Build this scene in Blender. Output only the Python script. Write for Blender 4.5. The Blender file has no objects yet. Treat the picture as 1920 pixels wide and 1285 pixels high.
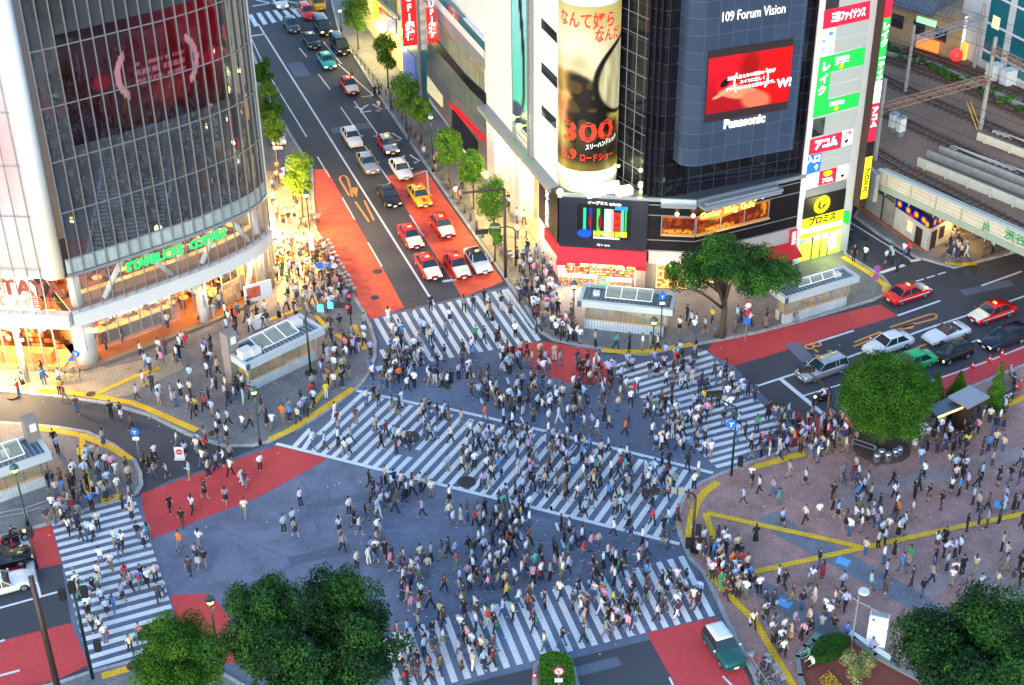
import bpy, bmesh, math, random
from mathutils import Vector, Matrix
from math import sin, cos, pi, radians
C = bpy.context.scene.collection
R = random.Random(7)
# ---------------------------------------------------------------- camera, light, exposure
F, TH, RO, CH, PW, PH = 2766.07, radians(32.188), radians(-0.715), 70.1, 1920, 1285
cd = bpy.data.cameras.new('camera'); cam = bpy.data.objects.new('camera', cd); C.objects.link(cam)
cd.sensor_width = 36; cd.lens = 36 * F / PW; cd.clip_end = 3000; cd.clip_start = 1
cam.matrix_world = Matrix.Translation((0, 0, CH)) @ Matrix.Rotation(pi / 2 - TH, 4, 'X') @ Matrix.Rotation(RO, 4, 'Z')
sc = bpy.context.scene; sc.camera = cam
W = bpy.data.worlds.new('World'); sc.world = W; W.use_nodes = True
wn = W.node_tree; bg = wn.nodes['Background']
sky = wn.nodes.new('ShaderNodeTexSky'); sky.sky_type = 'NISHITA'; sky.sun_disc = False
sky.sun_elevation = radians(17); sky.sun_rotation = radians(200); sky.altitude = 50; sky.air_density = 1.3; sky.dust_density = .6; sky.ozone_density = 3.2
wn.links.new(sky.outputs[0], bg.inputs[0]); bg.inputs[1].default_value = 0.15
sl = bpy.data.lights.new('sun', 'SUN'); sl.energy = 0.5; sl.angle = radians(35); sl.color = (1, 0.86, 0.78)
so = bpy.data.objects.new('sun', sl); C.objects.link(so); so.location = (0, 0, 90)
so.rotation_euler = (radians(73), 0, radians(-20))
vs = sc.view_settings; vs.view_transform = 'Standard'; vs.look = 'None'; vs.exposure = 1.85; vs.gamma = 1
sc.cycles.use_denoising = True; sc.cycles.max_bounces = 5; sc.cycles.diffuse_bounces = 2
sc.cycles.glossy_bounces = 3; sc.cycles.transmission_bounces = 4; sc.cycles.transparent_max_bounces = 8
sc.cycles.sample_clamp_indirect = 4; sc.cycles.caustics_reflective = False; sc.cycles.caustics_refractive = False
sc.cycles.use_light_tree = True

# ---------------------------------------------------------------- mapping photo pixel -> world
def ray(u, v):
    x = (u - PW / 2) / F; y = -(v - PH / 2) / F; c, s = cos(RO), sin(RO); x, y = c * x - s * y, s * x + c * y
    return Vector((x, cos(TH) + y * sin(TH), -sin(TH) + y * cos(TH)))
def G(u, v, z=0.0):
    d = ray(u, v); t = (CH - z) / -d.z
    return Vector((d.x * t, d.y * t, z))
def P(p):
    Z = p[2] - CH; zc = p[1] * cos(TH) - Z * sin(TH); yc = p[1] * sin(TH) + Z * cos(TH)
    x, y = p[0] / zc, yc / zc; c, s = cos(RO), sin(RO); x, y = c * x + s * y, -s * x + c * y
    return (PW / 2 + F * x, PH / 2 - F * y)
def topz(foot, v, z0=0.0):
    g = G(foot[0], foot[1], z0); lo, hi = -5, 69
    for _ in range(40):
        m = (lo + hi) / 2
        if P((g.x, g.y, m))[1] > v: lo = m
        else: hi = m
    return m

# ---------------------------------------------------------------- materials
MATS = {}; EK = .27
def mat(name, col=(.5, .5, .5), rough=.7, metal=0, emit=0, ecol=None, noise=0, nscale=3, bump=0, alpha=1, obcol=False, spec=None, stain=0, bumpscale=None, ior=None):
    if name in MATS: return MATS[name]
    m = bpy.data.materials.new(name); m.use_nodes = True; nt = m.node_tree; b = nt.nodes['Principled BSDF']
    L = nt.links.new
    b.inputs['Base Color'].default_value = (*col, 1); b.inputs['Roughness'].default_value = rough
    b.inputs['Metallic'].default_value = metal
    if ior: b.inputs['IOR'].default_value = ior
    if spec is not None: b.inputs['Specular IOR Level'].default_value = spec
    if emit:
        b.inputs['Emission Color'].default_value = (*(ecol or col), 1); b.inputs['Emission Strength'].default_value = emit * EK
    if alpha < 1: b.inputs['Alpha'].default_value = alpha
    src = None
    if obcol:
        oi = nt.nodes.new('ShaderNodeObjectInfo'); src = oi.outputs['Color']; L(src, b.inputs['Base Color'])
    if noise or stain:
        tc = nt.nodes.new('ShaderNodeNewGeometry')
        hs = nt.nodes.new('ShaderNodeHueSaturation')
        if src: L(src, hs.inputs['Color'])
        else: hs.inputs['Color'].default_value = (*col, 1)
        val = None
        if noise:
            n = nt.nodes.new('ShaderNodeTexNoise'); n.inputs['Scale'].default_value = nscale; n.inputs['Detail'].default_value = 6; n.inputs['Roughness'].default_value = .65
            L(tc.outputs['Position'], n.inputs['Vector'])
            mr = nt.nodes.new('ShaderNodeMapRange'); mr.inputs[1].default_value = .25; mr.inputs[2].default_value = .75
            mr.inputs[3].default_value = 1 - noise; mr.inputs[4].default_value = 1 + noise; L(n.outputs['Fac'], mr.inputs[0]); val = mr.outputs[0]
        if stain:
            n2 = nt.nodes.new('ShaderNodeTexNoise'); n2.inputs['Scale'].default_value = .13; n2.inputs['Detail'].default_value = 4
            L(tc.outputs['Position'], n2.inputs['Vector'])
            m2 = nt.nodes.new('ShaderNodeMapRange'); m2.inputs[1].default_value = .3; m2.inputs[2].default_value = .7
            m2.inputs[3].default_value = 1 - stain; m2.inputs[4].default_value = 1 + stain; L(n2.outputs['Fac'], m2.inputs[0])
            if val:
                mm = nt.nodes.new('ShaderNodeMath'); mm.operation = 'MULTIPLY'; L(val, mm.inputs[0]); L(m2.outputs[0], mm.inputs[1]); val = mm.outputs[0]
            else: val = m2.outputs[0]
        L(val, hs.inputs['Value']); L(hs.outputs[0], b.inputs['Base Color'])
    if bump:
        tc = nt.nodes.new('ShaderNodeNewGeometry')
        n = nt.nodes.new('ShaderNodeTexNoise'); n.inputs['Scale'].default_value = bumpscale or nscale * 2; n.inputs['Detail'].default_value = 4
        L(tc.outputs['Position'], n.inputs['Vector'])
        bp = nt.nodes.new('ShaderNodeBump'); bp.inputs['Strength'].default_value = bump; bp.inputs['Distance'].default_value = .05
        L(n.outputs['Fac'], bp.inputs['Height']); L(bp.outputs[0], b.inputs['Normal'])
    MATS[name] = m
    return m
def tilemat(name, c1, c2, mortar, sx, sy, rough=.7, rot=0, noise=.1, msize=.02, vertical=False, offset=.5, emit=0, stain=.15):
    """brick / tile pattern in world metres; vertical walls use (x+y, z)"""
    if name in MATS: return MATS[name]
    m = bpy.data.materials.new(name); m.use_nodes = True; nt = m.node_tree; b = nt.nodes['Principled BSDF']; L = nt.links.new
    g = nt.nodes.new('ShaderNodeNewGeometry'); mp = nt.nodes.new('ShaderNodeMapping'); mp.inputs['Rotation'].default_value = (0, 0, rot)
    if vertical:
        sp = nt.nodes.new('ShaderNodeSeparateXYZ'); L(g.outputs['Position'], sp.inputs[0])
        mx = nt.nodes.new('ShaderNodeVectorMath'); mx.operation = 'DOT_PRODUCT'; L(g.outputs['Position'], mx.inputs[0]); mx.inputs[1].default_value = (cos(rot), sin(rot), 0)
        cb = nt.nodes.new('ShaderNodeCombineXYZ'); L(mx.outputs['Value'], cb.inputs[0]); L(sp.outputs[2], cb.inputs[1]); vec = cb.outputs[0]
    else:
        L(g.outputs['Position'], mp.inputs[0]); vec = mp.outputs[0]
    br = nt.nodes.new('ShaderNodeTexBrick'); L(vec, br.inputs['Vector']); br.inputs['Scale'].default_value = 1
    br.inputs['Color1'].default_value = (*c1, 1); br.inputs['Color2'].default_value = (*c2, 1); br.inputs['Mortar'].default_value = (*mortar, 1)
    br.inputs['Mortar Size'].default_value = msize; br.inputs['Brick Width'].default_value = sx; br.inputs['Row Height'].default_value = sy; br.offset = offset
    br.inputs['Bias'].default_value = 0
    n = nt.nodes.new('ShaderNodeTexNoise'); n.inputs['Scale'].default_value = .5; n.inputs['Detail'].default_value = 8; n.inputs['Roughness'].default_value = .7
    L(g.outputs['Position'], n.inputs['Vector'])
    mr = nt.nodes.new('ShaderNodeMapRange'); mr.inputs[1].default_value = .3; mr.inputs[2].default_value = .7; mr.inputs[3].default_value = 1 - stain - noise; mr.inputs[4].default_value = 1 + stain + noise
    L(n.outputs['Fac'], mr.inputs[0]); hs = nt.nodes.new('ShaderNodeHueSaturation'); L(br.outputs['Color'], hs.inputs['Color']); L(mr.outputs[0], hs.inputs['Value'])
    L(hs.outputs[0], b.inputs['Base Color']); b.inputs['Roughness'].default_value = rough
    MATS[name] = m
    return m
def glass(name, col, alpha, rough=.03):
    return mat(name, col, rough, 0, alpha=alpha, spec=.6)

# ---------------------------------------------------------------- mesh builder
class MB:
    def __init__(s): s.v = []; s.f = []; s.m = []; s.mi = 0
    def add(s, vs, fs):
        o = len(s.v); s.v += [tuple(x) for x in vs]; s.f += [tuple(i + o for i in f) for f in fs]; s.m += [s.mi] * len(fs); return s
    def mat(s, i): s.mi = i; return s
    def box(s, c, size, rz=0, taper=1):
        hx, hy, hz = size[0] / 2, size[1] / 2, size[2] / 2; ca, sa = cos(rz), sin(rz); vs = []
        for k, (x, y, z) in enumerate([(-hx, -hy, -hz), (hx, -hy, -hz), (hx, hy, -hz), (-hx, hy, -hz), (-hx, -hy, hz), (hx, -hy, hz), (hx, hy, hz), (-hx, hy, hz)]):
            if k > 3: x *= taper; y *= taper
            vs.append((c[0] + ca * x - sa * y, c[1] + sa * x + ca * y, c[2] + z))
        return s.add(vs, [(0, 3, 2, 1), (4, 5, 6, 7), (0, 1, 5, 4), (1, 2, 6, 5), (2, 3, 7, 6), (3, 0, 4, 7)])
    def prism(s, poly, z0, z1):
        n = len(poly)
        a = sum(poly[i][0] * poly[(i + 1) % n][1] - poly[(i + 1) % n][0] * poly[i][1] for i in range(n))
        if a < 0: poly = list(poly)[::-1]
        vs = [(p[0], p[1], z0) for p in poly] + [(p[0], p[1], z1) for p in poly]
        return s.add(vs, [tuple(range(n))[::-1], tuple(range(n, 2 * n))] + [(i, (i + 1) % n, n + (i + 1) % n, n + i) for i in range(n)])
    def sheet(s, pts):
        n = len(pts); a = sum(pts[i][0] * pts[(i + 1) % n][1] - pts[(i + 1) % n][0] * pts[i][1] for i in range(n))
        if a < 0: pts = list(pts)[::-1]
        return s.add(pts, [tuple(range(n))])
    def tube(s, p0, p1, r0, r1=None, n=8, caps=True):
        r1 = r0 if r1 is None else r1
        return s.chain([p0, p1], [r0, r1], n, caps)
    def chain(s, pts, rs, n=8, caps=True, flat=1, up=None):
        pts = [Vector(p) for p in pts]; rings = []; prev = None
        for i, p in enumerate(pts):
            d = (pts[min(i + 1, len(pts) - 1)] - pts[max(i - 1, 0)])
            d = d.normalized() if d.length > 1e-9 else Vector((0, 0, 1))
            a = Vector(up) if up else (prev if prev else (Vector((1, 0, 0)) if abs(d.x) < .9 else Vector((0, 1, 0))))
            a = (a - d * a.dot(d)); a = a.normalized() if a.length > 1e-6 else Vector((0, 1, 0)); prev = a; b = d.cross(a)
            r = rs[i]; rx, ry = (r if isinstance(r, tuple) else (r, r * flat))
            rings.append([p + a * cos(2 * pi * k / n) * rx + b * sin(2 * pi * k / n) * ry for k in range(n)])
        vs = [q for r_ in rings for q in r_]; fs = []
        for i in range(len(rings) - 1):
            for k in range(n):
                k2 = (k + 1) % n; fs.append((i * n + k, i * n + k2, (i + 1) * n + k2, (i + 1) * n + k))
        if caps: fs += [tuple(range(n))[::-1], tuple(range(len(vs) - n, len(vs)))]
        return s.add(vs, fs)
    def ball(s, c, r, nu=10, nv=7, jit=0):
        rx, ry, rz = r if isinstance(r, tuple) else (r, r, r); vs = [(c[0], c[1], c[2] - rz)]
        for j in range(1, nv):
            t = -pi / 2 + pi * j / nv
            for i in range(nu):
                a = 2 * pi * i / nu; k = 1 + (R.uniform(-jit, jit) if jit else 0)
                vs.append((c[0] + rx * k * cos(t) * cos(a), c[1] + ry * k * cos(t) * sin(a), c[2] + rz * k * sin(t)))
        vs.append((c[0], c[1], c[2] + rz)); fs = []
        for i in range(nu):
            i2 = (i + 1) % nu; fs.append((0, 1 + i2, 1 + i)); fs.append((len(vs) - 1, 1 + (nv - 2) * nu + i, 1 + (nv - 2) * nu + i2))
            for j in range(nv - 2):
                a = 1 + j * nu; fs.append((a + i, a + i2, a + nu + i2, a + nu + i))
        return s.add(vs, fs)
    def quad(s, a, b, c, d): return s.add([a, b, c, d], [(0, 1, 2, 3)])
    def mesh(s, name, mats, smooth=False, bevel=0):
        me = bpy.data.meshes.new(name); me.from_pydata(s.v, [], s.f)
        for m in (mats if isinstance(mats, (list, tuple)) else [mats]): me.materials.append(m)
        me.polygons.foreach_set('material_index', s.m)
        if smooth: me.polygons.foreach_set('use_smooth', [True] * len(s.f))
        me.update(); return me
    def build(s, name, mats, parent=None, smooth=False, **kw):
        return link(name, s.mesh(name, mats, smooth), parent, **kw)
def link(name, me, parent=None, **kw):
    o = bpy.data.objects.new(name, me); C.objects.link(o)
    if parent: o.parent = parent
    for k, v in kw.items(): o[k] = v
    return o
def thing(name, label, cat, loc=(0, 0, 0), rz=0, group=None, scale=1):
    o = bpy.data.objects.new(name, None); C.objects.link(o); o.location = loc; o.rotation_euler = (0, 0, rz); o['label'] = label; o['category'] = cat
    o.empty_display_size = .3
    if scale != 1: o.scale = (scale,) * 3
    if group: o['group'] = group
    return o
def kids(o): return [c for c in ALLKIDS.get(o.name, [])]
def copy_thing(root, loc, rz, label=None, group=None, scale=1):
    r = root.copy(); C.objects.link(r); r.location = loc; r.rotation_euler = (0, 0, rz)
    if label: r['label'] = label
    if group: r['group'] = group
    r.scale = (scale,) * 3
    for ch in list(root.children):
        c = ch.copy(); C.objects.link(c); c.parent = r
        for g in list(ch.children):
            d = g.copy(); C.objects.link(d); d.parent = c
    return r
def shift(o):
    """re-origin children built in world coordinates under an empty at o.location"""
    m = Matrix.Translation(-o.location)
    return m
def wb(mb, name, mats, root, smooth=False, **kw):
    o = mb.build(name, mats, root, smooth, **kw); o.location = -root.location; return o
def each(mb, name, mats, root, world=True):
    """build every separate piece of the collected geometry as an object of its own"""
    par = list(range(len(mb.v)))
    def fd(x):
        while par[x] != x: par[x] = par[par[x]]; x = par[x]
        return x
    for f in mb.f:
        a = fd(f[0])
        for i in f[1:]: par[fd(i)] = a
    gr = {}
    for k, f in enumerate(mb.f): gr.setdefault(fd(f[0]), []).append(k)
    for ks in gr.values():
        n = MB(); idx = {}
        for k in ks:
            for i in mb.f[k]:
                if i not in idx: idx[i] = len(n.v); n.v.append(mb.v[i])
            n.f.append(tuple(idx[i] for i in mb.f[k])); n.m.append(mb.m[k])
        o = n.build(name, mats, root)
        if world: o.location = -root.location
def wornpaint(name, col, under, amount=.42, scale=7):
    m = bpy.data.materials.new(name); m.use_nodes = True; nt = m.node_tree; b = nt.nodes['Principled BSDF']; L = nt.links.new
    g = nt.nodes.new('ShaderNodeNewGeometry'); n = nt.nodes.new('ShaderNodeTexNoise'); n.inputs['Scale'].default_value = scale; n.inputs['Detail'].default_value = 9; n.inputs['Roughness'].default_value = .75; L(g.outputs['Position'], n.inputs['Vector'])
    n2 = nt.nodes.new('ShaderNodeTexNoise'); n2.inputs['Scale'].default_value = .35; n2.inputs['Detail'].default_value = 5; L(g.outputs['Position'], n2.inputs['Vector'])
    mu = nt.nodes.new('ShaderNodeMath'); mu.operation = 'MULTIPLY_ADD'; L(n2.outputs['Fac'], mu.inputs[0]); mu.inputs[1].default_value = .35; L(n.outputs['Fac'], mu.inputs[2])
    cr = nt.nodes.new('ShaderNodeValToRGB'); L(mu.outputs[0], cr.inputs[0]); e = cr.color_ramp.elements; e[0].position = amount; e[0].color = (*under, 1); e[1].position = amount + .13; e[1].color = (*[x * .82 for x in col], 1); k = e.new(amount + .32); k.color = (*col, 1)
    L(cr.outputs[0], b.inputs['Base Color']); b.inputs['Roughness'].default_value = .75; MATS[name] = m; return m
def struct(name, mb, m, smooth=False): return mb.build(name, m, None, smooth, kind='structure')
_tc = {}
FONT = None
def text(body, size, m, M, parent, name='lettering', depth=.03, align='CENTER', bold=0, sx=1):
    cu = bpy.data.curves.new('t', 'FONT'); cu.body = body; cu.size = size; cu.extrude = depth / 2; cu.align_x = align; cu.align_y = 'CENTER'; cu.offset = bold
    cu.resolution_u = 2
    ob = bpy.data.objects.new('t', cu); C.objects.link(ob)
    dg = bpy.context.evaluated_depsgraph_get(); dg.update()
    me = bpy.data.meshes.new_from_object(ob.evaluated_get(dg)); bpy.data.objects.remove(ob); bpy.data.curves.remove(cu)
    me.transform(Matrix.Diagonal((sx, 1, 1, 1))); me.transform(M); me.materials.clear(); me.materials.append(m)
    return link(name, me, parent)
# a wall plane: s runs along, z up, d outward
class Fr:
    def __init__(s, p0, p1, flip=False):
        s.o = Vector((p0[0], p0[1], 0)); s.e = Vector((p1[0] - p0[0], p1[1] - p0[1], 0)); s.len = s.e.length; s.e.normalize()
        s.n = Vector((s.e.y, -s.e.x, 0))
        if flip: s.n = -s.n
    def pt(s, a, z, d=0): return s.o + s.e * a + s.n * d + Vector((0, 0, z))
    def at(s, u, v, d=0):
        r = ray(u, v); o = s.o + s.n * d; t = (o - Vector((0, 0, CH))).dot(s.n) / r.dot(s.n); p = Vector((0, 0, CH)) + r * t
        return ((p - s.o).dot(s.e), p.z)
    def box(s, mb, a0, a1, z0, z1, d0=0, d1=.1):
        q = [s.pt(a, 0, d) for a, d in ((a0, d0), (a1, d0), (a1, d1), (a0, d1))]
        return mb.prism([(p.x, p.y) for p in q], z0, z1)
    def quadpx(s, mb, px, d0, d1):
        pts = [s.at(u, v, d1) for u, v in px]; n = len(pts)
        vs = [s.pt(a, z, d1) for a, z in pts] + [s.pt(a, z, d0) for a, z in pts]
        return mb.add(vs, [tuple(range(n)), tuple(range(n, 2 * n))[::-1]] + [(i, n + i, n + (i + 1) % n, (i + 1) % n) for i in range(n)])
    def M(s, a, z, d=.05, roll=0):
        m = Matrix((( s.e.x, 0, s.n.x, 0), (s.e.y, 0, s.n.y, 0), (0, 1, 0, 0), (0, 0, 0, 1)))
        return Matrix.Translation(s.pt(a, z, d)) @ m @ Matrix.Rotation(roll, 4, 'Z')
def lamp(loc, energy, col=(1, .75, .45), r=.3, kind='POINT'):
    l = bpy.data.lights.new('lamp_light', kind); l.energy = energy; l.color = col
    if kind == 'POINT': l.shadow_soft_size = r
    o = bpy.data.objects.new('lamp_light', l); C.objects.link(o); o.location = loc; return o
# ---------------------------------------------------------------- setting: ground, roads, paving, markings
m_asph = mat('asphalt', (.06, .063, .075), .85, noise=.22, nscale=9, bump=.25, bumpscale=30, stain=.18)
m_inter = mat('worn_asphalt', (.125, .152, .215), .8, noise=.24, nscale=3.5, bump=.2, bumpscale=25, stain=.28)
m_inter2 = tilemat('block_asphalt', (.15, .17, .235), (.17, .19, .26), (.11, .125, .175), .35, .18, rot=.4, stain=.22)
m_red = wornpaint('red_surface', (.62, .058, .058), (.2, .06, .065), .42, 3)
m_redtile = tilemat('red_paving', (.82, .105, .045), (.74, .085, .04), (.4, .05, .03), 2.2, .5, rot=radians(20), msize=.02, stain=.2, noise=.1)
m_white = wornpaint('road_paint', (.78, .8, .8), (.3, .33, .38), .46, 6)
m_orange = mat('orange_paint', (.75, .3, .06), .7, noise=.15, nscale=8)
m_yel = tilemat('tactile_yellow', (.85, .52, .02), (.78, .46, .02), (.55, .32, .02), .3, .3, offset=0, msize=.02)
m_pave = tilemat('grey_paving', (.17, .165, .175), (.2, .195, .2), (.11, .11, .12), .5, .3, rot=.35, stain=.18)
m_pave_w = tilemat('warm_lit_paving', (.36, .29, .2), (.4, .33, .24), (.22, .18, .13), .5, .3, rot=.3)  # cream tone carries the warm light on the paving
m_plaza = tilemat('plaza_paving', (.36, .2, .17), (.4, .23, .195), (.24, .14, .125), .6, .3, rot=radians(-42), stain=.2, noise=.1)
m_plaza_b = tilemat('blue_paving', (.16, .18, .21), (.2, .21, .24), (.12, .13, .15), .4, .2, rot=radians(-42))
m_plaza_l = tilemat('light_paving', (.33, .25, .24), (.37, .28, .27), (.2, .16, .15), .4, .2, rot=radians(-42))
m_kerb = tilemat('kerb_stone', (.34, .34, .34), (.4, .4, .39), (.15, .15, .15), 1, 2, offset=0)
HA0 = math.atan2(-20.5, 7.1)
g = MB(); g.sheet([(-900, -300, 0), (900, -300, 0), (900, 2200, 0), (-900, 2200, 0)]); struct('ground', g, m_asph)
def sheet_px(name, px, z, m):
    b = MB(); b.sheet([G(u, v, z) for u, v in px]); return struct(name, b, m)
INTER = [(690, 596), (1005, 525), (1012, 640), (1082, 650), (1133, 657), (1212, 666), (1300, 650), (1325, 658), (1376, 687), (1500, 810), (1470, 850), (1347, 889), (1281, 926), (1268, 976), (1286, 1034), (1337, 1112), (1360, 1160), (1343, 1170), (700, 1325), (470, 1330), (330, 1235), (167, 1262), (134, 1168), (115, 1057), (90, 985), (180, 955), (263, 930), (320, 900), (372, 884), (504, 832), (660, 735), (708, 668)]
sheet_px('intersection_surface', INTER, .004, m_inter)
sheet_px('block_paved_road', [(481, 936), (614, 862), (900, 930), (1100, 1000), (1090, 1075), (720, 1185), (420, 1140), (395, 1112), (320, 1117), (284, 1010), (312, 1002), (400, 965)], .008, m_inter2)
sheet_px('red_road_surface', [(587, 318), (612, 317), (639, 366), (665, 412), (716, 500), (758, 577), (695, 600), (684, 584), (656, 539), (617, 466), (594, 430), (589, 377)], .008, m_redtile)
sheet_px('red_road_surface', [(726, 330), (798, 319), (854, 400), (900, 464), (944, 528), (866, 558), (852, 534), (785, 430), (743, 360)], .008, m_redtile)
sheet_px('red_road_surface', [(951, 652), (985, 644), (1013, 640), (1050, 645), (1082, 652), (1119, 657), (1136, 690), (1156, 720), (1097, 721), (1058, 716), (1024, 703), (993, 688), (970, 672)], .008, m_red)
sheet_px('red_road_surface', [(1325, 658), (1338, 643), (1650, 571), (1683, 592), (1376, 687)], .008, m_red)
sheet_px('red_road_surface', [(1501, 791), (1571, 772), (1650, 745), (1736, 714), (1798, 694), (1886, 661), (1960, 630), (1960, 674), (1899, 692), (1756, 751), (1591, 809), (1478, 840)], .008, m_red)
sheet_px('red_road_surface', [(263, 926), (320, 906), (372, 888), (443, 862), (520, 836), (614, 860), (550, 897), (481, 934), (400, 965), (312, 1000), (280, 1010)], .012, m_red)
sheet_px('red_road_surface', [(320, 1117), (395, 1112), (425, 1150), (445, 1190), (455, 1245), (350, 1240), (330, 1165)], .008, m_red)
sheet_px('red_road_surface', [(46, 998), (97, 984), (115, 1057), (70, 1068), (60, 1035)], .008, m_red)
sheet_px('red_road_surface', [(-60, 1020), (20, 1002), (43, 1050), (48, 1075), (-60, 1102)], .008, m_red)
sheet_px('red_road_surface', [(-80, 1222), (0, 1202), (134, 1168), (150, 1210), (167, 1246), (110, 1275), (0, 1300), (-80, 1310)], .008, m_red)
sheet_px('red_road_surface', [(1212, 1187), (1280, 1171), (1343, 1158), (1357, 1172), (1398, 1262), (1430, 1330), (1290, 1340), (1266, 1285)], .008, m_red)
# pavements: 0.12 m slabs with a kerb ring
def slab(name, px, m, z=.12, kerb=True):
    pts = [G(u, v, z) for u, v in px]; b = MB(); b.mat(0).prism([(p.x, p.y) for p in pts], -.02, z)
    if kerb:
        n = len(pts); cx = sum(p.x for p in pts) / n; a = sum(pts[i].x * pts[(i + 1) % n].y - pts[(i + 1) % n].x * pts[i].y for i in range(n)); sg = 1 if a > 0 else -1
        b.mat(1)
        off = []
        for i in range(n):
            e0 = (pts[i] - pts[i - 1]).normalized(); e1 = (pts[(i + 1) % n] - pts[i]).normalized()
            nn = Vector((-(e0.y + e1.y), e0.x + e1.x, 0)); nn = nn.normalized() * sg * min(2.5, 1 / max(.3, sqrt_(.5 * (1 + e0.dot(e1)))))
            off.append(nn)
        for i in range(n):
            j = (i + 1) % n; p, q = pts[i], pts[j]; w = .28
            vs = [p - off[i] * .02, q - off[j] * .02, q + off[j] * w, p + off[i] * w]
            b.prism([(t.x, t.y) for t in vs], -.02, z + .004)
    return struct(name, b, [m, m_kerb])
def sqrt_(x): return math.sqrt(max(x, 0))
m_pv = m_pave
S1 = [(474, 95), (510, 190), (545, 250), (587, 316), (589, 377), (594, 430), (617, 466), (656, 539), (684, 584), (697, 610), (706, 640), (706, 668), (697, 695), (678, 722), (640, 752), (600, 780), (560, 803), (504, 829), (470, 837), (420, 838), (350, 815), (281, 780), (200, 757), (120, 745), (0, 733), (-120, 728), (-200, 560), (-100, 300), (300, 60)]
slab('pavement', S1, m_pave)
S2 = [(-120, 790), (0, 790), (60, 794), (110, 799), (165, 808), (215, 832), (255, 862), (266, 885), (268, 908), (258, 925), (225, 938), (180, 951), (90, 983), (30, 1001), (-120, 1030)]
slab('pavement', S2, m_pave)
S3 = [(600, -80), (634, 59), (700, 165), (765, 262), (832, 360), (900, 458), (962, 545), (985, 575), (1000, 600), (1012, 622), (1035, 637), (1082, 647), (1133, 655), (1172, 664), (1212, 665), (1298, 648), (1338, 640), (1420, 624), (1530, 595), (1638, 563), (1664, 551), (1671, 536), (1658, 519), (1588, 476), (1560, 400), (1300, 250), (1000, 150), (850, -80)]
slab('pavement', S3, m_pave)
S4 = [(1290, 1045), (1271, 1000), (1268, 965), (1281, 926), (1312, 903), (1347, 887), (1400, 866), (1455, 848), (1520, 830), (1591, 807), (1756, 750), (1899, 690), (2050, 630), (2200, 900), (2000, 1500), (1500, 1500), (1422, 1300), (1410, 1262), (1383, 1209), (1359, 1163), (1337, 1112), (1316, 1072)]
slab('plaza_pavement', S4, m_plaza)
S5 = [(110, 1277), (167, 1258), (236, 1240), (277, 1229), (330, 1232), (400, 1250), (470, 1290), (640, 1330), (760, 1420), (500, 1600), (0, 1600), (-200, 1350)]
slab('pavement', S5, m_pave)
S6 = [(1665, 400), (1700, 430), (1800, 490), (1830, 500), (1920, 470), (2000, 445), (1900, 400), (1700, 330)]
slab('pavement', [(1600, 405), (1648, 440), (1716, 482), (1790, 502), (1840, 490), (1930, 466), (2010, 440), (1900, 380), (1650, 330)], m_pave)
S7 = [(1000, 1246), (1010, 1238), (1035, 1232), (1060, 1236), (1078, 1250), (1088, 1290), (1095, 1360), (1000, 1360), (998, 1290)]
slab('traffic_island', S7, m_pave, .15)
# warm shop light painted in as cream paving: glass building front, both avenue sides
sheet_px('warm_lit_pavement', [(-100, 650), (60, 650), (200, 690), (300, 668), (330, 660), (345, 690), (240, 742), (180, 748), (120, 738), (0, 726), (-100, 720)], .124, m_pave_w)
sheet_px('warm_lit_pavement', [(500, 320), (560, 330), (580, 345), (582, 377), (588, 432), (611, 470), (650, 545), (600, 570), (520, 570), (505, 450)], .124, m_pave_w)
sheet_px('warm_lit_pavement', [(860, 300), (920, 280), (1010, 440), (1030, 520), (1060, 560), (1010, 600), (995, 580), (967, 540), (905, 452)], .124, m_pave_w)
# plaza bands
_bz = [0]
def bandpx(name, px, w, z, m, ends=True):
    _bz[0] += 1; z += .0012 * _bz[0]
    pts = [G(u, v, z) for u, v in px]; b = MB(); L_ = []; R_ = []
    for i, p in enumerate(pts):
        d = (pts[min(i + 1, len(pts) - 1)] - pts[max(i - 1, 0)]).normalized(); nn = Vector((-d.y, d.x, 0)) * w / 2; L_.append(p + nn); R_.append(p - nn)
    for i in range(len(pts) - 1): b.sheet([L_[i], L_[i + 1], R_[i + 1], R_[i]])
    return struct(name, b, m)
bandpx('paving_band', [(1440, 965), (1474, 995), (1560, 1040), (1650, 1090), (1740, 1140), (1800, 1190)], 1.9, .124, m_plaza_b)
bandpx('paving_band', [(1345, 1045), (1420, 1100), (1500, 1150), (1560, 1190), (1620, 1240)], 1.7, .124, m_plaza_b)
bandpx('paving_band', [(1560, 940), (1700, 905), (1830, 870), (1950, 840)], 1.6, .124, m_plaza_l)
bandpx('paving_band', [(1730, 1110), (1810, 1060), (1900, 1110), (1960, 1150)], 1.8, .124, m_plaza_l)
m_bluepaint = mat('blue_paint', (.12, .42, .75), .6)
for u, v in ((1581, 1053), (1471, 1131), (1876, 948 + 0)):
    q = G(u, v, .13); b = MB(); b.box((q.x, q.y, .13), (.95, .75, .01), radians(-35)); struct('blue_floor_panel', b, m_bluepaint)
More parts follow.
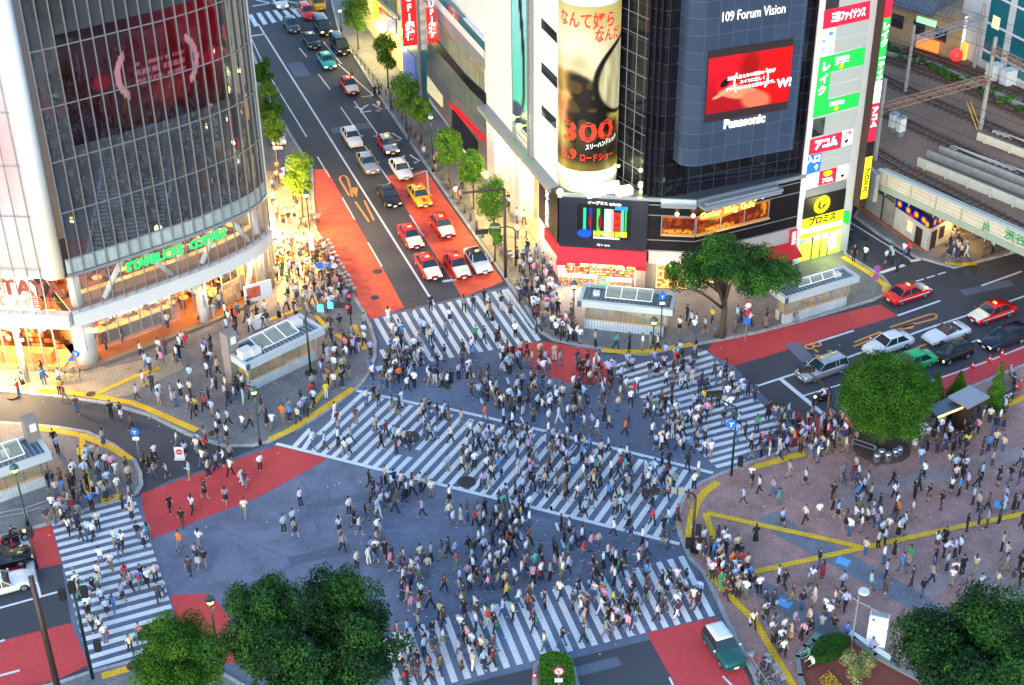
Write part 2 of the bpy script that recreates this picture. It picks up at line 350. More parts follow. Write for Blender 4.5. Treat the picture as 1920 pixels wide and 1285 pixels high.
# repairs, seams and stains in the carriageway
rs = random.Random(9); m_patch = mat('asphalt_patch', (.115, .135, .185), .85, noise=.28, nscale=6, stain=.2); m_patch2 = mat('pale_asphalt_patch', (.16, .18, .245), .85, noise=.25, nscale=5, stain=.2); m_seam = mat('seam', (.09, .105, .15), .9)
for k in range(16):
    u, v = [(840, 960), (600, 1040), (1000, 1080), (520, 1000), (1060, 740), (930, 690), (700, 880), (640, 940), (1190, 1010), (420, 1040), (660, 240), (560, 130), (1500, 660), (1850, 540), (1120, 1250), (760, 1110)][k]; q = G(u, v, .0095 + k * .0001); bb = MB(); w_, l_, a_ = rs.uniform(.8, 2.2), rs.uniform(1.5, 6), rs.choice([HA0, HA0 + pi / 2, .3])
    ca, sa = cos(a_), sin(a_); bb.sheet([(q.x + ca * x - sa * y, q.y + sa * x + ca * y, q.z) for x, y in ((-l_ / 2, -w_ / 2), (l_ / 2, -w_ / 2), (l_ / 2, w_ / 2), (-l_ / 2, w_ / 2))]); struct('road_patch', bb, m_patch if k % 3 else m_patch2)
bb = MB()
for A_, B_ in (((548, 872), (600, 965)), ((620, 860), (615, 960)), ((700, 930), (640, 1010)), ((400, 985), (700, 1120)), ((480, 1045), (900, 950)), ((900, 950), (1000, 1110)), ((700, 1000), (1200, 1020)), ((820, 700), (860, 760)), ((500, 100), (780, 540)), ((1500, 690), (1920, 548)), ((340, 1030), (300, 1120))):
    p, q = G(*A_, .0118), G(*B_, .0118); n_ = 14; pp = [p.lerp(q, i / n_) + Vector((rs.uniform(-.06, .06), rs.uniform(-.06, .06), 0)) for i in range(n_ + 1)]
    for i in range(n_): d = (pp[i + 1] - pp[i]).normalized(); nn = Vector((-d.y, d.x, 0)) * .018; bb.sheet([pp[i] + nn, pp[i + 1] + nn, pp[i + 1] - nn, pp[i] - nn])
struct('road_seams', bb, m_seam)
# zebra crossings
def interp(E, k):
    ks = sorted(E)
    if k <= ks[0]: a, c = ks[0], ks[1]
    elif k >= ks[-1]: a, c = ks[-2], ks[-1]
    else:
        a = max(x for x in ks if x <= k); c = min(x for x in ks if x > k)
    t = (k - a) / (c - a); A, B = G(*E[a], .014), G(*E[c], .014); return A + (B - A) * t
def zebra(name, E1, E2, k0, k1, special=()):
    b = MB()
    for k in range(k0, k1 + 1):
        b.sheet([interp(E1, k), interp(E1, k + .5), interp(E2, k + .5), interp(E2, k)])
    for q in special: b.sheet([G(u, v, .014) for u, v in q])
    return struct(name, b, m_white)
zebra('zebra_crossing', {0: (96.4, 981), 9: (129, 1100.6), 18: (165.2, 1246.7)}, {0: (254.7, 940.3), 9: (296.4, 1058.8), 16: (330, 1164)}, 0, 16,
      [[(163, 1237), (281, 1195), (283, 1203), (164.5, 1240)][:0] or [(162.5, 1230), (280.8, 1195.3), (283.5, 1203), (164.3, 1238.5)], [(165.2, 1246.7), (269.8, 1216), (272.3, 1224), (168, 1255)]])
zebra('zebra_crossing', {0: (711.9, 1192.5), 11: (967.8, 1122.5), 25: (1271.5, 1044.7)}, {0: (750, 1307.7), 4: (847, 1281), 10: (993, 1241), 17: (1156, 1200), 25: (1330, 1157)}, 0, 25)
zebra('zebra_crossing', {0: (717.5, 594.5), 13: (937.5, 544.6)}, {-1: (750.6, 691), 2: (806, 679), 12: (988, 643.5)}, -1, 13,
      [[(710.6, 656.5), (719, 655), (740, 693), (733, 697)], [(703, 688), (717, 685), (720, 691), (708, 697)], [(945, 543), (953, 541), (1003, 613), (998, 620)]])
zebra('zebra_crossing', {0: (1158.4, 706.6), 17: (1339.4, 872.5)}, {0: (1324.4, 657.3), 7: (1395.6, 725.7)}, 0, 14,
      [[(1150, 697), (1223, 675.6), (1227, 680.5), (1154, 702)], [(1138.8, 687.8), (1182, 675.3), (1185, 680), (1142, 692)], [(1131, 680), (1148, 672), (1151, 676), (1134, 684)],
       [(1318, 853.4), (1448, 818), (1453, 823), (1323, 858)], [(1328.7, 863), (1425, 836), (1430, 841), (1334, 868)], [(1339.4, 872.5), (1392, 859), (1397, 864), (1345, 878)]])
SC1 = {0: (676, 737), 1: (694.7, 741.4), 31: (1303, 885)}; SC2 = {0: (560.6, 843), 31: (1223.4, 1004.4)}
b = MB()
a0, a1, b0, b1 = G(676, 737, .014), G(1303, 885, .014), G(560.6, 843, .014), G(1223.4, 1004.4, .014)
NS = 32
for k in range(NS + 1):
    t, t2 = k / NS, (k + .48) / NS
    q = [a0.lerp(a1, t), a0.lerp(a1, t2), b0.lerp(b1, t2), b0.lerp(b1, t)]
    if k == 0: q[2] = q[1].lerp(q[2], .74); q[3] = q[0].lerp(q[3], .74)
    if k in (8, 9):
        e = [q[0].lerp(q[3], .62), q[1].lerp(q[2], .62)]; h = [q[0].lerp(q[3], .74), q[1].lerp(q[2], .74)]
        b.sheet([q[0], q[1], e[1], e[0]]); b.sheet([h[0], h[1], q[2], q[3]]); continue
    b.sheet(q)
for q in ([(578, 803), (586, 806), (555, 840), (547, 837)], [(582, 815), (590, 817), (574, 843), (565, 841)]): b.sheet([G(u, v, .014) for u, v in q])
struct('scramble_crossing', b, m_white)
m_line = m_white
def lines(name, L_, w, m=m_white, z=.014):
    b = MB()
    for px in L_:
        pts = [G(u, v, z) for u, v in px]
        for i in range(len(pts) - 1):
            d = (pts[i + 1] - pts[i]).normalized(); nn = Vector((-d.y, d.x, 0)) * w / 2
            b.sheet([pts[i] + nn, pts[i + 1] + nn, pts[i + 1] - nn, pts[i] - nn])
    return struct(name, b, m)
lines('crossing_border_line', [[(668, 732.5), (800, 761), (808, 762)], [(812, 760), (1000, 803), (1337, 887)], [(518, 832), (900, 927), (1274, 1020)]], .34, z=.018)
def dashes(px, on, off):
    pts = [G(u, v, .014) for u, v in px]; out = []; pos = 0; want = True; left = on; cur = [pts[0]]
    for i in range(len(pts) - 1):
        p, q = pts[i].copy(), pts[i + 1]
        while (q - p).length > left:
            p = p + (q - p).normalized() * left
            if want: cur.append(p.copy()); out.append(cur); left = off
            else: cur = [p.copy()]; left = on
            want = not want
        left -= (q - p).length
        if want: cur.append(q)
    return out
def wlines(name, S, w, m=m_white, z=.014):
    b = MB()
    for pts in S:
        for i in range(len(pts) - 1):
            if (pts[i + 1] - pts[i]).length < .02: continue
            d = (pts[i + 1] - pts[i]).normalized(); nn = Vector((-d.y, d.x, 0)) * w / 2
            b.sheet([pts[i] + nn, pts[i + 1] + nn, pts[i + 1] - nn, pts[i] - nn])
    return struct(name, b, m)
wlines('dashed_guide_line', dashes([(877, 674), (899, 738), (925, 830), (950, 915), (975, 1000), (1007, 1104)], .95, 1.05), .2, z=.021)
wlines('dashed_guide_line', dashes([(937, 662), (957, 730), (983, 800), (1012, 890), (1041, 976), (1055, 1018), (1082, 1095)], .95, 1.05), .2, z=.021)
lines('lane_line', [[(484, 45), (815, 572)]], .22)
lines('lane_line', [[(470, 70), (500, 134), (575, 257)], [(595, 294), (618, 332)], [(642, 371), (665, 412)], [(690, 455), (716, 500)], [(561, 90), (575, 107)], [(597, 139), (619, 168)], [(639, 201), (662, 235)],
      [(634, 120), (700, 179)], [(678, 182), (701, 179)], [(664, 190), (706, 249), (726, 276)], [(684, 274), (743, 358)], [(768, 403), (795, 444)], [(606, 78), (640, 120)], [(771, 330), (800, 320), (806, 380)], [(545, 50), (600, 78)]], .15)
lines('stop_line', [[(830, 528), (857, 524)], [(470, 68), (497, 64)]], .4)
lines('lane_line', [[(1420, 724), (1496, 699), (1577, 675), (1736, 617), (1809, 593), (1896, 564), (1990, 532)], [(1683, 592), (1763, 564)], [(1515, 647), (1601, 620)], [(1840, 536), (1916, 509)]], .24)
lines('lane_line', [[(1507, 742), (1577, 721)], [(1728, 676), (1753, 668)], [(1816, 644), (1835, 637)], [(1571, 773), (1640, 752), (1734, 719), (1798, 697), (1857, 676), (1886, 664), (1960, 635)], [(1594, 417), (1709, 488)]], .16)
lines('stop_line', [[(1464, 711), (1520, 757), (1578, 806)], [(1650, 512), (1696, 497)], [(1707, 490), (1725, 487)]], .42)
wlines('lane_line', dashes([(1717, 528), (1781, 508)], 1.0, .35), .2)
lines('stop_line', [[(40, 990), (71, 1122)]], .55)
lines('lane_line', [[(-60, 1158), (0, 1140), (123, 1106)], [(-60, 1232), (0, 1203), (9, 1200)], [(-40, 1280), (0, 1267), (37, 1257)]], .2, z=.018)
lines('lane_line', [[(1255, 1270), (1262, 1285), (1280, 1320)], [(1355, 1268), (1372, 1285), (1390, 1310)]], .15)
zebra('zebra_crossing', {0: (450, 31), 6: (541, 14)}, {0: (460, 54), 6: (560, 33)}, 0, 8)
lines('crossing_border_line', [[(480, 0), (560, 18)], [(500, -5), (575, 10)], [(473, 12), (520, 4)]], .3)
# orange arrows, crosses and lettering on the carriageways
lines('orange_road_marking', [[(661, 369), (652, 335), (646, 329), (638, 331), (637, 337), (655, 367)], [(666, 378), (692, 416)], [(683, 376), (701, 413)],
      [(1668, 614), (1745, 589), (1756, 590), (1755, 597), (1690, 615)], [(1602, 642), (1652, 622)], [(1600, 650), (1660, 627)], [(1700, 660), (1737, 645)]], .22, m_orange)
for tri in ([(655, 352), (671, 352), (669, 370)], [(1676, 620), (1716, 604), (1712, 616)]):
    bb = MB(); bb.sheet([G(u, v, .014) for u, v in tri]); struct('orange_road_marking', bb, m_orange)
def roadtext(s, px, size, rz, m, sx=1):
    p = G(*px, .016); o = text(s, size, m, Matrix.Translation(p) @ Matrix.Rotation(rz, 4, 'Z'), None, 'road_lettering', .002, sx=sx); o['kind'] = 'structure'
angA = math.atan2(-20.5, 7.1)
for px in ((698, 201), (735, 256), (768, 297)): roadtext('バス', px, 3.0, angA - pi / 2 + pi + pi, m_white, .75)
roadtext('8-20', (1541, 662), 2.6, radians(-62), m_orange, .8)
# scraps of paper on the ground
bl = MB()
for k in range(260):
    u, v = rs.uniform(60, 1900), rs.uniform(600, 1270); q = G(u, v, .15 if (u > 1350 or (v < 830 and u < 600)) else .03); a_ = rs.uniform(0, 6); s_ = rs.uniform(.05, .11); bl.sheet([(q.x + s_ * cos(a_ + t), q.y + s_ * .7 * sin(a_ + t), q.z) for t in (0, 1.6, 3.1, 4.7)])
o = bl.build('litter', mat('paper_scraps', (.7, .7, .7), .8)); o['kind'] = 'stuff'
# tactile paving
def yb(L_, w):
    for px in L_: bandpx('tactile_paving', px, w, .128, m_yel)
yb([[(70, 733), (125, 736), (182, 744), (247, 755), (281, 768), (330, 790), (370, 807)], [(57, 802), (104, 807), (156, 817), (208, 839), (245, 861)], [(188, 941), (228, 927)], [(504, 824), (541, 808), (590, 777), (662, 728)],
    [(1128, 657), (1167, 660), (1220, 659), (1298, 645)], [(1580, 481), (1633, 514), (1661, 536), (1659, 549)], [(1347, 904), (1322, 922), (1306, 943), (1296, 976), (1291, 1012)], [(1412, 877), (1476, 859), (1510, 850)], [(191, 1268), (278, 1243)],
    [(1772, 492), (1800, 497), (1830, 494)]], .62)
yb([[(182, 738), (260, 703), (300, 690)], [(154, 820), (156, 862), (167, 926)], [(582, 766), (634, 696), (650, 668)], [(482, 608), (564, 578)], [(592, 592), (617, 618)], [(631, 627), (653, 644)], [(664, 609), (684, 655)],
    [(1018, 572), (1035, 592), (1055, 600)]], .45)
yb([[(1326, 962), (1420, 983), (1533, 1007), (1619, 1027)], [(1385, 1079), (1420, 1071), (1619, 1027), (1769, 994), (1960, 955)], [(1322, 962), (1343, 1020)], [(1327, 1074), (1418, 1168), (1449, 1222), (1500, 1305)], [(1890, 760), (1925, 742), (1950, 730)]], .5)
# manhole covers
m_iron = mat('cast_iron', (.07, .06, .055), .6, .4, noise=.3, nscale=10)
for u, v, r, z in ((708, 509, .5, 0), (703, 558, .4, 0), (583, 699, .55, .12), (253, 1248, .55, .12), (1240, 832, .0, 0), (875, 904, .75, 0), (768, 820, .85, 0), (1697, 492, .5, 0), (1620, 448, .4, 0), (608, 602, .8, .12), (400, 812, .4, .12), (24, 742, .5, .12), (170, 739, .4, .12)):
    if r == 0: continue
    q = G(u, v, z + .02); bb = MB(); bb.tube((q.x, q.y, z), (q.x, q.y, z + .024), r, r, 20)
    struct('manhole_cover', bb, m_iron)
# ---------------------------------------------------------------- helpers for lettering and pictures
def text_verts(body, size, bold=0, depth=.03):
    cu = bpy.data.curves.new('t', 'FONT'); cu.body = body; cu.size = size; cu.extrude = depth / 2; cu.align_x = 'CENTER'; cu.align_y = 'CENTER'; cu.offset = bold; cu.resolution_u = 2
    ob = bpy.data.objects.new('t', cu); C.objects.link(ob); dg = bpy.context.evaluated_depsgraph_get(); dg.update()
    me = bpy.data.meshes.new_from_object(ob.evaluated_get(dg)); vs = [v.co.copy() for v in me.vertices]; fs = [tuple(p.vertices) for p in me.polygons]
    bpy.data.objects.remove(ob); bpy.data.curves.remove(cu); bpy.data.meshes.remove(me); return vs, fs
def vtext(mb, body, fr, a, z_top, size, d=.06, bold=0):
    """vertical lettering, one glyph under the other"""
    for i, ch in enumerate(body):
        vs, fs = text_verts(ch, size, bold); M = fr.M(a, z_top - (i + .5) * size, d); mb.add([M @ v for v in vs], fs)
def ftext(mb, body, fr, a, z, size, d=.06, bold=0, fit=None, roll=0, sx=1):
    vs, fs = text_verts(body, size, bold)
    if fit and vs:
        w = max(v.x for v in vs) - min(v.x for v in vs); sx = fit / max(w, .01)
    M = fr.M(a, z, d, roll) @ Matrix.Diagonal((sx, 1, 1, 1)); mb.add([M @ v for v in vs], fs)
def emat(name, col, e=1.0, base=None): return mat(name, base or col, .5, emit=e, ecol=col)
def paintmat(name, e, rough=.4):
    if name in MATS: return MATS[name]
    m = bpy.data.materials.new(name); m.use_nodes = True; nt = m.node_tree; b = nt.nodes['Principled BSDF']; a = nt.nodes.new('ShaderNodeVertexColor'); a.layer_name = 'print'
    hs = nt.nodes.new('ShaderNodeHueSaturation'); hs.inputs['Value'].default_value = .3 if e else 1; nt.links.new(a.outputs[0], hs.inputs['Color']); nt.links.new(hs.outputs[0], b.inputs['Base Color']); b.inputs['Roughness'].default_value = rough
    if e: nt.links.new(a.outputs[0], b.inputs['Emission Color']); b.inputs['Emission Strength'].default_value = e * EK
    MATS[name] = m; return m
def picture(name, pos, nx, ny, colf, m, parent, world=True):
    """a printed or lit picture: grid of vertices, colour of each from colf(x, y) in 0..1"""
    vs = []; cols = []
    for j in range(ny + 1):
        for i in range(nx + 1):
            vs.append(pos(i / nx, j / ny)); cols.append([max(0, t) ** 2.0 for t in colf(i / nx, j / ny)])
    fs = [(j * (nx + 1) + i, j * (nx + 1) + i + 1, (j + 1) * (nx + 1) + i + 1, (j + 1) * (nx + 1) + i) for j in range(ny) for i in range(nx)]
    me = bpy.data.meshes.new(name); me.from_pydata([tuple(v) for v in vs], [], fs); ca = me.color_attributes.new('print', 'FLOAT_COLOR', 'POINT')
    ca.data.foreach_set('color', [x for c in cols for x in (*c, 1)]); me.materials.append(m); me.update()
    o = link(name, me, parent)
    if world: o.location = -parent.location
    return o
def vnoise(x, y, s=1):
    def h(i, j): t = sin(i * 127.1 + j * 311.7 + s * 17.3) * 43758.5453; return t - math.floor(t)
    i, j = math.floor(x), math.floor(y); fx, fy = x - i, y - j; fx = fx * fx * (3 - 2 * fx); fy = fy * fy * (3 - 2 * fy)
    return (h(i, j) * (1 - fx) + h(i + 1, j) * fx) * (1 - fy) + (h(i, j + 1) * (1 - fx) + h(i + 1, j + 1) * fx) * fy
def mixc(a, b, t): t = max(0, min(1, t)); return tuple(a[i] + (b[i] - a[i]) * t for i in range(3))
def el(x, y, cx, cy, rx, ry, soft=.15, rot=0):
    dx, dy = x - cx, y - cy; c, s = cos(rot), sin(rot); dx, dy = (dx * c + dy * s) / rx, (-dx * s + dy * c) / ry
    d = math.hypot(dx, dy); return max(0, min(1, (1 - d) / soft + .5))
m_whitepaint = mat('white_paint', (.75, .77, .78), .45, noise=.04)
m_offwhite = mat('off_white_panel', (.62, .64, .64), .5, noise=.05, nscale=1)
m_steel = mat('brushed_steel', (.45, .5, .54), .35, .7)
m_grey = mat('grey_metal', (.25, .27, .29), .5, .3)
m_darkm = mat('dark_metal', (.035, .035, .04), .4, .5)
m_black = mat('black_panel', (.008, .008, .011), .25)
m_brown = mat('dark_brown_paint', (.05, .028, .024), .5, .2)
m_wood = mat('warm_wood', (.42, .17, .06), .5, noise=.2, nscale=2)
m_wood2 = mat('pale_wood', (.7, .42, .16), .5, noise=.15, nscale=2)
m_redp = mat('bright_red_paint', (.75, .015, .02), .35)
m_warmwall = mat('warm_interior_wall', (.75, .42, .14), .7, noise=.25, nscale=1.2)
m_darkglass = mat('dark_glass', (.022, .026, .03), .03, spec=.5, ior=2.3)
m_towerglass = mat('coated_glass', (.05, .055, .062), .02, spec=.5, ior=2.2, noise=.25, nscale=.25)
m_mull = mat('mullion_grey', (.27, .28, .29), .4, .4)
m_clear = glass('clear_glass', (.5, .6, .62), .18)
m_teal = mat('teal_glass', (.03, .14, .16), .06, spec=.8)

# ---------------------------------------------------------------- the curved glass corner building on the left
q_ctrl = [Vector((x, y, 0)) for x, y in ((-38.2, 107.0), (-37.2, 107.3), (-33.6, 109.9), (-30.3, 112.5), (-27.6, 114.7), (-25.3, 117.0), (-23.3, 119.6), (-22.5, 122.0))]
def catmull(c, n=10):
    out = []
    for i in range(1, len(c) - 1):
        p0, p1, p2, p3 = c[i - 1], c[i], c[i + 1], c[min(i + 2, len(c) - 1)]
        for k in range(n):
            t = k / n; out.append(.5 * ((2 * p1) + (-p0 + p2) * t + (2 * p0 - 5 * p1 + 4 * p2 - p3) * t * t + (-p0 + 3 * p1 - 3 * p2 + p3) * t ** 3))
    out.append(c[-1]); return out
QC = catmull(q_ctrl); QS = [0]
for i in range(1, len(QC)): QS.append(QS[-1] + (QC[i] - QC[i - 1]).length)
QL = QS[-1]
def qc(s):
    s = max(0, min(QL - 1e-4, s)); i = max(k for k in range(len(QS)) if QS[k] <= s); i = min(i, len(QC) - 2); t = (s - QS[i]) / (QS[i + 1] - QS[i])
    e = (QC[i + 1] - QC[i]).normalized(); return QC[i].lerp(QC[i + 1], t), e, Vector((e.y, -e.x, 0))
def qband(mb, s0, s1, z0, z1, d0, d1, n=24):
    """curved slab following the facade"""
    ring = []
    for k in range(n + 1):
        p, e, nn = qc(s0 + (s1 - s0) * k / n); ring.append([p + nn * d0 + Vector((0, 0, z0)), p + nn * d1 + Vector((0, 0, z0)), p + nn * d1 + Vector((0, 0, z1)), p + nn * d0 + Vector((0, 0, z1))])
    vs = [v for r_ in ring for v in r_]; fs = [(0, 3, 2, 1), (len(vs) - 4, len(vs) - 3, len(vs) - 2, len(vs) - 1)]
    for k in range(n):
        for j in range(4): a = k * 4; fs.append((a + j, a + (j + 1) % 4, a + 4 + (j + 1) % 4, a + 4 + j))
    mb.add(vs, fs)
QT = 37
qf = thing('glass_corner_building', 'curved glass building at the left corner with a lit coffee shop', 'building', (-37.2, 107.5, 0))
FL = Fr((-75, 110.6), (-38.6, 107.15))
b = MB(); qband(b, .6, QL, 11.05, QT, -.12, 0, 60); wb(b, 'curved_glass_wall', m_towerglass, qf)
b = MB()
nb = 20
for k in range(nb + 1):
    p, e, nn = qc(.6 + (QL - .6) * k / nb); a = math.atan2(e.y, e.x); b.box((p.x + nn.x * .12, p.y + nn.y * .12, (QT + 2.2) / 2), (.065, .16, QT - 2.2), a)
wb(b, 'vertical_mullions', m_mull, qf)
b = MB()
for z in (15.3, 19.8, 24.4, 29.1, 33.4): qband(b, .6, QL, z - .045, z + .045, .0, .1, 50)
wb(b, 'horizontal_mullions', m_mull, qf)
b = MB(); b.mat(0); qband(b, .3, QL + .1, 9.75, 11.0, -.3, .03, 50); b.mat(1); qband(b, .3, QL, 9.45, 9.7, -1.2, .2, 50); qband(b, .3, QL, 11.0, 11.12, -.1, .1, 50)
wb(b, 'spandrel_band', [tilemat('spandrel_panels', (.36, .43, .42), (.4, .47, .46), (.2, .25, .25), .55, 4, vertical=True, rot=.7, offset=0), m_steel], qf)
b = MB(); b.mat(0); qband(b, -.2, QL, 4.75, 6.0, -.6, .32, 50); qband(b, -.2, QL, 5.9, 6.05, -7, .42, 50); FL.box(b, 0, FL.len + 1.2, 4.75, 6.05, -.6, .3)
b.mat(1); qband(b, 0, QL, 4.6, 4.75, -.9, .1, 50)
wb(b, 'balcony_band', [m_offwhite, m_steel], qf)
# interior of the two lit floors
b = MB(); b.mat(0)
deep = [(qc(QL * k / 16)[0] - qc(QL * k / 16)[2] * 7.0) for k in range(17)]
for k in range(16):
    p, q = deep[k], deep[k + 1]
    for z0, z1 in ((.2, 4.6), (6.06, 9.4)): b.quad((p.x, p.y, z0), (q.x, q.y, z0), (q.x, q.y, z1), (p.x, p.y, z1))
b.mat(1); qband(b, 0, QL, .12, .3, -7, -.25, 30); qband(b, 0, QL, 6.055, 6.09, -7, -.3, 30)
b.mat(2); qband(b, 0, QL, 9.3, 9.42, -7, -.2, 30); qband(b, 0, QL, 4.4, 4.58, -7, -.3, 30)
wb(b, 'interior', [m_warmwall, mat('brown_floor', (.3, .11, .045), .45, noise=.2, nscale=2), mat('dark_ceiling', (.2, .14, .09), .8)], qf)
b = MB(); qband(b, .5, QL - 1.5, 6.09, 7.05, -1.15, -1.05, 40); b.mat(1); qband(b, .5, QL - 1.5, 7.05, 7.12, -1.45, -.85, 40)
wb(b, 'window_counter', [m_wood, m_wood2], qf)
b = MB()
for k in range(9):
    for (dd, zf) in ((3.2, 6.09), (5.2, 6.09), (4.6, .3)):
        p, e, nn = qc(1.5 + k * (QL - 3) / 8); c = p - nn * dd + e * R.uniform(-.4, .4)
        b.tube((c.x, c.y, zf), (c.x, c.y, zf + .7), .05, n=6); b.mat(1).tube((c.x, c.y, zf + .7), (c.x, c.y, zf + .75), .45, n=14); b.mat(0)
        for t in range(2):
            a = R.uniform(0, 6.3); x, y = c.x + .75 * cos(a), c.y + .75 * sin(a); b.box((x, y, zf + .23), (.42, .42, .45), a); b.box((x + .2 * cos(a), y + .2 * sin(a), zf + .6), (.05, .42, .5), a)
wb(b, 'tables_and_chairs', [mat('chair_brown', (.12, .05, .03), .6), m_wood2], qf, kind='stuff')
e_warm = emat('warm_lamp_glow', (1, .62, .22), 14)
for zc in (9.2, 4.3):
    b = MB()
    for k in range(10):
        p, e, nn = qc(1 + k * (QL - 2) / 9)
        for dd in (1.6, 4.4): c = p - nn * dd; b.tube((c.x, c.y, zc - .06), (c.x, c.y, zc + .04), .12, n=8)
    each(b, 'ceiling_lamp', e_warm, qf)
for k in range(5):
    for zc, en in ((8.8, 150), (4.0, 190)):
        p, e, nn = qc(1.5 + k * (QL - 3) / 4); c = p - nn * 3; lamp((c.x, c.y, zc), en, (1, .6, .26), .35)
# white diagonal struts and round columns behind the glass
def qpt(s, d, z): p, e, nn = qc(s); p = p + nn * d; return (p.x, p.y, z)
for s0, s1, z0, z1 in ((3.2, 5.6, 6.1, 9.5), (9.6, 7.2, 6.1, 9.5), (12.7, 15.2, 6.1, 9.5), (18.4, 16.2, 6.1, 9.5), (17.2, 18.6, .2, 4.7), (10.5, 12.2, 4.7, 3.0)):
    b = MB(); b.tube(qpt(s0, -.75, z0), qpt(s1, -.75, z1), .24, n=12); wb(b, 'diagonal_strut', m_whitepaint, qf, True)
for s, z0, z1, r, d in ((.9, 0, 4.8, .95, -1.25), (.9, 6, 9.5, .5, -1.1), (11, 6.1, 9.5, .42, -1.6), (12.2, 0, 4.6, .5, -.7), (20.3, 0, 9.5, .45, -1)):
    b = MB(); b.tube(qpt(s, d, z0), qpt(s, d, z1), r, n=24); wb(b, 'round_column', m_offwhite, qf, True)
b = MB(); b.tube((-38.25, 107.75, 9.5), (-38.25, 107.75, QT), .95, n=28); wb(b, 'corner_column', m_whitepaint, qf, True)
p, e, nn = qc(QL); b = MB(); b.box((p.x - .35, p.y + .6, QT / 2 + 4.8), (.9, 1.3, QT - 9.6)); wb(b, 'end_pier', m_offwhite, qf)
b = MB(); b.prism([(-22.6, 122.6), (-33, 152), (-75, 152), (-75, 140), (-35, 128)], 0, QT); b.prism([(-75, 118.5), (-39, 116), (-35, 128), (-75, 141)], 0, QT)
wb(b, 'rear_walls', mat('grey_render', (.28, .29, .3), .7, noise=.1), qf)
b = MB(); qband(b, 0, QL, QT, QT + .3, -6, .2, 30); wb(b, 'roof', m_grey, qf)
# shopfront on the ground floor
b = MB(); qband(b, 2.6, 10.5, .35, 4.5, -2.2, -2.16, 24); wb(b, 'shop_window', m_clear, qf)
b = MB(); qband(b, 0, QL, 6.1, 9.4, -.05, -.02, 40); wb(b, 'first_floor_glazing', glass('pale_glass', (.4, .5, .52), .1), qf)
b = MB(); qband(b, -.3, QL, .0, .38, -.5, .0, 40); FL.box(b, 10, FL.len + 1, 0, .38, -.5, -.05); wb(b, 'plinth', mat('plinth_stone', (.22, .17, .12), .6), qf)
b = MB(); qband(b, 2.9, 10, .3, 1.5, -3.4, -3.0, 30); b.mat(1); qband(b, 2.9, 10, 1.5, 1.6, -3.6, -2.9, 30); wb(b, 'service_counter', [mat('counter_dark', (.09, .04, .025), .4), m_wood2], qf)
b = MB(); qband(b, 3.3, 10.2, 3.35, 4.1, -2.6, -2.4, 30); wb(b, 'lit_canopy', emat('canopy_glow', (1, .72, .3), 1.8), qf)
def qletters(mb, body, s0, s1, z, size, d, bold=.02):
    n = len(body)
    for i, ch in enumerate(body):
        if ch == ' ': continue
        p, e, nn = qc(s0 + (s1 - s0) * i / (n - 1)); vs, fs = text_verts(ch, size, bold, .08)
        M = Matrix(((e.x, 0, nn.x, p.x + nn.x * d), (e.y, 0, nn.y, p.y + nn.y * d), (0, 1, 0, z), (0, 0, 0, 1))); mb.add([M @ v for v in vs], fs)
def qs_at(u, v, z):
    g_ = G(u, v, z); return min(((qc(s / 10)[0] - Vector((g_.x, g_.y, 0))).length, s / 10) for s in range(int(QL * 10)))[1]
b = MB(); qletters(b, 'STARBUCKS COFFEE', qs_at(236, 500, 8.6), qs_at(418, 440, 8.6), 8.75, 1.15, .3, .05); wb(b, 'coffee_shop_lettering', emat('green_sign_glow', (.02, .62, .13), 1.1), qf)
b = MB(); qletters(b, 'STARBUCKS COFFEE', 3.9, 9.6, 3.3, .55, -2.1, .02); wb(b, 'inner_coffee_shop_lettering', emat('white_sign_glow', (1, .95, .8), 2.2), qf)
b = MB(); c = qpt(13.0, -.1, 3.3); b.chain([c, tuple(Vector(c) + qc(13.0)[2] * .12)], [.42, .42], 20); wb(b, 'round_coffee_sign', emat('yellow_green_glow', (.85, .8, .1), 1.5), qf)
# checker tiled wall, escalator, poster board and doorway on the right part of the ground floor
b = MB(); qband(b, 13.4, 18, .3, 2.5, -1.7, -1.5, 16)
wb(b, 'checker_tile_wall', tilemat('checker_tiles', (.62, .42, .2), (.22, .2, .17), (.3, .25, .2), .5, .5, vertical=True, rot=.8, offset=0), qf)
b = MB(); b.chain([qpt(11.6, -.9, .6), qpt(14.2, -1.1, 2.6), qpt(17.2, -1.2, 4.5)], [(.12, .5)] * 3, 4); wb(b, 'escalator_balustrade', mat('escalator_blue', (.03, .06, .09), .3), qf)
b = MB(); qband(b, 18.0, 19.6, .3, 4.4, -2.4, -2.3, 8); wb(b, 'lit_doorway', emat('doorway_glow', (1, .62, .12), 1.6), qf)
for k in range(3): lamp(qpt(13.5 + 2.6 * k, -.4, 4.3), 160, (1, .62, .25), .2)
def lamp_sign(u, v, z, s): 
    p = qpt(s, .15, z); bb = MB(); bb.box(p, (.75, .3, .3), 0); wb(bb, 'lamp_box', emat('yellow_box_glow', (1, .85, .2), 3), qf)
lamp_sign(0, 0, 3.9, 1.4); lamp_sign(0, 0, 3.9, 11.8)
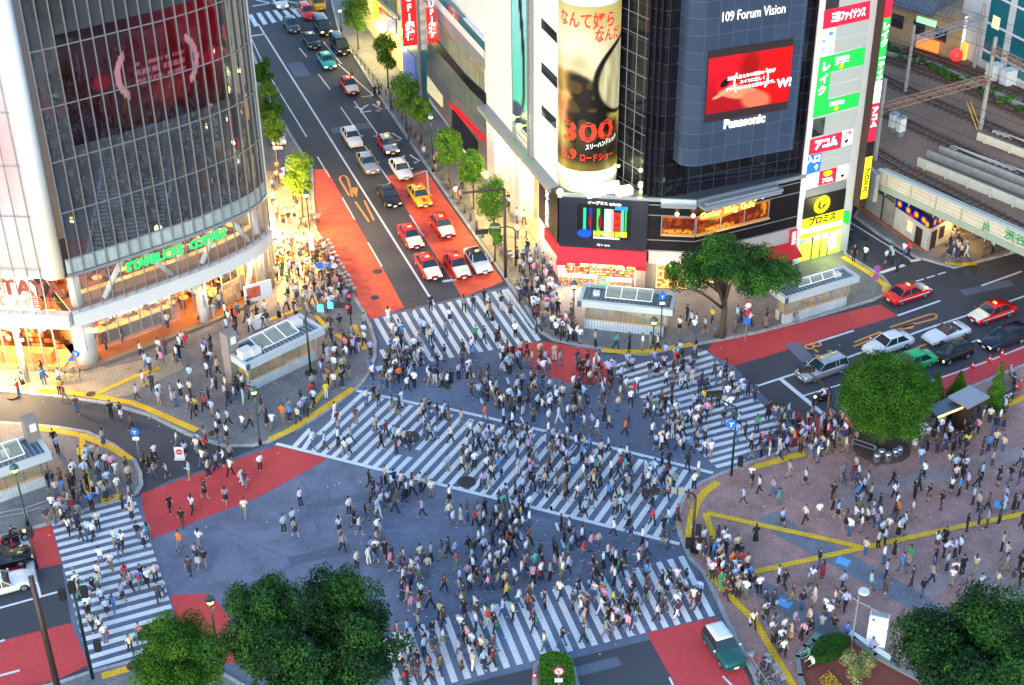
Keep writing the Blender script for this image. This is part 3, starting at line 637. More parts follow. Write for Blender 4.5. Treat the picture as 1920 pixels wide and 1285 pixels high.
# left facade: lit screen behind glass, shop banner, bright ground floor
def pastel(x, y):
    c = (.93, .9, .95); c = mixc(c, (1, .55, .6), .5 * el(x, y, .93, .45, .12, .2, .9)); c = mixc(c, (1, .78, .7), .6 * (vnoise(x * 9, y * 7) - .3)); c = mixc(c, (.75, .85, 1), .5 * (vnoise(x * 7 + 9, y * 5) - .3))
    return mixc(c, (1, .8, .6), .35 * (1 - y) ** 3)
def flpos(z0, z1, d): return lambda x, y: FL.pt(x * FL.len, z0 + (z1 - z0) * y, d)
picture('lit_screen_wall', flpos(10.2, QT, -.25), 120, 60, pastel, paintmat('lit_wall_print', .85), qf)
b = MB(); FL.box(b, 0, FL.len, 9.5, 10.2, -.4, .02); wb(b, 'left_spandrel', m_offwhite, qf)
b = MB()
for k in range(32): FL.box(b, FL.len - .6 - k * 1.15, FL.len - .53 - k * 1.15, .4, QT, .0, .2)
for z in (10.4, 15.3, 19.8, 24.4, 29.1, 33.4): FL.box(b, 0, FL.len, z - .05, z + .05, .02, .12)
wb(b, 'left_mullions', m_steel, qf)
b = MB(); FL.box(b, 20, FL.len - 1.4, 6.1, 9.45, -.35, -.28); wb(b, 'shop_banner', emat('banner_glow', (1, .82, .76), .5, (.4, .36, .35)), qf)
a1, _ = FL.at(97, 550); b = MB(); ftext(b, 'TSUTAYA', FL, a1 - 3.6, 8.35, 2.0, -.2, .07, fit=9.2); wb(b, 'banner_lettering', mat('dark_red_print', (.12, .01, .02), .6), qf)
b = MB(); ftext(b, '22:00', FL, a1 - 5.8, 7.0, 1.3, -.2, .0, fit=3.2); ftext(b, 'まで', FL, a1 - 2.9, 6.85, .8, -.2); ftext(b, '営業', FL, a1 - 1.0, 6.95, 1.3, -.2); wb(b, 'opening_hours_lettering', mat('orange_red_print', (.5, .08, .03), .6), qf)
b = MB(); FL.box(b, 10, FL.len - .8, .35, 4.6, -4.5, -4.3); b.mat(1); FL.box(b, 10, FL.len - .5, .1, .3, -4.3, -.2); b.mat(2); FL.box(b, FL.len - 7, FL.len - 1.6, .3, 1.4, -2.0, -.9); wb(b, 'bright_shop_interior', [mat('yellow_wall', (.7, .4, .12), .7, noise=.3, nscale=1), m_wood2, m_wood], qf)
b = MB()
for k in range(9): c = FL.pt(FL.len - 2 - k * 1.7, 3.6 - (k % 3) * .5, -1.5 - (k % 2)); b.ball(c, .17, 8, 5)
each(b, 'pendant_lamp', emat('pendant_glow', (1, .7, .3), 22), qf)
for k in range(4): c = FL.pt(FL.len - 2.5 - k * 4, 3.7, -1.9); lamp(c, 230, (1, .62, .24), .3)
for k in range(3): c = FL.pt(FL.len - 3 - k * 4.5, 3.6, 3.0); lamp(c, 750, (1, .66, .28), .5)
for k in range(8):
    c = FL.pt(FL.len - 1.8 - k * 1.6, 9.55, .25); b = MB(); b.box(c, (.3, .25, .15)); wb(b, 'banner_lamp', emat('banner_lamp_glow', (1, .75, .3), 5), qf)
for k in range(3): lamp(FL.pt(FL.len - 3 - k * 4, 9.2, .9), 14, (1, .7, .35), .2)

# lit shop fronts along the avenue side of the glass building
SF = Fr((-22.3, 122.8), (-31.5, 149.5))
b = MB()
for k in range(5): SF.box(b, .8 + k * 4.4, 4.4 + k * 4.4, .3, 3.6, .02, .1)
each(b, 'side_shop_window', emat('side_window_glow', (1, .6, .18), 1.2), qf)
b = MB()
for k in range(5): SF.box(b, 1.6 + k * 4.4, 3.6 + k * 4.4, 3.9, 4.15, .1, .5)
each(b, 'side_shop_light', emat('side_light_glow', (1, .7, .3), 14), qf)
for k in range(4): lamp(SF.pt(2.2 + k * 5, 3.8, 1.6), 1500 if k < 3 else 800, (1, .6, .24), .4)

# stocked shelves and pictures on the rear walls of the lit floors
def stock(x, y):
    i, j = int(x * 60), int(y * 8); h = vnoise(i * 2.7 + .5, j * 4.1 + .5, 2); h2 = vnoise(x * 12, y * 2, 6)
    c = [(.95, .7, .35), (.6, .25, .1), (.9, .5, .2), (.3, .12, .06), (1, .85, .6), (.75, .2, .12), (.5, .35, .2), (.98, .75, .4)][int(h * 7.99)]
    if (y * 8) % 1 < .16: c = (.25, .1, .05)
    return mixc(c, (.2, .08, .04), .75 * (h2 > .6))
def qpos(s0, s1, z0, z1, d):
    def f(x, y): p_, e_, n_ = qc(s0 + (s1 - s0) * x); return p_ + n_ * d + Vector((0, 0, z0 + (z1 - z0) * y))
    return f
mst = paintmat('stock_print', 0)
picture('stocked_wall', qpos(.5, QL - .5, .4, 4.3, -5.2), 150, 24, stock, mst, qf); picture('stocked_wall', qpos(.5, QL - .5, 6.1, 9.2, -5.6), 150, 24, stock, mst, qf)
picture('stocked_wall', lambda x, y: FL.pt(12 + (FL.len - 13.5) * x, .35 + 4.1 * y, -3.4), 150, 30, stock, paintmat('stock_print_lit', .25), qf)
# dim advertising screen behind the curved glass
def dimad(x, y):
    c = (.09, .07, .09); c = mixc(c, (.5, .02, .1), .8 * el(x, y, .9, .75, .35, .5, 1.1)); c = mixc(c, (.28, .05, .1), .6 * el(x, y, .55, .5, .5, .45, 1)); c = mixc(c, (.45, .16, .14), .6 * el(x, y, .62, .28, .12, .12, .8)); c = mixc(c, (.5, .05, .1), .8 * el(x, y, .22, .5, .05, .07, .5))
    for cx, sg in ((.36, -1), (.78, 1)):
        d_ = math.hypot((x - cx + sg * .1) / .14, (y - .5) / .24)
        if abs(d_ - 1) < .12 and (x - cx + sg * .1) * sg > .08: c = mixc(c, (.85, .6, .65), .8)
    if .42 < x < .74 and (abs(y - .58) < .018 or abs(y - .5) < .018 or abs(y - .42) < .018) and vnoise(x * 120, y * 10) > .4: c = mixc(c, (.8, .5, .55), .6)
    return mixc(c, (.6, .1, .2), .6 * (abs(y - .44) < .07 and .86 < x < .99 and vnoise(x * 40, y * 9) > .45))
md = paintmat('dim_screen_print', .62, .03); md.node_tree.nodes['Principled BSDF'].inputs['IOR'].default_value = 1.9
ST_ = (QL - .6) / 20
picture('dim_screen', qpos(.6 + 2 * ST_, .6 + 16 * ST_, 20.7, 30.0, .012), 110, 60, dimad, md, qf)
# ---------------------------------------------------------------- the corner building with the advertising screens
pb = thing('screen_corner_building', 'white and black corner building with a round poster drum and large screens', 'building', (8, 122, 0))
Z4 = lambda x, y: (1400 + x / 3.2115, y / 3.2115)
Z7 = lambda x, y: (940 + x / 3.57, 340 + y / 3.57)
Z3 = lambda x, y: (760 + x / 6.4, y / 6.4)
Z45 = lambda x, y: (1140 + x / 4.942, 200 + y / 4.942)
Z46 = lambda x, y: (1480 + x / 4.283, 220 + y / 4.283)
Z44 = lambda x, y: (880 + x / 4.283, 180 + y / 4.283)
Z1 = lambda x, y: (900 + x / 3.212, y / 3.212)
TOP = 37
F1 = Fr((-13.1, 174.2), (4.5, 124.0))
m_tile = tilemat('white_wall_tiles', (.68, .68, .67), (.72, .72, .71), (.5, .5, .5), 1.2, .6, vertical=True, rot=math.atan2(F1.e.y, F1.e.x), noise=.02, stain=.03)
def fa(u, v, d=0): return F1.at(u, v, d)[0]
aL = fa(912, 300); aR = F1.len
# wall with the arcade cut out below z 9
cz = F1.at(922, 209)[1]
b = MB(); F1.box(b, aL, aR, 9.0, TOP, -8, 0)
for u0, u1 in ((914, 928), (962, 973)): F1.box(b, fa(u0, 330), fa(u1, 330), 0, 9.0, -1.6, 0)
F1.box(b, fa(1008, 470), aR, 0, 9.0, -1.5, 0)
wb(b, 'tiled_wall', m_tile, pb)
b = MB(); F1.box(b, aL + .6, aR + .2, 8.8, 9.25, 0, 1.1); wb(b, 'arcade_canopy', m_grey, pb)
b = MB(); b.mat(0); F1.box(b, aL, aR, 0, 9, -8, -7.8); b.mat(1); F1.box(b, aL, aR, 8.85, 8.97, -7.8, -.1); b.mat(2); F1.box(b, aL, aR, .12, .2, -7.8, -.1)
wb(b, 'arcade_interior', [mat('cream_wall', (.85, .68, .3), .7), mat('cream_ceiling', (.8, .75, .55), .7), m_pave_w], pb)
p = G(972, 404, .12)
b = MB(); b.tube((p.x + .3, p.y + .6, .1), (p.x + .3, p.y + .6, 9), 1.15, n=28); wb(b, 'arcade_column', m_whitepaint, pb, True)
# zigzag light frames hanging under the canopy
b = MB()
for u0, v0, u1, v1, n in ((929, 232, 961, 290, 4), (972, 282, 1016, 345, 5)):
    s0, z0 = F1.at(u0, v0); s1, z1 = F1.at(u1, v1)
    for k in range(n):
        t = s0 + (s1 - s0) * k / n; w = (s1 - s0) / n; b.tube(F1.pt(t, 7.0, -.15), F1.pt(t + w * .5, 8.8, -.15), .06, n=6); b.tube(F1.pt(t + w * .5, 8.8, -.15), F1.pt(t + w, 7.0, -.15), .06, n=6)
wb(b, 'zigzag_light_frames', emat('cream_glow', (1, .93, .55), 1.6), pb)
for k in range(4): lamp(F1.pt(aL + 2 + k * 4.2, 8.2, -1.2), 1100, (1, .8, .34), .4)
for k in range(4): c = F1.pt(aL + 2 + k * 4.2, 8.7, -2.4); b = MB(); b.box(c, (.9, .9, .12)); wb(b, 'arcade_light', emat('arcade_glow', (1, .9, .5), 9), pb)
for k, (x, y) in enumerate(((372, 215), (372, 745), (372, 1262))):
    b = MB(); q = [Z3(1632, y), Z3(1822, y + 190), Z3(1822, y + 325), Z3(1632, y + 120)] if k < 2 else [Z1(370, 632), Z1(458, 715), Z1(458, 780), Z1(370, 690)]
    if k == 0: q = [Z3(1632, 215), Z3(1815, 400), Z3(1822, 525), Z3(1632, 335)]
    F1.quadpx(b, q, -.05, .02); wb(b, 'slot_window', m_darkglass, pb)
# vertical banner in its lattice frame
s0, _ = F1.at(967, 100); s1, _ = F1.at(994, 120); zb0 = F1.at(980, 235)[1]
def banner_col(x, y):
    c = mixc((.75, .9, 1), (.2, .75, .6), (1 - y) * 1.3 - .3); c = mixc(c, (.02, .03, .05), el(x, y, .62 + .18 * sin(y * 7), .5, .11, .55, .3)); c = mixc(c, (.8, .4, .2), .9 * el(x, y, .4, .97, .15, .05)); return mixc(c, (.02, .1, .35), el(x, y, .5, .0, .9, .09))
picture('vertical_banner', lambda x, y: F1.pt(s0 + (s1 - s0) * x, zb0 + (TOP - zb0) * y, .35), 12, 120, banner_col, paintmat('banner_print', .85), pb)
b = MB()
for s in (s0 - .1, s1 + .15, s1 + .9): F1.box(b, s - .05, s + .05, 9.2, TOP, .05, .4)
z = 9.5
while z < TOP: F1.box(b, s1 + .15, s1 + .9, z, z + .08, .2, .3); z += .55
z = 9.5
while z < zb0: F1.box(b, s0, s1, z, z + .08, .2, .3); z += .7
wb(b, 'lattice_frame', m_grey, pb)
for (u, v) in ((961, 221), (974, 237)):
    s, z = F1.at(u, v, 1); c = F1.pt(s, z, 1.0); b = MB(); b.ball(c, .28, 8, 6); b.tube(F1.pt(s, z, .1), c, .04, n=5); wb(b, 'green_floodlight', emat('yellow_green_lamp', (.7, 1, .1), 10), pb); lamp(c + F1.n * .4, 45, (.75, 1, .3), .2)
# recessed banded part further up the avenue
aW0 = fa(795, 160)
b = MB(); F1.box(b, aW0, aL, 0, TOP, -9, -.5); wb(b, 'recessed_wall', m_tile, pb)
m_winrow = tilemat('interior_windows', (.16, .2, .16), (.28, .3, .2), (.05, .06, .06), 2.2, 6, vertical=True, rot=1, offset=0, rough=.15)
def bandq(name, pts, m, d=.0, depth=.5):
    b = MB(); F1.quadpx(b, [Z3(*p) for p in pts], d - depth, d); wb(b, name, m, pb)
bandq('white_band', [(470, 0), (960, 500), (960, 760), (240, 0)], m_tile, .0)
bandq('strip_window', [(390, 0), (480, 0), (948, 510), (948, 615)], m_teal, .03)
bandq('soffit_band', [(215, 0), (290, 0), (950, 715), (960, 830), (700, 590), (500, 380)], m_grey, .05)
bandq('shop_glazing', [(240, 95), (500, 380), (700, 590), (960, 830), (960, 1120), (700, 880), (500, 640), (360, 470), (250, 255)], m_winrow, -.05)
bandq('dark_band', [(250, 255), (360, 470), (500, 640), (700, 880), (960, 1120), (965, 1265), (780, 1080), (560, 820), (380, 620), (270, 470)], m_black, .1)
bandq('lower_glazing', [(270, 470), (380, 620), (560, 820), (780, 1080), (965, 1265), (968, 1560), (760, 1330), (440, 1000), (255, 700)], mat('green_grey_glazing', (.12, .16, .15), .12, noise=.3, nscale=1), .0)
bandq('grey_columns', [(255, 700), (440, 1000), (760, 1330), (968, 1560), (972, 2050), (700, 1760), (250, 1120)], mat('stone_grey', (.16, .15, .15), .5, noise=.2), -.2)
bandq('red_strip_sign', [(510, 1235), (600, 1305), (930, 1655), (930, 1695), (760, 1520), (600, 1350)], emat('red_strip_glow', (.8, .004, .01), .7), .1, .3)
bandq('lit_shop_window', [(262, 915), (440, 1160), (440, 1290), (262, 1100)], emat('pale_window_glow', (.8, .72, .4), .55), -.1)
for p0_, p1_, g_ in (((560, 1420), (850, 1760), 0), ((690, 1880), (960, 2130), 1)):
    x0, y0 = p0_; x1, y1 = p1_
    bandq('dark_shopfront' if g_ == 0 else 'yellow_shopfront', [(x0, y0 - 100), (x1, y1 - 60), (x1, y1 + 240), (x0, y0 + 200)], m_black if g_ == 0 else emat('yellow_front_glow', (1, .85, .35), .8), .0)
# ---- poster drum
dc = Vector((7.15, 124.1)); dr = 2.72
def cylpt(th, z, r=dr): return Vector((dc.x + r * sin(th), dc.y - r * cos(th), z))
b = MB(); b.tube((dc.x, dc.y, 9.4), (dc.x, dc.y, TOP), dr, n=64); wb(b, 'poster_drum', m_whitepaint, pb, True)
for z in (10.6,):
    b = MB(); b.chain([(dc.x, dc.y, z), (dc.x, dc.y, z + .12)], [dr + .08] * 2, 64); wb(b, 'drum_ring', m_steel, pb)
def cyl_z(v): # height of the drum front seen at image row v
    r = ray(1100, v); lo = (dc.y - dr) / r.y; return CH + r.z * lo
pz0, pz1 = cyl_z(322), cyl_z(13)
def poster(x, y):
    """generic stand-in: pale golden sky over a dark rocky mass, with a dark rimmed disc at the right"""
    n1 = vnoise(x * 5, y * 12); n2 = vnoise(x * 22, y * 60, 3); n3 = vnoise(x * 9, y * 26, 8)
    c = mixc((.8, .72, .36), (1, .98, .86), el(x, y, .35, .74, .6, .2, 1.3)); c = mixc(c, (.6, .5, .2), .5 * n1); c = mixc(c, (.62, .5, .2), el(x, y, .12, .56, .2, .05, .8))
    c = mixc(c, (.62, .3, .2), el(x, y, .15, .36, .42, .09, .7) * (.5 + .5 * n2)); c = mixc(c, (.5, .42, .16), el(x, y, .1, .5, .14, .03, .8))
    m = max(el(x, y, .5, .36, .3, .17, .25, .3), el(x, y, .44, .5, .24, .09, .3, -.3), el(x, y, .62, .2, .34, .14, .3)); c = mixc(c, mixc((.05, .04, .03), (.5, .4, .2), .5 * (n3 > .58)), m)
    c = mixc(c, (.04, .03, .03), el(x, y, 1.0, .57, .46, .23, .05, .1)); c = mixc(c, mixc((.88, .85, .68), (.35, .32, .1), vnoise(x * 26, y * 8, 4) * (1.3 - x)), el(x, y, 1.03, .57, .42, .212, .06, .1))
    c = mixc(c, (.08, .06, .03), .85 * max(0, min(1, (.22 - y) * 8))); return mixc(c, (.66, .54, .14), .8 * max(0, min(1, (.07 - y) * 25)) * (.4 + n1))
picture('round_poster', lambda x, y: cylpt((x - .5) * 2.9 - .05, pz0 + (pz1 - pz0) * y, dr + .04), 60, 130, poster, paintmat('poster_print', .8), pb)
def cyltext(body, x, z, size, mb, bold=.03, fit=None, slant=0):
    vs, fs = text_verts(body, size, bold, .02)
    k = 1
    if fit: k = fit / (max(v.x for v in vs) - min(v.x for v in vs))
    out = []
    for v in vs: out.append(cylpt((x - .5) * 2.9 - .05 + v.x * k / dr, z + v.y + v.x * slant, dr + .07 + v.z * .3))
    mb.add(out, fs)
m_redglow = emat('red_print', (.85, .03, .01), .75)
zz = lambda v: cyl_z(v)
b = MB(); cyltext('なんて奴ら', .46, zz(42), 1.55, b, .03, 5.3); cyltext('なんだ', .72, zz(70), 1.3, b, .03, 2.6); wb(b, 'red_poster_lettering', m_redglow, pb)
b = MB(); cyltext('300', .5, zz(250), 2.6, b, .05, 4.9, .06); cyltext('6.9', .27, zz(293), 1.4, b, .03, 1.6); cyltext('ロードショー', .62, zz(297), .85, b, .01, 3.2); wb(b, 'red_title_lettering', m_redglow, pb)
b = MB(); cyltext('スリーハンドレッド', .68, zz(272), .6, b, .01, 3.2, .1); wb(b, 'white_title_lettering', emat('white_print', (1, 1, .95), .9), pb)
b = MB()
for k in range(9): th = -1.3 + k * .32; b.box(cylpt(th, pz0 - .35, dr + .25), (.3, .2, .18), th)
wb(b, 'drum_uplighters', emat('uplighter_glow', (1, 1, .45), 5), pb)
for k in range(4): th = -1.2 + k * .75; lamp(cylpt(th, pz0 - .9, dr + 1.0), 22, (1, 1, .5), .2)
# ---- black glass tower
zr = 9.5
tB = G(1207, 366, zr); tC = G(1239, 374, zr); tD = G(1504, 325, zr)
FA_, FB_, FC_ = Fr((dc.x + 2.2, 125.6), tB), Fr(tB, tC), Fr(tC, (tD - Vector((0, 0, 0))))
rotT = math.atan2(FC_.e.y, FC_.e.x)
def glassgrid(name, rot): return tilemat(name, (.006, .006, .01), (.012, .012, .02), (.045, .045, .06), 1.3, 1.6, rough=.06, vertical=True, rot=rot, offset=0, msize=.03, stain=0, noise=0)
b = MB(); b.prism([(dc.x + 2.2, 125.6), (tB.x, tB.y), (tC.x, tC.y), (tD.x, tD.y), (tD.x + 1, tD.y + 12), (dc.x + 2, 140)], zr, TOP); wb(b, 'dark_glass_tower', glassgrid('tower_glass', rotT), pb)
b = MB()
for k in range(3): FB_.box(b, k * FB_.len / 3, k * FB_.len / 3 + .15, zr, TOP, 0, .35)
for k in range(3): FC_.box(b, .2 + k * 1.0, .32 + k * 1.0, zr, TOP, 0, .25)
wb(b, 'glass_fins', m_black, pb)
b = MB()
for k in range(16): FA_.box(b, .1, FA_.len, zr + .4 + k * 1.8, zr + .46 + k * 1.8, 0, .05)
for k in range(3): FA_.box(b, .8 + k * 1.3, .86 + k * 1.3, zr, TOP, 0, .05)
wb(b, 'side_glass_grid', m_grey, pb)
lamp(FA_.pt(1.8, 11.2, 1.2), 150, (.9, 1, .4), .2); lamp((13.6, 119.2, 10.8), 25, (.9, 1, .4), .2)
for c in ((dc.x - 2.6, 121.3, 9.95), (dc.x + .1, 120.9, 9.95), (dc.x + 2.9, 121.2, 10.1), (12.0, 121.6, 10.4)):
    b = MB(); b.ball(c, .3, 10, 6); b.box((c[0], c[1], 9.65), (.3, .3, .3)); wb(b, 'rooftop_floodlight', emat('flood_glow', (1, 1, .35), 12), pb); lamp((c[0], c[1] - .5, c[2] + .3), 18, (1, 1, .5), .2)
b = MB()
for x, y in ((1120, 372), (1170, 372)):
    q = G(x, y - 6, 9.6); b.box((q.x, q.y, 10.0), (1.5, .8, .8), rotT); 
q = G(1145, 366, 9.6); b.box((q.x, q.y + .5, 10.1), (1.6, .9, 1.0), 0)
wb(b, 'rooftop_units', m_offwhite, pb)
# ---- big screen box standing proud of the tower
SB = Fr(FC_.pt(0, 0, 2.4), FC_.pt(FC_.len, 0, 2.4))
q = [SB.at(*Z45(855, 590)), SB.at(*Z45(1722, 357))]; sx0, sx1 = q[0][0], SB.at(*Z45(1745, 100))[0]; sz0 = (q[0][1] + q[1][1]) / 2
m_boxp = tilemat('screen_box_panels', (.03, .05, .09), (.037, .06, .105), (.07, .095, .15), 1.35, 1.5, rough=.25, vertical=True, rot=rotT, offset=0, msize=.03, stain=.03, noise=.03)
b = MB()
pts = [SB.pt(sx0, 0, 0), SB.pt(sx1, 0, 0), SB.pt(sx1, 0, -2.3), SB.pt(sx0 - 1.6, 0, -2.3)] + [SB.pt(sx0 - 1.6 + .5 - .5 * cos(t), 0, -1.3 + 1.0 * sin(t) + (.0)) for t in (0, .5)] + [SB.pt(sx0 - 1.1, 0, -.35), SB.pt(sx0 - .5, 0, -.06)]
b.prism([(p.x, p.y) for p in pts], sz0, TOP); wb(b, 'screen_box', m_boxp, pb)
def scr(px, d): return [SB.at(u, v, d) for u, v in px]
c4 = scr([Z4(-233, 330), Z4(290, 210), Z4(235, 650), Z4(-257, 750)], .05)
b = MB(); sA = (c4[0][0] + c4[3][0]) / 2; sB_ = (c4[1][0] + c4[2][0]) / 2; zA = (c4[2][1] + c4[3][1]) / 2; zB = (c4[0][1] + c4[1][1]) / 2
SB.box(b, sA, sB_, zA, zB, 0, .08); wb(b, 'screen_frame', mat('screen_bezel', (.03, .018, .022), .4), pb)
r4 = scr([Z4(-228, 375), Z4(283, 255), Z4(248, 590), Z4(-250, 710)], .1)
rA = (r4[0][0] + r4[3][0]) / 2; rB = (r4[1][0] + r4[2][0]) / 2; rz0 = (r4[2][1] + r4[3][1]) / 2; rz1 = (r4[0][1] + r4[1][1]) / 2
def redad(x, y):
    c = mixc((.86, .05, .12), (.5, .02, .08), el(x, y, .1, .1, .9, .5, 1.3) * .7); c = mixc(c, (.5, .0, .01), .8 * el(x, y, .5, .75, .12, .3, .8))
    c = mixc(c, (.85, .01, .03), el(x, y, .85, .45, .25, .6, .4) * .8)
    c = mixc(c, (.85, .5, .36), el(x, y, .38, .32, .25, .12, .25, -.35)); c = mixc(c, (.78, .4, .28), el(x, y, .6, .12, .2, .16, .4, -.8))
    for k in range(4): c = mixc(c, (.92, .55, .4), el(x, y, .14 + .05 * k, .3 + .045 * k, .08, .03, .5, .5))
    c = mixc(c, (.8, .02, .12), el(x, y, .19, .52, .09, .13, .15, -.5)); c = mixc(c, (.02, .01, .02), el(x, y, .21, .52, .045, .08, .2, -.5))
    return mixc(c, (.35, 0, .01), .25 * (sin(x * 160) > .6) * el(x, y, .9, .5, .2, .6, .3))
picture('video_screen', lambda x, y: SB.pt(rA + (rB - rA) * x, rz0 + (rz1 - rz0) * y, .12), 120, 72, redad, paintmat('video_print', 1.15), pb)
m_scrw = emat('screen_white', (1, .95, .95), 1.0)
b = MB(); sw, sh = rB - rA, rz1 - rz0
for (t, x, y, s) in (('充実人生とあの情熱の一部が', .52, .60, .36), ('スイスに楽しく', .54, .50, .36), ('アナタの人たちに贈られます。', .53, .40, .36)): ftext(b, t, SB, rA + sw * x, rz0 + sh * y, s, .16, .01, roll=.03)
ftext(b, 'W!', SB, rA + sw * .93, rz0 + sh * .35, 1.1, .16, .04)
for cx, a0 in ((.34, pi * .68), (.70, -pi * .32)):
    pp = [SB.pt(rA + sw * (cx + (.04 if a0 > 1 else -.04)) + sh * .18 * cos(a0 + t * .64 * pi / 6) * .55, rz0 + sh * .5 + sh * .2 * sin(a0 + t * .64 * pi / 6), .16) for t in range(7)]; b.chain(pp, [.07] * 7, 6)
wb(b, 'screen_caption', m_scrw, pb)
b = MB(); s, z = SB.at(1396, 228, .1); ftext(b, 'Panasonic', SB, s, z, 1.15, .1, .05, fit=4.1); wb(b, 'screen_maker_lettering', m_scrw, pb)
b = MB(); s, z = SB.at(1413, 25, .1); ftext(b, '109 Forum Vision', SB, s, z, 1.25, .1, .0, fit=6.0); wb(b, 'screen_name_lettering', m_scrw, pb)
# ---- podium
P0, P1, P2 = Fr((4.5, 121.7), (12.6, 120.4)), Fr((12.6, 120.4), (16.9, 119.9)), Fr((16.9, 119.9), (27.6, 124.9))
b = MB(); b.prism([(4.5, 121.75), (12.6, 120.45), (16.9, 119.95), (27.5, 124.9), (27.5, 135), (5, 135)], 4.2, 9.5); wb(b, 'podium', m_black, pb)
b = MB(); b.prism([(4.4, 121.6), (12.6, 120.3), (16.9, 119.8), (27.6, 124.8), (28, 136), (5, 136)], 9.5, 9.66); wb(b, 'podium_roof', mat('roof_grey', (.06, .07, .085), .5, noise=.2), pb)
b = MB()
for fr in (P1, P2):
    for z in (4.25, 5.35, 7.9, 8.95): fr.box(b, 0, fr.len, z, z + .07, 0, .06)
    fr.box(b, 0, fr.len, 9.42, 9.75, 0, .25)
P0.box(b, 0, P0.len, 9.42, 9.7, 0, .2)
wb(b, 'horizontal_trim', m_steel, pb)
b = MB(); P2.box(b, -.2, 8.4, 9.3, 9.55, .1, 1.5); b.mat(1); P2.box(b, .3, 8.0, 9.55, 9.75, .9, 1.2); P2.box(b, 0, 8.2, 9.15, 9.3, .4, 1.6); P1.box(b, P1.len - 3.2, P1.len, 9.15, 9.5, .1, .9); wb(b, 'projecting_canopy', [m_grey, m_steel], pb)
# first floor restaurant behind glass
r0 = P1.len - 3.1; r1 = 8.0
def room(fr, a0, a1, z0, z1, m, dep=-1.6):
    b = MB(); fr.box(b, a0, a1, z0, z1, .01, .03); return b
b = MB(); b.mat(0); P1.box(b, r0, P1.len, 6.0, 6.15, 0, .35); P2.box(b, 0, r1, 6.0, 6.15, 0, .35); b.mat(1); P1.box(b, r0, P1.len, 6.15, 7.85, .02, .06); P2.box(b, 0, r1, 6.15, 7.85, .02, .06)
for a in (0, 2.6, 5.2, 7.9): b.mat(2); P2.box(b, a, a + .08, 6.15, 7.85, .1, .2)
for a in (r0, P1.len - .05): P1.box(b, a, a + .08, 6.15, 7.85, .1, .2)
wb(b, 'restaurant_window', [m_wood2, emat('restaurant_glow', (1, .3, .03), .55, (.3, .08, .02)), m_steel], pb)
def rest(x, y):
    c = mixc((.45, .1, .01), (.9, .42, .06), vnoise(x * 14, y * 3)); c = mixc(c, (.25, .03, .01), vnoise(x * 30 + 4, y * 7) * .8); c = mixc(c, (.95, .6, .15), el(x, y, .3, .12, .25, .14, .5)); c = mixc(c, (.9, .5, .1), el(x, y, .93, .55, .045, .5, .1))
    return mixc(c, (.2, .04, .01), .8 * (vnoise(x * 50, y * 12, 5) > .62))
picture('restaurant_interior', lambda x, y: P2.pt(.1 + (r1 - .2) * x, 6.18 + 1.6 * y, .08), 90, 24, rest, paintmat('restaurant_print', .9), pb)
picture('restaurant_interior', lambda x, y: P1.pt(r0 + (P1.len - r0) * x, 6.18 + 1.6 * y, .08), 30, 20, lambda x, y: rest(x * .4 + .1, y), paintmat('restaurant_print', .9), pb)
b = MB(); P2.quadpx(b, [Z45(830, 1030), Z45(1010, 955), Z45(1370, 875), Z45(1340, 925), Z45(1010, 1040), Z45(860, 1055)], .2, .3); wb(b, 'red_neon_sign', emat('neon_red', (1, .12, .01), 1.2), pb)
b = MB()
for k, ch in enumerate('Center Bldg Cafe'):
    if ch != ' ':
        u = 865 + k * 31.0; s, z = P2.at(*Z45(u + 12, 1015 - (u - 865) * .24), .35); vs, fs = text_verts(ch, .75, .05); M = P2.M(s, z, .36); b.add([M @ v for v in vs], fs)
wb(b, 'neon_lettering', emat('neon_yellow', (1, .7, .1), 2.2), pb)
b = MB()
for u, v in ((640, 1000), (790, 1015), (1435, 838), (1368, 856)):
    fr = P1 if u < 830 else P2; s, z = fr.at(*Z45(u, v), .5); b.ball(fr.pt(s, z, .45), .2, 8, 5)
wb(b, 'globe_lamps', emat('globe_glow', (1, .75, .2), 5), pb)
lamp(P2.pt(3, 6.9, 1.6), 60, (1, .5, .15), .3)
# lower storey: white fascia, shopfronts
b = MB(); P2.box(b, 1.2, P2.len - .3, 2.7, 4.2, -.3, .05); P1.box(b, .2, P1.len, 2.9, 4.2, -.3, .05); wb(b, 'white_fascia', mat('fascia_white', (.4, .4, .4), .5), pb)
b = MB(); P1.box(b, 0, P1.len, 0, 2.9, -.6, -.3); P2.box(b, 0, P2.len - .3, 0, 2.7, -.6, -.3); P0.box(b, 7.3, P0.len, 0, 4.2, -.3, .0); wb(b, 'stone_shopfront', mat('stone_panel', (.24, .21, .18), .5, noise=.15), pb)
b = MB(); P1.box(b, 1.0, P1.len - .4, .2, 2.7, -.25, -.2); P2.box(b, .4, 4.6, .2, 2.5, -.25, -.2); wb(b, 'lit_shop_window', emat('gold_window', (1, .68, .3), .9), pb)
def shopc(x, y): return mixc((1, .75, .4), (.5, .25, .08), (vnoise(x * 16, y * 9) > .5) * .8)
picture('lit_shop_display', lambda x, y: P1.pt(1.1 + (P1.len - 1.6) * x, .3 + 2.3 * y, -.12), 60, 30, shopc, paintmat('display_print', 1.3), pb)
lamp(P1.pt(2, 2.4, 1.4), 90, (1, .72, .35), .3); lamp(P2.pt(3, 2.2, 1.2), 60, (1, .72, .35), .3)
b = MB(); s, z = P2.at(*Z45(1700, 1210)); b.mat(0); P2.box(b, s - .35, s + .35, z - .9, z + .9, .1, .35); vtext(b.mat(1), '居酒屋', P2, s, z + .75, .5, .38); wb(b, 'red_upright_sign', [m_redp, m_scrw], pb)
b = MB(); a = MB(); sa0, sa1 = P2.len - 5.4, P2.len - .6
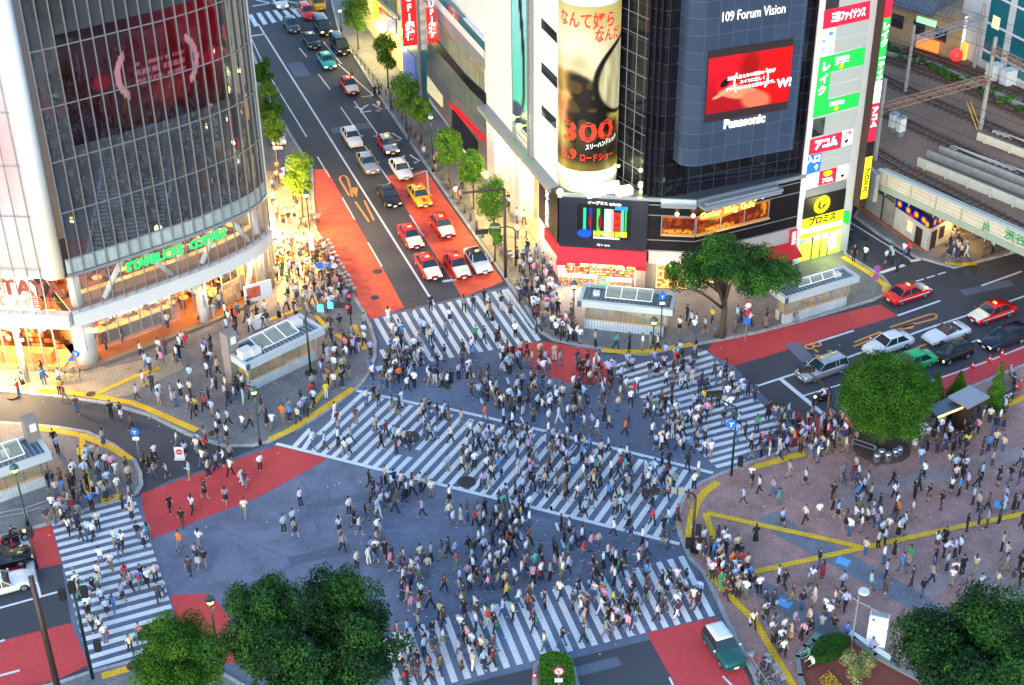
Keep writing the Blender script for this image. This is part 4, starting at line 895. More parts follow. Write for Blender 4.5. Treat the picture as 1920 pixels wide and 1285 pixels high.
vs = [P2.pt(sa0, 2.75, .1), P2.pt(sa1, 2.75, .1), P2.pt(sa1, 1.9, 1.7), P2.pt(sa0, 1.9, 1.7)]; a.add(vs + [v - Vector((0, 0, .06)) for v in vs], [(0, 1, 2, 3), (7, 6, 5, 4), (0, 3, 7, 4), (3, 2, 6, 7), (2, 1, 5, 6)]); wb(a, 'red_awning', mat('red_canvas', (.5, .012, .02), .8), pb)
# ---- video wall and chemist's shop with the red awning
b = MB(); P0.box(b, .05, P0.len, 4.3, 9.4, 0, .35); wb(b, 'black_screen_wall', mat('screen_wall', (.012, .018, .035), .35, noise=.1), pb)
e4 = [P0.at(u, v, .4) for u, v in ((1082, 380), (1184, 392), (1182, 455), (1082, 442))]; eA = (e4[0][0] + e4[3][0]) / 2; eB = (e4[1][0] + e4[2][0]) / 2; ez0 = (e4[2][1] + e4[3][1]) / 2; ez1 = (e4[0][1] + e4[1][1]) / 2
def evid(x, y):
    c = (.002, .004, .01)
    for cx, w, col in ((.14, .03, (.1, .85, .65)), (.25, .025, (.02, .15, .8)), (.39, .03, (.15, .8, .4)), (.84, .025, (.2, .95, .75)), (.9, .02, (.1, .8, .3))):
        if abs(x - cx) < w and .15 < y < .9: c = col
    if .5 < x < .68 and .08 < y < .9: c = (.75, .95, 1) if x < .63 else (1, .6, .6)
    if .68 < x < .82 and .12 < y < .82: c = mixc((.5, .02, .02), (.9, .2, .1), vnoise(x * 40, y * 14))
    if .69 < x < .94 and y > .88: c = (.1, .55, .9)
    c = mixc(c, (.5, .02, .12), el(x, y, .24, .5, .035, .2, .4)); c = mixc(c, (.45, .03, .03), el(x, y, .43, .5, .04, .2, .4)); c = mixc(c, (.02, .3, .75), el(x, y, .14, .13, .14, .13, .1))
    if .3 < x < .8 and y < .07: c = (.95, .95, .95)
    return c
picture('small_video_screen', lambda x, y: P0.pt(eA + (eB - eA) * x, ez0 + (ez1 - ez0) * y, .38), 100, 56, evid, paintmat('evid_print', 1.1), pb)
b = MB(); w = eB - eA; ftext(b, 'NOW ON SALE!!', P0, eA + w * .62, ez0 + (ez1 - ez0) * .16, .62, .42, .04, fit=w * .62); wb(b, 'yellow_screen_lettering', emat('yellow_print', (.8, .9, .02), 1), pb)
b = MB(); ftext(b, 'イープラス eplus.jp', P0, (eA + eB) / 2, 9.0, .36, .4, .01, fit=w * .62); ftext(b, 'Q’s eye', P0, (eA + eB) / 2, 4.72, .26, .4, .0, fit=1.2); wb(b, 'white_screen_lettering', m_scrw, pb)
b = MB(); vs = [P0.pt(0, 4.35, .1), P0.pt(P0.len, 4.25, .1), P0.pt(P0.len + .1, 3.05, 1.15), P0.pt(-.1, 3.15, 1.15)]
b.add(vs + [v - Vector((0, 0, .06)) for v in vs], [(0, 1, 2, 3), (7, 6, 5, 4), (0, 3, 7, 4), (3, 2, 6, 7), (2, 1, 5, 6)]); P0.box(b, -.1, P0.len + .1, 2.7, 3.1, 1.1, 1.16)
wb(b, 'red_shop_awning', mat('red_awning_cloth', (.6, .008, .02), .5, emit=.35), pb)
b = MB(); ftext(b, '三千里薬品', P0, 4.2, 2.9, .36, 1.2, .03, fit=4.2); ftext(b, 'クスリ', P0, 1.3, 2.9, .26, 1.2, .01); ftext(b, '化粧品', P0, 6.9, 2.9, .28, 1.2, .01); wb(b, 'awning_lettering', emat('gold_print', (1, .7, .3), 1.0), pb)
b = MB(); P0.box(b, 0, P0.len, 0, 4.2, -3.2, -3.1); P0.box(b, 0, .15, 0, 4.2, -3.1, 0); P0.box(b, 7.2, 7.3, 0, 4.2, -3.1, 0); P0.box(b, 0, 7.3, 2.75, 2.85, -3.1, .9); wb(b, 'shop_interior', mat('shop_pink_wall', (.85, .62, .5), .6), pb)
def goods(x, y):
    i, j = int(x * 46), int(y * 9); h = vnoise(i * 3.7 + .5, j * 5.1 + .5, 2); h2 = vnoise(i * 1.3 + .5, j * 2.9 + .5, 7)
    c = [(1, .92, .8), (.95, .15, .25), (1, .75, .3), (1, .55, .6), (.95, .9, .6), (.3, .75, .3), (.9, .3, .1), (1, 1, .95)][int(h * 7.99)]; c = mixc(c, (.35, .05, .05), .5 * (h2 > .7))
    if (y * 9) % 1 < .14: c = (.35, .12, .1)
    return c
for k, (d, z0, z1, a0, a1) in enumerate(((-1.4, .2, 2.7, .3, 7.1), (.5, .1, 1.15, .3, 3.6), (.5, .1, 1.0, 4.6, 6.9))):
    b = MB(); P0.box(b, a0, a1, z0 - .05, z1, d - .7, d - .03); wb(b, 'goods_shelf', m_whitepaint, pb)
    picture('goods_on_shelf', lambda x, y: P0.pt(a0 + (a1 - a0) * x, z0 + (z1 - z0) * y, d), 92, 27, goods, paintmat('goods_print', .95), pb)
b = MB(); P0.box(b, 4.1, 4.9, .1, 1.0, .7, 1.2); wb(b, 'green_stand', mat('bright_green', (.03, .5, .06), .5, emit=.3), pb)
b = MB(); P0.box(b, .2, 7.2, 2.6, 2.7, -.8, -.5); P0.box(b, .2, 7.2, 2.62, 2.7, .4, .6); wb(b, 'shop_tube_lights', emat('tube_glow', (1, .85, .75), 12), pb)
for k in range(3): lamp(P0.pt(1.2 + 2.4 * k, 2.45, 1.1), 190, (1, .78, .62), .25)
# angled side sign and red strip at the corner
FS = Fr((2.9, 127.2), (4.5, 121.8))
b = MB(); FS.box(b, 0, FS.len, 4.4, 9.2, -.6, .15); wb(b, 'side_sign_panel', m_black, pb)
b = MB(); vtext(b, '三千里薬品', FS, 2.6, 8.9, .85, .2, .04); wb(b, 'side_sign_lettering', m_scrw, pb)
b = MB(); FS.box(b, 2, FS.len, 3.1, 4.2, -.2, .25); wb(b, 'red_side_sign', emat('red_side_glow', (.9, .02, .03), .9), pb)
b = MB(); FS.box(b, 0, 1.9, 0, 4.4, -.5, .1); wb(b, 'corner_pier', m_whitepaint, pb)
b = MB(); FS.box(b, 2, FS.len, .1, 2.6, -.6, -.3); wb(b, 'side_goods', emat('side_goods_glow', (1, .5, .35), .7), pb)

# ---------------------------------------------------------------- sign tower
st = thing('sign_tower', 'tall narrow white building covered with red, green, blue and yellow signs', 'building', (30, 126, 0))
F3 = Fr((27.6, 124.95), (32.9, 127.55)); L3 = F3.len
b = MB(); F3.box(b, 0, L3 + .25, 0, TOP, -7, 0); wb(b, 'tower_wall', mat('pale_tower_panels', (.5, .52, .52), .4, noise=.08), st)
b = MB(); F3.box(b, F3.at(1537, 0)[0], F3.at(1547.5, 0)[0], 0, TOP, .0, .1); wb(b, 'white_edge_strip', m_whitepaint, st)
def sq(name, px, m, d=.12, f=Z4, parent=None):
    b = MB(); F3.quadpx(b, [f(*p) for p in px], 0.01, d); return wb(b, name, m, parent or st)
m_lightpan = emat('light_panel', (.8, .88, .82), .42, (.18, .2, .19))
m_signred, m_signgreen, m_signblue = emat('sign_red', (.8, .01, .04), .8), emat('sign_green', (.01, .42, .06), .8), emat('sign_blue', (.01, .14, .55), .8)
m_signyel, m_signwhite = emat('sign_yellow', (1, .8, .01), .95), emat('sign_white', (1, .97, .93), .95)
for px in ([(545, 158), (738, 118), (725, 193), (532, 235)], [(533, 243), (724, 200), (712, 275), (526, 320)], [(508, 445), (702, 398), (693, 465), (500, 515)], [(498, 523), (692, 475), (683, 545), (493, 592)],
           [(478, 700), (665, 655), (657, 722), (472, 762)], [(470, 770), (655, 728), (647, 775), (465, 815)], [(455, 920), (632, 875), (626, 925), (449, 966)], [(447, 976), (624, 932), (615, 985), (441, 1028)], [(562, -30), (760, -70), (752, 8), (556, 50)]): sq('light_panel', px, m_lightpan, .08)
sq('dark_window', [(475, -20), (560, -40), (556, 50), (470, 68)], m_darkglass, .05); sq('dark_window', [(397, 722), (475, 705), (462, 812), (385, 832)], m_darkglass, .05)
sq('red_sign', [(468, 65), (745, 5), (738, 115), (458, 178)], m_signred); sq('service_sign', [(458, 190), (538, 170), (522, 325), (440, 345)], m_signwhite)
sq('green_sign', [(440, 352), (518, 335), (478, 690), (397, 712)], m_signgreen); sq('green_sign', [(522, 335), (715, 285), (705, 390), (512, 432)], m_signgreen); sq('green_sign', [(490, 605), (682, 558), (670, 640), (480, 690)], m_signgreen)
sq('red_sign', [(383, 845), (577, 797), (567, 890), (372, 935)], m_signred); sq('white_sign', [(580, 795), (642, 778), (632, 865), (570, 885)], m_signwhite); sq('blue_sign', [(372, 942), (452, 922), (440, 1030), (360, 1052)], m_signblue)
sq('white_sign', [(362, 1062), (438, 1040), (428, 1120), (352, 1145)], m_signwhite); sq('red_sign', [(440, 1038), (545, 1010), (535, 1095), (430, 1120)], m_signred); sq('white_sign', [(547, 1010), (614, 990), (604, 1070), (540, 1092)], m_signwhite)
sq('black_sign', [(125, 660), (457, 573), (437, 740), (105, 825)], mat('sign_black', (.01, .01, .01), .4), .15, Z46); sq('yellow_sign', [(105, 825), (437, 740), (418, 890), (90, 982)], m_signyel, .15, Z46)
sq('white_stripe', [(98, 905), (426, 825), (421, 862), (93, 945)], m_signwhite, .17, Z46); sq('grey_panel_band', [(125, 590), (460, 500), (457, 570), (115, 655)], m_grey, .05, Z46)
sq('lit_entrance', [(70, 1030), (412, 935), (405, 1080), (60, 1168)], emat('lime_entrance', (.55, .75, .08), .75), .03, Z46); sq('bright_poster', [(312, 962), (382, 945), (375, 1050), (303, 1072)], m_signwhite, .06, Z46)
b = MB()
for u in (175, 240, 300): s, _ = F3.at(*Z46(u, 1060)); F3.box(b, s, s + .07, .1, 2.6, .03, .1)
wb(b, 'entrance_frame', m_darkm, st)
m_lw, m_ly, m_lb, m_lk = emat('letter_white', (1, 1, 1), 1.1), emat('letter_yellow', (1, .75, 0), 1), emat('letter_blue', (.02, .2, .7), .8), mat('letter_black', (.02, .01, .01), .5)
def tx(body, u, v, size, m, f=Z4, bold=.04, fit=None, d=.2, name='lettering'):
    s, z = F3.at(*f(u, v), d); b = MB(); ftext(b, body, F3, s, z, size, d, bold, fit=fit); wb(b, name, m, st)
tx('三和ファイナンス', 615, 92, .95, m_lw, fit=3.7); tx('レ', 478, 405, 1.0, m_lw); tx('イ', 465, 480, 1.0, m_lw); tx('ク', 453, 550, 1.0, m_lw); tx('自動契約\nコーナー', 575, 365, .4, m_lw, bold=.01); tx('6F', 570, 402, .4, m_ly)
tx('店頭窓口', 543, 622, .42, m_lw, bold=.02); tx('5F', 540, 655, .4, m_ly); tx('アコム', 478, 865, 1.05, m_lw, fit=2.6, bold=.07); tx('店舗\n窓口', 607, 815, .42, m_signred, bold=0); tx('4F', 600, 852, .4, m_lk); tx('入口', 405, 962, .75, m_lw); tx('↑', 420, 1010, .7, m_lw, bold=.02)
tx('アコム', 487, 1085, .5, m_lw, fit=1.25, bold=.04); tx('3F', 575, 1062, .4, m_lk); tx('プロミス', 265, 822, .9, m_lk, Z46, fit=3.2); tx('5F', 215, 903, .35, m_lk, Z46, 0)
tx('30', 507, 205, .5, m_lb, bold=.03); tx('サ\nー\nビ\nス', 462, 285, .36, m_lb, bold=.02)
s, z = F3.at(*Z46(262, 700), .2); b = MB()
for k in range(22):
    a = 2 * pi * k / 22; pp = [F3.pt(s + r_ * cos(a + t) * 1.0, z + r_ * sin(a + t), .2) for r_, t in ((.5, 0), (.72, .14), (.95, .36))]; b.chain(pp, [.05, .08, .05], 5)
ftext(b, 'P', F3, s + .1, z, .8, .2, .06); wb(b, 'yellow_rosette', m_ly, st)
s, z = F3.at(*Z4(490, 1045), .2); b = MB(); b.chain([F3.pt(s, z, .14), F3.pt(s, z, .2)], [(.5, .28)] * 2, 20, up=F3.e); wb(b, 'yellow_bubble', m_ly, st)
# projecting edge sign
F4 = Fr(F3.pt(L3 + .1, 0, 1.1), F3.pt(L3 + .95, 0, 1.1)); b = MB(); F4.box(b, 0, .85, 5.2, TOP, -1.0, 0); wb(b, 'edge_sign_box', m_brown, st)
zt = lambda v: F4.at(1620, v)[1]
for v0, v1, m in ((-40, 42, m_signred), (42, 158, m_signgreen), (158, 198, m_signwhite), (198, 268, m_signred), (268, 296, mat('sign_black', (.01, .01, .01), .4)), (296, 372, m_signyel)):
    b = MB(); F4.box(b, .05, .8, zt(v1), zt(v0), .01, .06); wb(b, 'edge_sign_panel', m, st)
b = MB()
for body, v, sz in (('レイク', 50, .8), ('一ティナ', 110, .65), ('アコム', 205, .7)): vtext(b, body, F4, .42, zt(v), sz, .08, .04)
wb(b, 'edge_sign_lettering', m_lw, st)
b = MB(); vtext(b, 'プロミス', F4, .42, zt(318), .62, .08, .03); wb(b, 'dark_edge_lettering', m_lk, st)
lamp(F3.pt(3, 2.2, 1.2), 90, (.8, 1, .3), .3); lamp(F3.pt(3, 5.5, 2), 60, (1, .85, .3), .3)
sq('small_side_sign', [(450, 760), (485, 765), (475, 868), (445, 850)], m_signgreen, .3, Z46)
# ---------------------------------------------------------------- far shops along the avenue
Z2 = lambda x, y: (460 + x / 3.212, y / 3.212)
fs_ = thing('lit_shop_building', 'yellow lit shop building with posters beside the avenue at the top', 'building', F1.pt(-22, 0, 0))
aS0, aS1, aS2 = fa(640, 0), fa(757, 120), fa(795, 180)
def bq(root, name, pts, m, d=.1, depth=.3):
    b = MB(); F1.quadpx(b, [Z2(*p) for p in pts], d - depth, d); return wb(b, name, m, root)
b = MB(); F1.box(b, aS1 - 26, aS1, 0, 24, -10, -.1); wb(b, 'yellow_wall', mat('yellow_lit_facade', (.75, .55, .2), .6, emit=.5, ecol=(.9, .6, .12), noise=.25, nscale=.6), fs_)  # yellow shop light is put into the wall as colour and glow
bq(fs_, 'dark_window', [(800, 0), (905, 0), (905, 120), (850, 40)], m_winrow); bq(fs_, 'white_poster', [(790, 130), (840, 150), (842, 210), (795, 200)], m_signwhite); bq(fs_, 'blue_poster', [(850, 90), (905, 125), (905, 205), (852, 190)], mat('poster_blue', (.03, .05, .25), .5, emit=.6))
bq(fs_, 'red_poster', [(800, 45), (850, 85), (855, 125), (805, 90)], m_signred); bq(fs_, 'yellow_sign', [(768, 5), (790, 15), (792, 120), (772, 110)], m_signyel)
bq(fs_, 'grey_beam', [(790, -20), (920, 100), (920, 125), (790, 0)], m_grey, .3)
for k in range(3): lamp(F1.pt(aS1 - 3 - k * 5, 3, 2.0), 260, (1, .8, .3), .4)
bk = thing('bank_building', 'bank building with teal base and tall red banner signs', 'building', F1.pt(aS2 - 3, 0, 0))
b = MB(); F1.box(b, aS1, aS2 - .2, 6.5, 30, -10, .1); wb(b, 'tiled_wall', m_tile, bk)
b = MB(); F1.box(b, aS1, aS2 - .2, 0, 6.5, -10, .12); wb(b, 'teal_base', mat('teal_panels', (.03, .22, .28), .3, noise=.2), bk)
b = MB(); F1.box(b, aS1 + .3, aS2 - 2.6, .3, 4.6, .1, .2); wb(b, 'blue_entrance', mat('blue_entrance_light', (.05, .12, .5), .4, emit=.5), bk)
b = MB(); c = F1.pt(aS2 - .1, 0, .3); b.tube((c.x, c.y, 0), (c.x, c.y, 30), .2, n=8); wb(b, 'downpipe', m_grey, bk)
# banners hang at right angles to the wall and face down the avenue
def flag(root, u0, v0, u1, v1, txt, size):
    a = fa((u0 + u1) / 2 + 8, (v0 + v1) / 2, .8); base = F1.pt(a, 0, .3); fr = Fr(base + F1.n * 2.0, base)
    s_a, zb = fr.at(u0, v1); s_b, zt2 = fr.at(u1, v0); s_a, s_b = min(s_a, s_b), max(s_a, s_b); b = MB(); fr.box(b, s_a, s_b, zb, min(zt2, 30), -.25, 0); wb(b, 'red_banner_sign', emat('banner_red', (.95, .012, .012), .8), root)
    b = MB(); z0 = min(zt2, 22); vtext(b, txt, fr, (s_a + s_b) / 2, zb + .6 + size * len(txt), size, .05, .04); wb(b, 'banner_lettering', m_scrw, root)
flag(bk, 757, -30, 778, 88, '三菱東京UFJ銀行', 1.15); flag(bk, 803, 15, 817, 82, '東京UFJ銀行', .85)

# ---------------------------------------------------------------- railway on its viaduct, bridge girders
RZ = 6.2
m_ballast = mat('ballast', (.21, .125, .085), .95, noise=.45, nscale=6, bump=.6, bumpscale=12, stain=.25)
m_rail = mat('rail_steel', (.16, .1, .07), .4, .6); m_sleeper = mat('sleeper', (.1, .065, .05), .9, noise=.3)
m_conc = mat('weathered_concrete', (.27, .26, .24), .85, noise=.25, nscale=1.2, stain=.2)
m_cream = tilemat('cream_girder', (.52, .47, .36), (.54, .49, .38), (.36, .32, .25), 40, .42, vertical=True, rot=0, offset=0, msize=.03, stain=.06)
m_greenp = mat('green_girder_paint', (.3, .36, .28), .6, noise=.08); m_palegreen = mat('pale_green_parapet', (.42, .43, .36), .7, noise=.15, nscale=1)
gA, gB = G(1641, 352, 5.0), G(1920, 480, 5.0); gd = (gB - gA).normalized()
def off(p, a, n=0): return Vector((p.x + gd.x * a + gd.y * -n * -1, p.y + gd.y * a - gd.x * -n * -1, 0))
gn = Vector((-gd.y, gd.x, 0));  gn = gn if gn.x > 0 else -gn
W0 = gA + gn * .4
pts = [W0 - gd * .3, W0 + gd * 55, W0 + gd * 55 + gn * 90, W0 - gd * 75 + gn * 90, W0 - gd * 75 + gn * 3, G(1612, 312, RZ)]
b = MB(); b.mat(0).prism([(p.x, p.y) for p in pts], 5.0, RZ); struct('railway_viaduct', b, m_ballast)
rb = thing('railway_bridge', 'cream and green steel railway bridge girder with station lettering over the street', 'bridge', (gA.x, gA.y, 0))
FG = Fr(gA, gB); ztop = topz((1641, 352), 319, 5.0)
b = MB(); FG.box(b, 0, 60, 5.62, ztop, -.3, 0); wb(b, 'cream_web', m_cream, rb)
b = MB(); FG.box(b, 0, 60, 4.95, 5.6, -.3, .03); wb(b, 'green_flange', m_greenp, rb); b = MB(); FG.box(b, 0, 60, ztop, ztop + .08, -.5, .1); wb(b, 'cream_cap', mat('cream_paint', (.55, .52, .42), .6, noise=.1), rb)
b = MB(); FG.box(b, 0, 60, ztop - .4, ztop - .15, -1.3, -1.0); wb(b, 'walkway_edge', m_palegreen, rb)
b = MB()
for k in range(20): FG.box(b, 1.3 + k * 3, 1.42 + k * 3, 4.7, ztop, .0, .1)
each(b, 'stiffener', m_greenp, rb)
b = MB()
for t, u, v, s in (('JR', 1849, 426, .95), ('渋谷', 1903, 447, 1.2)):
    a, z = FG.at(u, v, .1); ftext(b, t, FG, a, z, s, .06, .02)
wb(b, 'green_lettering', mat('green_letter', (.02, .3, .1), .5), rb)
_rn = [0]
def parapet(px, z0, h, w, m, name='parapet', root=None, brackets=0):
    pts = [G(u, v, z0 + h) for u, v in px]; b = MB()
    for i in range(len(pts) - 1):
        fr = Fr(pts[i], pts[i + 1]); fr.box(b, 0, fr.len, z0, z0 + h, -w, 0)
        if brackets:
            k = 1.0
            while k < fr.len: fr.box(b, k, k + .18, z0, z0 + h * .85, 0, .28); k += brackets
    return wb(b, name, m, root or rb)
parapet([Z4(1030, 950), Z4(1670, 1213), Z4(2100, 1400)], RZ, .9, .25, m_palegreen, brackets=2.6)
parapet([Z4(1085, 905), Z4(1670, 1135), Z4(2100, 1310)], RZ, .75, .2, m_conc)
parapet([Z4(1160, 880), Z4(1670, 1075), Z4(2100, 1250)], RZ, .75, .25, m_conc)
parapet([Z4(1222, 880), Z4(1670, 1040), Z4(2100, 1195)], RZ, .25, .4, mat('cream_cap', (.55, .5, .4), .7))
parapet([Z4(1390, 800), Z4(1670, 905), Z4(2100, 1070)], RZ, .8, .25, mat('cream_cap', (.55, .5, .4), .7), brackets=3)
parapet([Z4(1480, 785), Z4(1670, 850), Z4(2100, 1010)], RZ, .3, .3, mat('cream_cap', (.55, .5, .4), .7))
def track(px):
    pts = [G(u, v, RZ + .12) for u, v in px]; b = MB(); s_ = MB(); out = [pts[0]]
    for i in range(len(pts) - 1):
        n = max(1, int((pts[i + 1] - pts[i]).length / .75))
        for k in range(1, n + 1): out.append(pts[i].lerp(pts[i + 1], k / n))
    for i in range(len(out) - 1):
        d = (out[i + 1] - out[i]).normalized(); nn = Vector((-d.y, d.x, 0))
        for sd in (-.535, .535):
            p, q = out[i] + nn * sd, out[i + 1] + nn * sd; w = nn * .05
            b.prism([((p + w).x, (p + w).y), ((p - w).x, (p - w).y), ((q - w).x, (q - w).y), ((q + w).x, (q + w).y)], RZ + .1, RZ + .26)
        s_.box((out[i].x, out[i].y, RZ + .05), (.24, 2.1, .13), math.atan2(d.y, d.x))
    struct('railway_track', b, m_rail); struct('railway_sleepers', s_, m_sleeper)
track([(1540, 70), (1640, 103), (1774, 150), (1920, 215), (2080, 300)]); track([(1540, 105), (1637, 137), (1743, 187), (1836, 227), (1920, 265), (2060, 345)]); track([(1590, 180), (1627, 195), (1711, 236), (1805, 280), (1920, 333), (2050, 400)])
track([(1590, 255), (1640, 282), (1700, 318), (1774, 355), (1845, 392), (1960, 450), (2040, 500)]); track([(1560, 20), (1650, 55), (1700, 90), (1800, 125), (1920, 175), (2060, 240)][2:])
# retaining wall, fence and bushes behind the tracks
m_bush = mat('bush_leaf', (.035, .085, .022), .8, noise=.35, nscale=4)
rw = parapet([(1640, 92), (1750, 118), (1850, 165), (1960, 215)], RZ, .5, .3, m_conc, 'track_wall', rb)
def leafmesh(name, balls, n, size, mats, parent=None, seed=1, flat=.55, squash=1, world=True, hollow=.55):
    """many leaf-sized faces spread through overlapping clumps"""
    r = random.Random(seed); b = MB(); tot = sum(x[3] ** 2 for x in balls)
    for (cx, cy, cz, rad) in balls:
        k = int(n * rad ** 2 / tot) + 1; tone = r.random()
        for _ in range(k):
            th, ph = r.uniform(0, 2 * pi), math.acos(r.uniform(-.75, 1)); q = rad * (hollow + (1 - hollow) * r.random() ** .6) * r.uniform(.9, 1.13)
            d = Vector((sin(ph) * cos(th), sin(ph) * sin(th), cos(ph) * squash)); c = Vector((cx, cy, cz)) + d * q
            nn = (d + Vector((r.uniform(-1, 1), r.uniform(-1, 1), r.uniform(-.6, 1.1))) * flat * 1.2).normalized(); t = nn.cross(Vector((r.uniform(-1, 1), r.uniform(-1, 1), r.uniform(-1, 1)))); t = t.normalized() if t.length > .01 else Vector((1, 0, 0)); u = nn.cross(t)
            s = size * r.uniform(.55, 1.35); b.mi = min(len(mats) - 1, int((tone * .6 + r.random() * .4) * len(mats)))
            b.add([c - t * s, c - u * s * .5, c + t * s, c + u * s * .5], [(0, 1, 2, 3)])
    return b, mats
m_l = [mat('leaf_dark', (.018, .06, .012), .9, spec=.12, noise=.2, nscale=2), mat('leaf_mid', (.04, .115, .018), .9, spec=.12, noise=.2, nscale=2), mat('leaf_light', (.085, .2, .025), .9, spec=.12, noise=.2, nscale=2)]
balls = []
for k in range(38):
    t = k / 37; u = 1650 + 270 * t; v = 78 + 118 * t + R.uniform(-6, 8); p = G(u, v, RZ + .5); balls.append((p.x, p.y, RZ + .2, R.uniform(.35, .7)))
lb, ms = leafmesh('trackside_bushes', balls, 4500, .15, m_l, seed=4); o = lb.build('trackside_bushes', ms); o['kind'] = 'stuff'
# catenary gantries
def gantry(label, pA, pB, hA, hB, zb, r=.22, rust=False, bt=1.2):
    A, B = G(*pA, RZ), G(*pB, RZ); root = thing('catenary_gantry', label, 'gantry', (A.x, A.y, RZ), group='railway catenary gantries')
    for Q, h in ((A, hA), (B, hB)):
        b = MB(); b.tube((Q.x, Q.y, RZ - .5), (Q.x, Q.y, RZ + h), r, r * .8, 10); wb(b, 'mast', mat('mast_concrete', (.3, .28, .27), .7, noise=.15), root)
    b = MB(); d = (B - A); n = max(4, int(d.length / 1.3)); w = Vector((-d.y, d.x, 0)).normalized() * .35
    for sgn in (-1, 1):
        for zz_ in (0, bt): b.tube(A + w * sgn + Vector((0, 0, zb + zz_ * .5)), B + w * sgn + Vector((0, 0, zb + zz_ * .5)), .07, n=4)
        for k in range(n): b.tube(A + d * (k / n) + w * sgn + Vector((0, 0, zb)), A + d * ((k + .5) / n) + w * sgn + Vector((0, 0, zb + bt * .5)), .04, n=4); b.tube(A + d * ((k + .5) / n) + w * sgn + Vector((0, 0, zb + bt * .5)), A + d * ((k + 1) / n) + w * sgn + Vector((0, 0, zb)), .04, n=4)
    for k in range(n): b.tube(A + d * (k / n) + w + Vector((0, 0, zb + bt * .5)), A + d * ((k + 1) / n) - w + Vector((0, 0, zb + bt * .5)), .04, n=4)
    wb(b, 'truss_beam', mat('rusty_truss', (.26, .15, .1), .8, noise=.3) if rust else mat('grey_truss', (.27, .27, .29), .6), root)
    return root, A, B
tz = lambda foot, v: topz(foot, v, RZ) - RZ
gantry('grey lattice catenary gantry in front of the tiled roof house', (1697, 173), (1826, 128), tz((1697, 173), 48), tz((1826, 128), 8), tz((1697, 173), 82))
gantry('rusty lattice catenary gantry across the middle of the tracks', (1640, 300), (1838, 242), tz((1640, 300), 148), tz((1838, 242), 70), tz((1640, 300), 208), .26, True)
gantry('slim rusty catenary gantry at the right edge over the bridge tracks', (1838, 243), (1990, 330), tz((1838, 243), 75), 8, tz((1838, 243), 100), .2, True)
b = MB()
for zc, sh in ((6.0, 0), (5.2, 0), (6.2, 4.4), (5.3, 4.4), (6.1, 9), (5.3, 9), (6.2, 13), (6.6, 2.2), (6.9, 6.6), (4.9, 2.2), (6.7, 11), (7.2, 14), (5.6, 14)):
    p = G(1600, 290 - sh * 16, RZ); q = G(1990, 470 - sh * 19, RZ); b.tube((p.x, p.y, RZ + zc), (q.x, q.y, RZ + zc), .025, n=4)
o = b.build('overhead_wires', m_darkm); o['label'] = 'thin dark overhead wires strung above the railway tracks'; o['category'] = 'wires'
for u, v, lab in ((1675, 232, 'left one of two grey trackside cabinets on a frame beside a mast'), (1689, 240, 'right one of two grey trackside cabinets on a frame beside a mast')):
    q = G(u, v, RZ + 1); t = thing('trackside_cabinet', lab, 'cabinet', (q.x, q.y, RZ), group='grey cabinets by the tracks'); b = MB(); b.box((0, 0, 1.4), (.8, .6, 1.5), .5); b.build('cabinet_body', m_offwhite, t); b = MB(); b.box((0, 0, .3), (.5, .4, .6), .5); b.box((.0, 0, 2.18), (.9, .7, .06), .5); b.build('frame', m_grey, t)
for u, v, lab in ((1861, 150, 'white equipment box by the railway behind the masts'), (1888, 160, 'large white equipment box at the foot of the teal glass building')):
    q = G(u, v, RZ); t = thing('equipment_box', lab, 'box', (q.x, q.y, RZ)); b = MB(); b.box((0, 0, .9), (1.5, 1.1, 1.8), .4); b.box((0, 0, 1.84), (1.6, 1.2, .08), .4); b.build('casing', m_offwhite, t)
p, q = G(1810, 212, RZ), G(1832, 245, RZ); b = MB(); b.tube(p + Vector((0, 0, 1.2)), q + Vector((0, 0, .1)), .08, n=6); b.tube(p + Vector((.4, .1, 1.2)), q + Vector((.4, .1, .1)), .08, n=6); o = b.build('yellow_pole_pair', mat('yellow_pole', (.6, .33, .03), .6)); o['label'] = 'pair of yellow poles leaning beside the railway track'; o['category'] = 'poles'
# far buildings behind the tracks
h = thing('tiled_roof_house', 'old house with a grey tiled roof and lit signs behind the railway', 'house', G(1720, 85, RZ) * 1.0)
HF = Fr(G(1655, 72, RZ), G(1800, 118, RZ)); b = MB(); HF.box(b, -2, HF.len - 1, RZ - 1, RZ + 5, -9, 0); wb(b, 'wall', mat('ochre_wall', (.35, .24, .13), .8, noise=.2), h)
b = MB(); b.add([HF.pt(-3, RZ + 4.8, 1), HF.pt(HF.len - 4, RZ + 4.8, 1), HF.pt(HF.len - 5, RZ + 8.5, -5), HF.pt(-3, RZ + 8.5, -5), HF.pt(-3, RZ + 4.6, 1), HF.pt(HF.len - 4, RZ + 4.6, 1), HF.pt(HF.len - 5, RZ + 4.8, -9), HF.pt(-3, RZ + 4.8, -9)], [(0, 1, 2, 3), (3, 2, 6, 7), (1, 5, 6, 2), (0, 4, 5, 1)])
for k in range(20): b.tube(HF.pt(-2.8 + k * .62, RZ + 4.86, 1), HF.pt(-2.8 + k * .58, RZ + 8.5, -5), .06, n=4)
wb(b, 'tiled_roof', mat('grey_tiles', (.11, .12, .15), .6, noise=.3, nscale=3), h)
b = MB()
for a in (1, 4, 7): HF.box(b, a, a + 1.6, RZ + 1.8, RZ + 3.4, 0, .08)
wb(b, 'window_row', m_darkglass, h)
b = MB(); HF.box(b, 5, 8, RZ + .4, RZ + 1.8, .3, .5); b.mat(1); HF.box(b, 4.6, 7.2, RZ + 3.4, RZ + 4.1, .3, .5); wb(b, 'lit_signs', [emat('orange_sign', (1, .25, .05), 1), emat('green_white_sign', (.4, .9, .5), .8)], h)
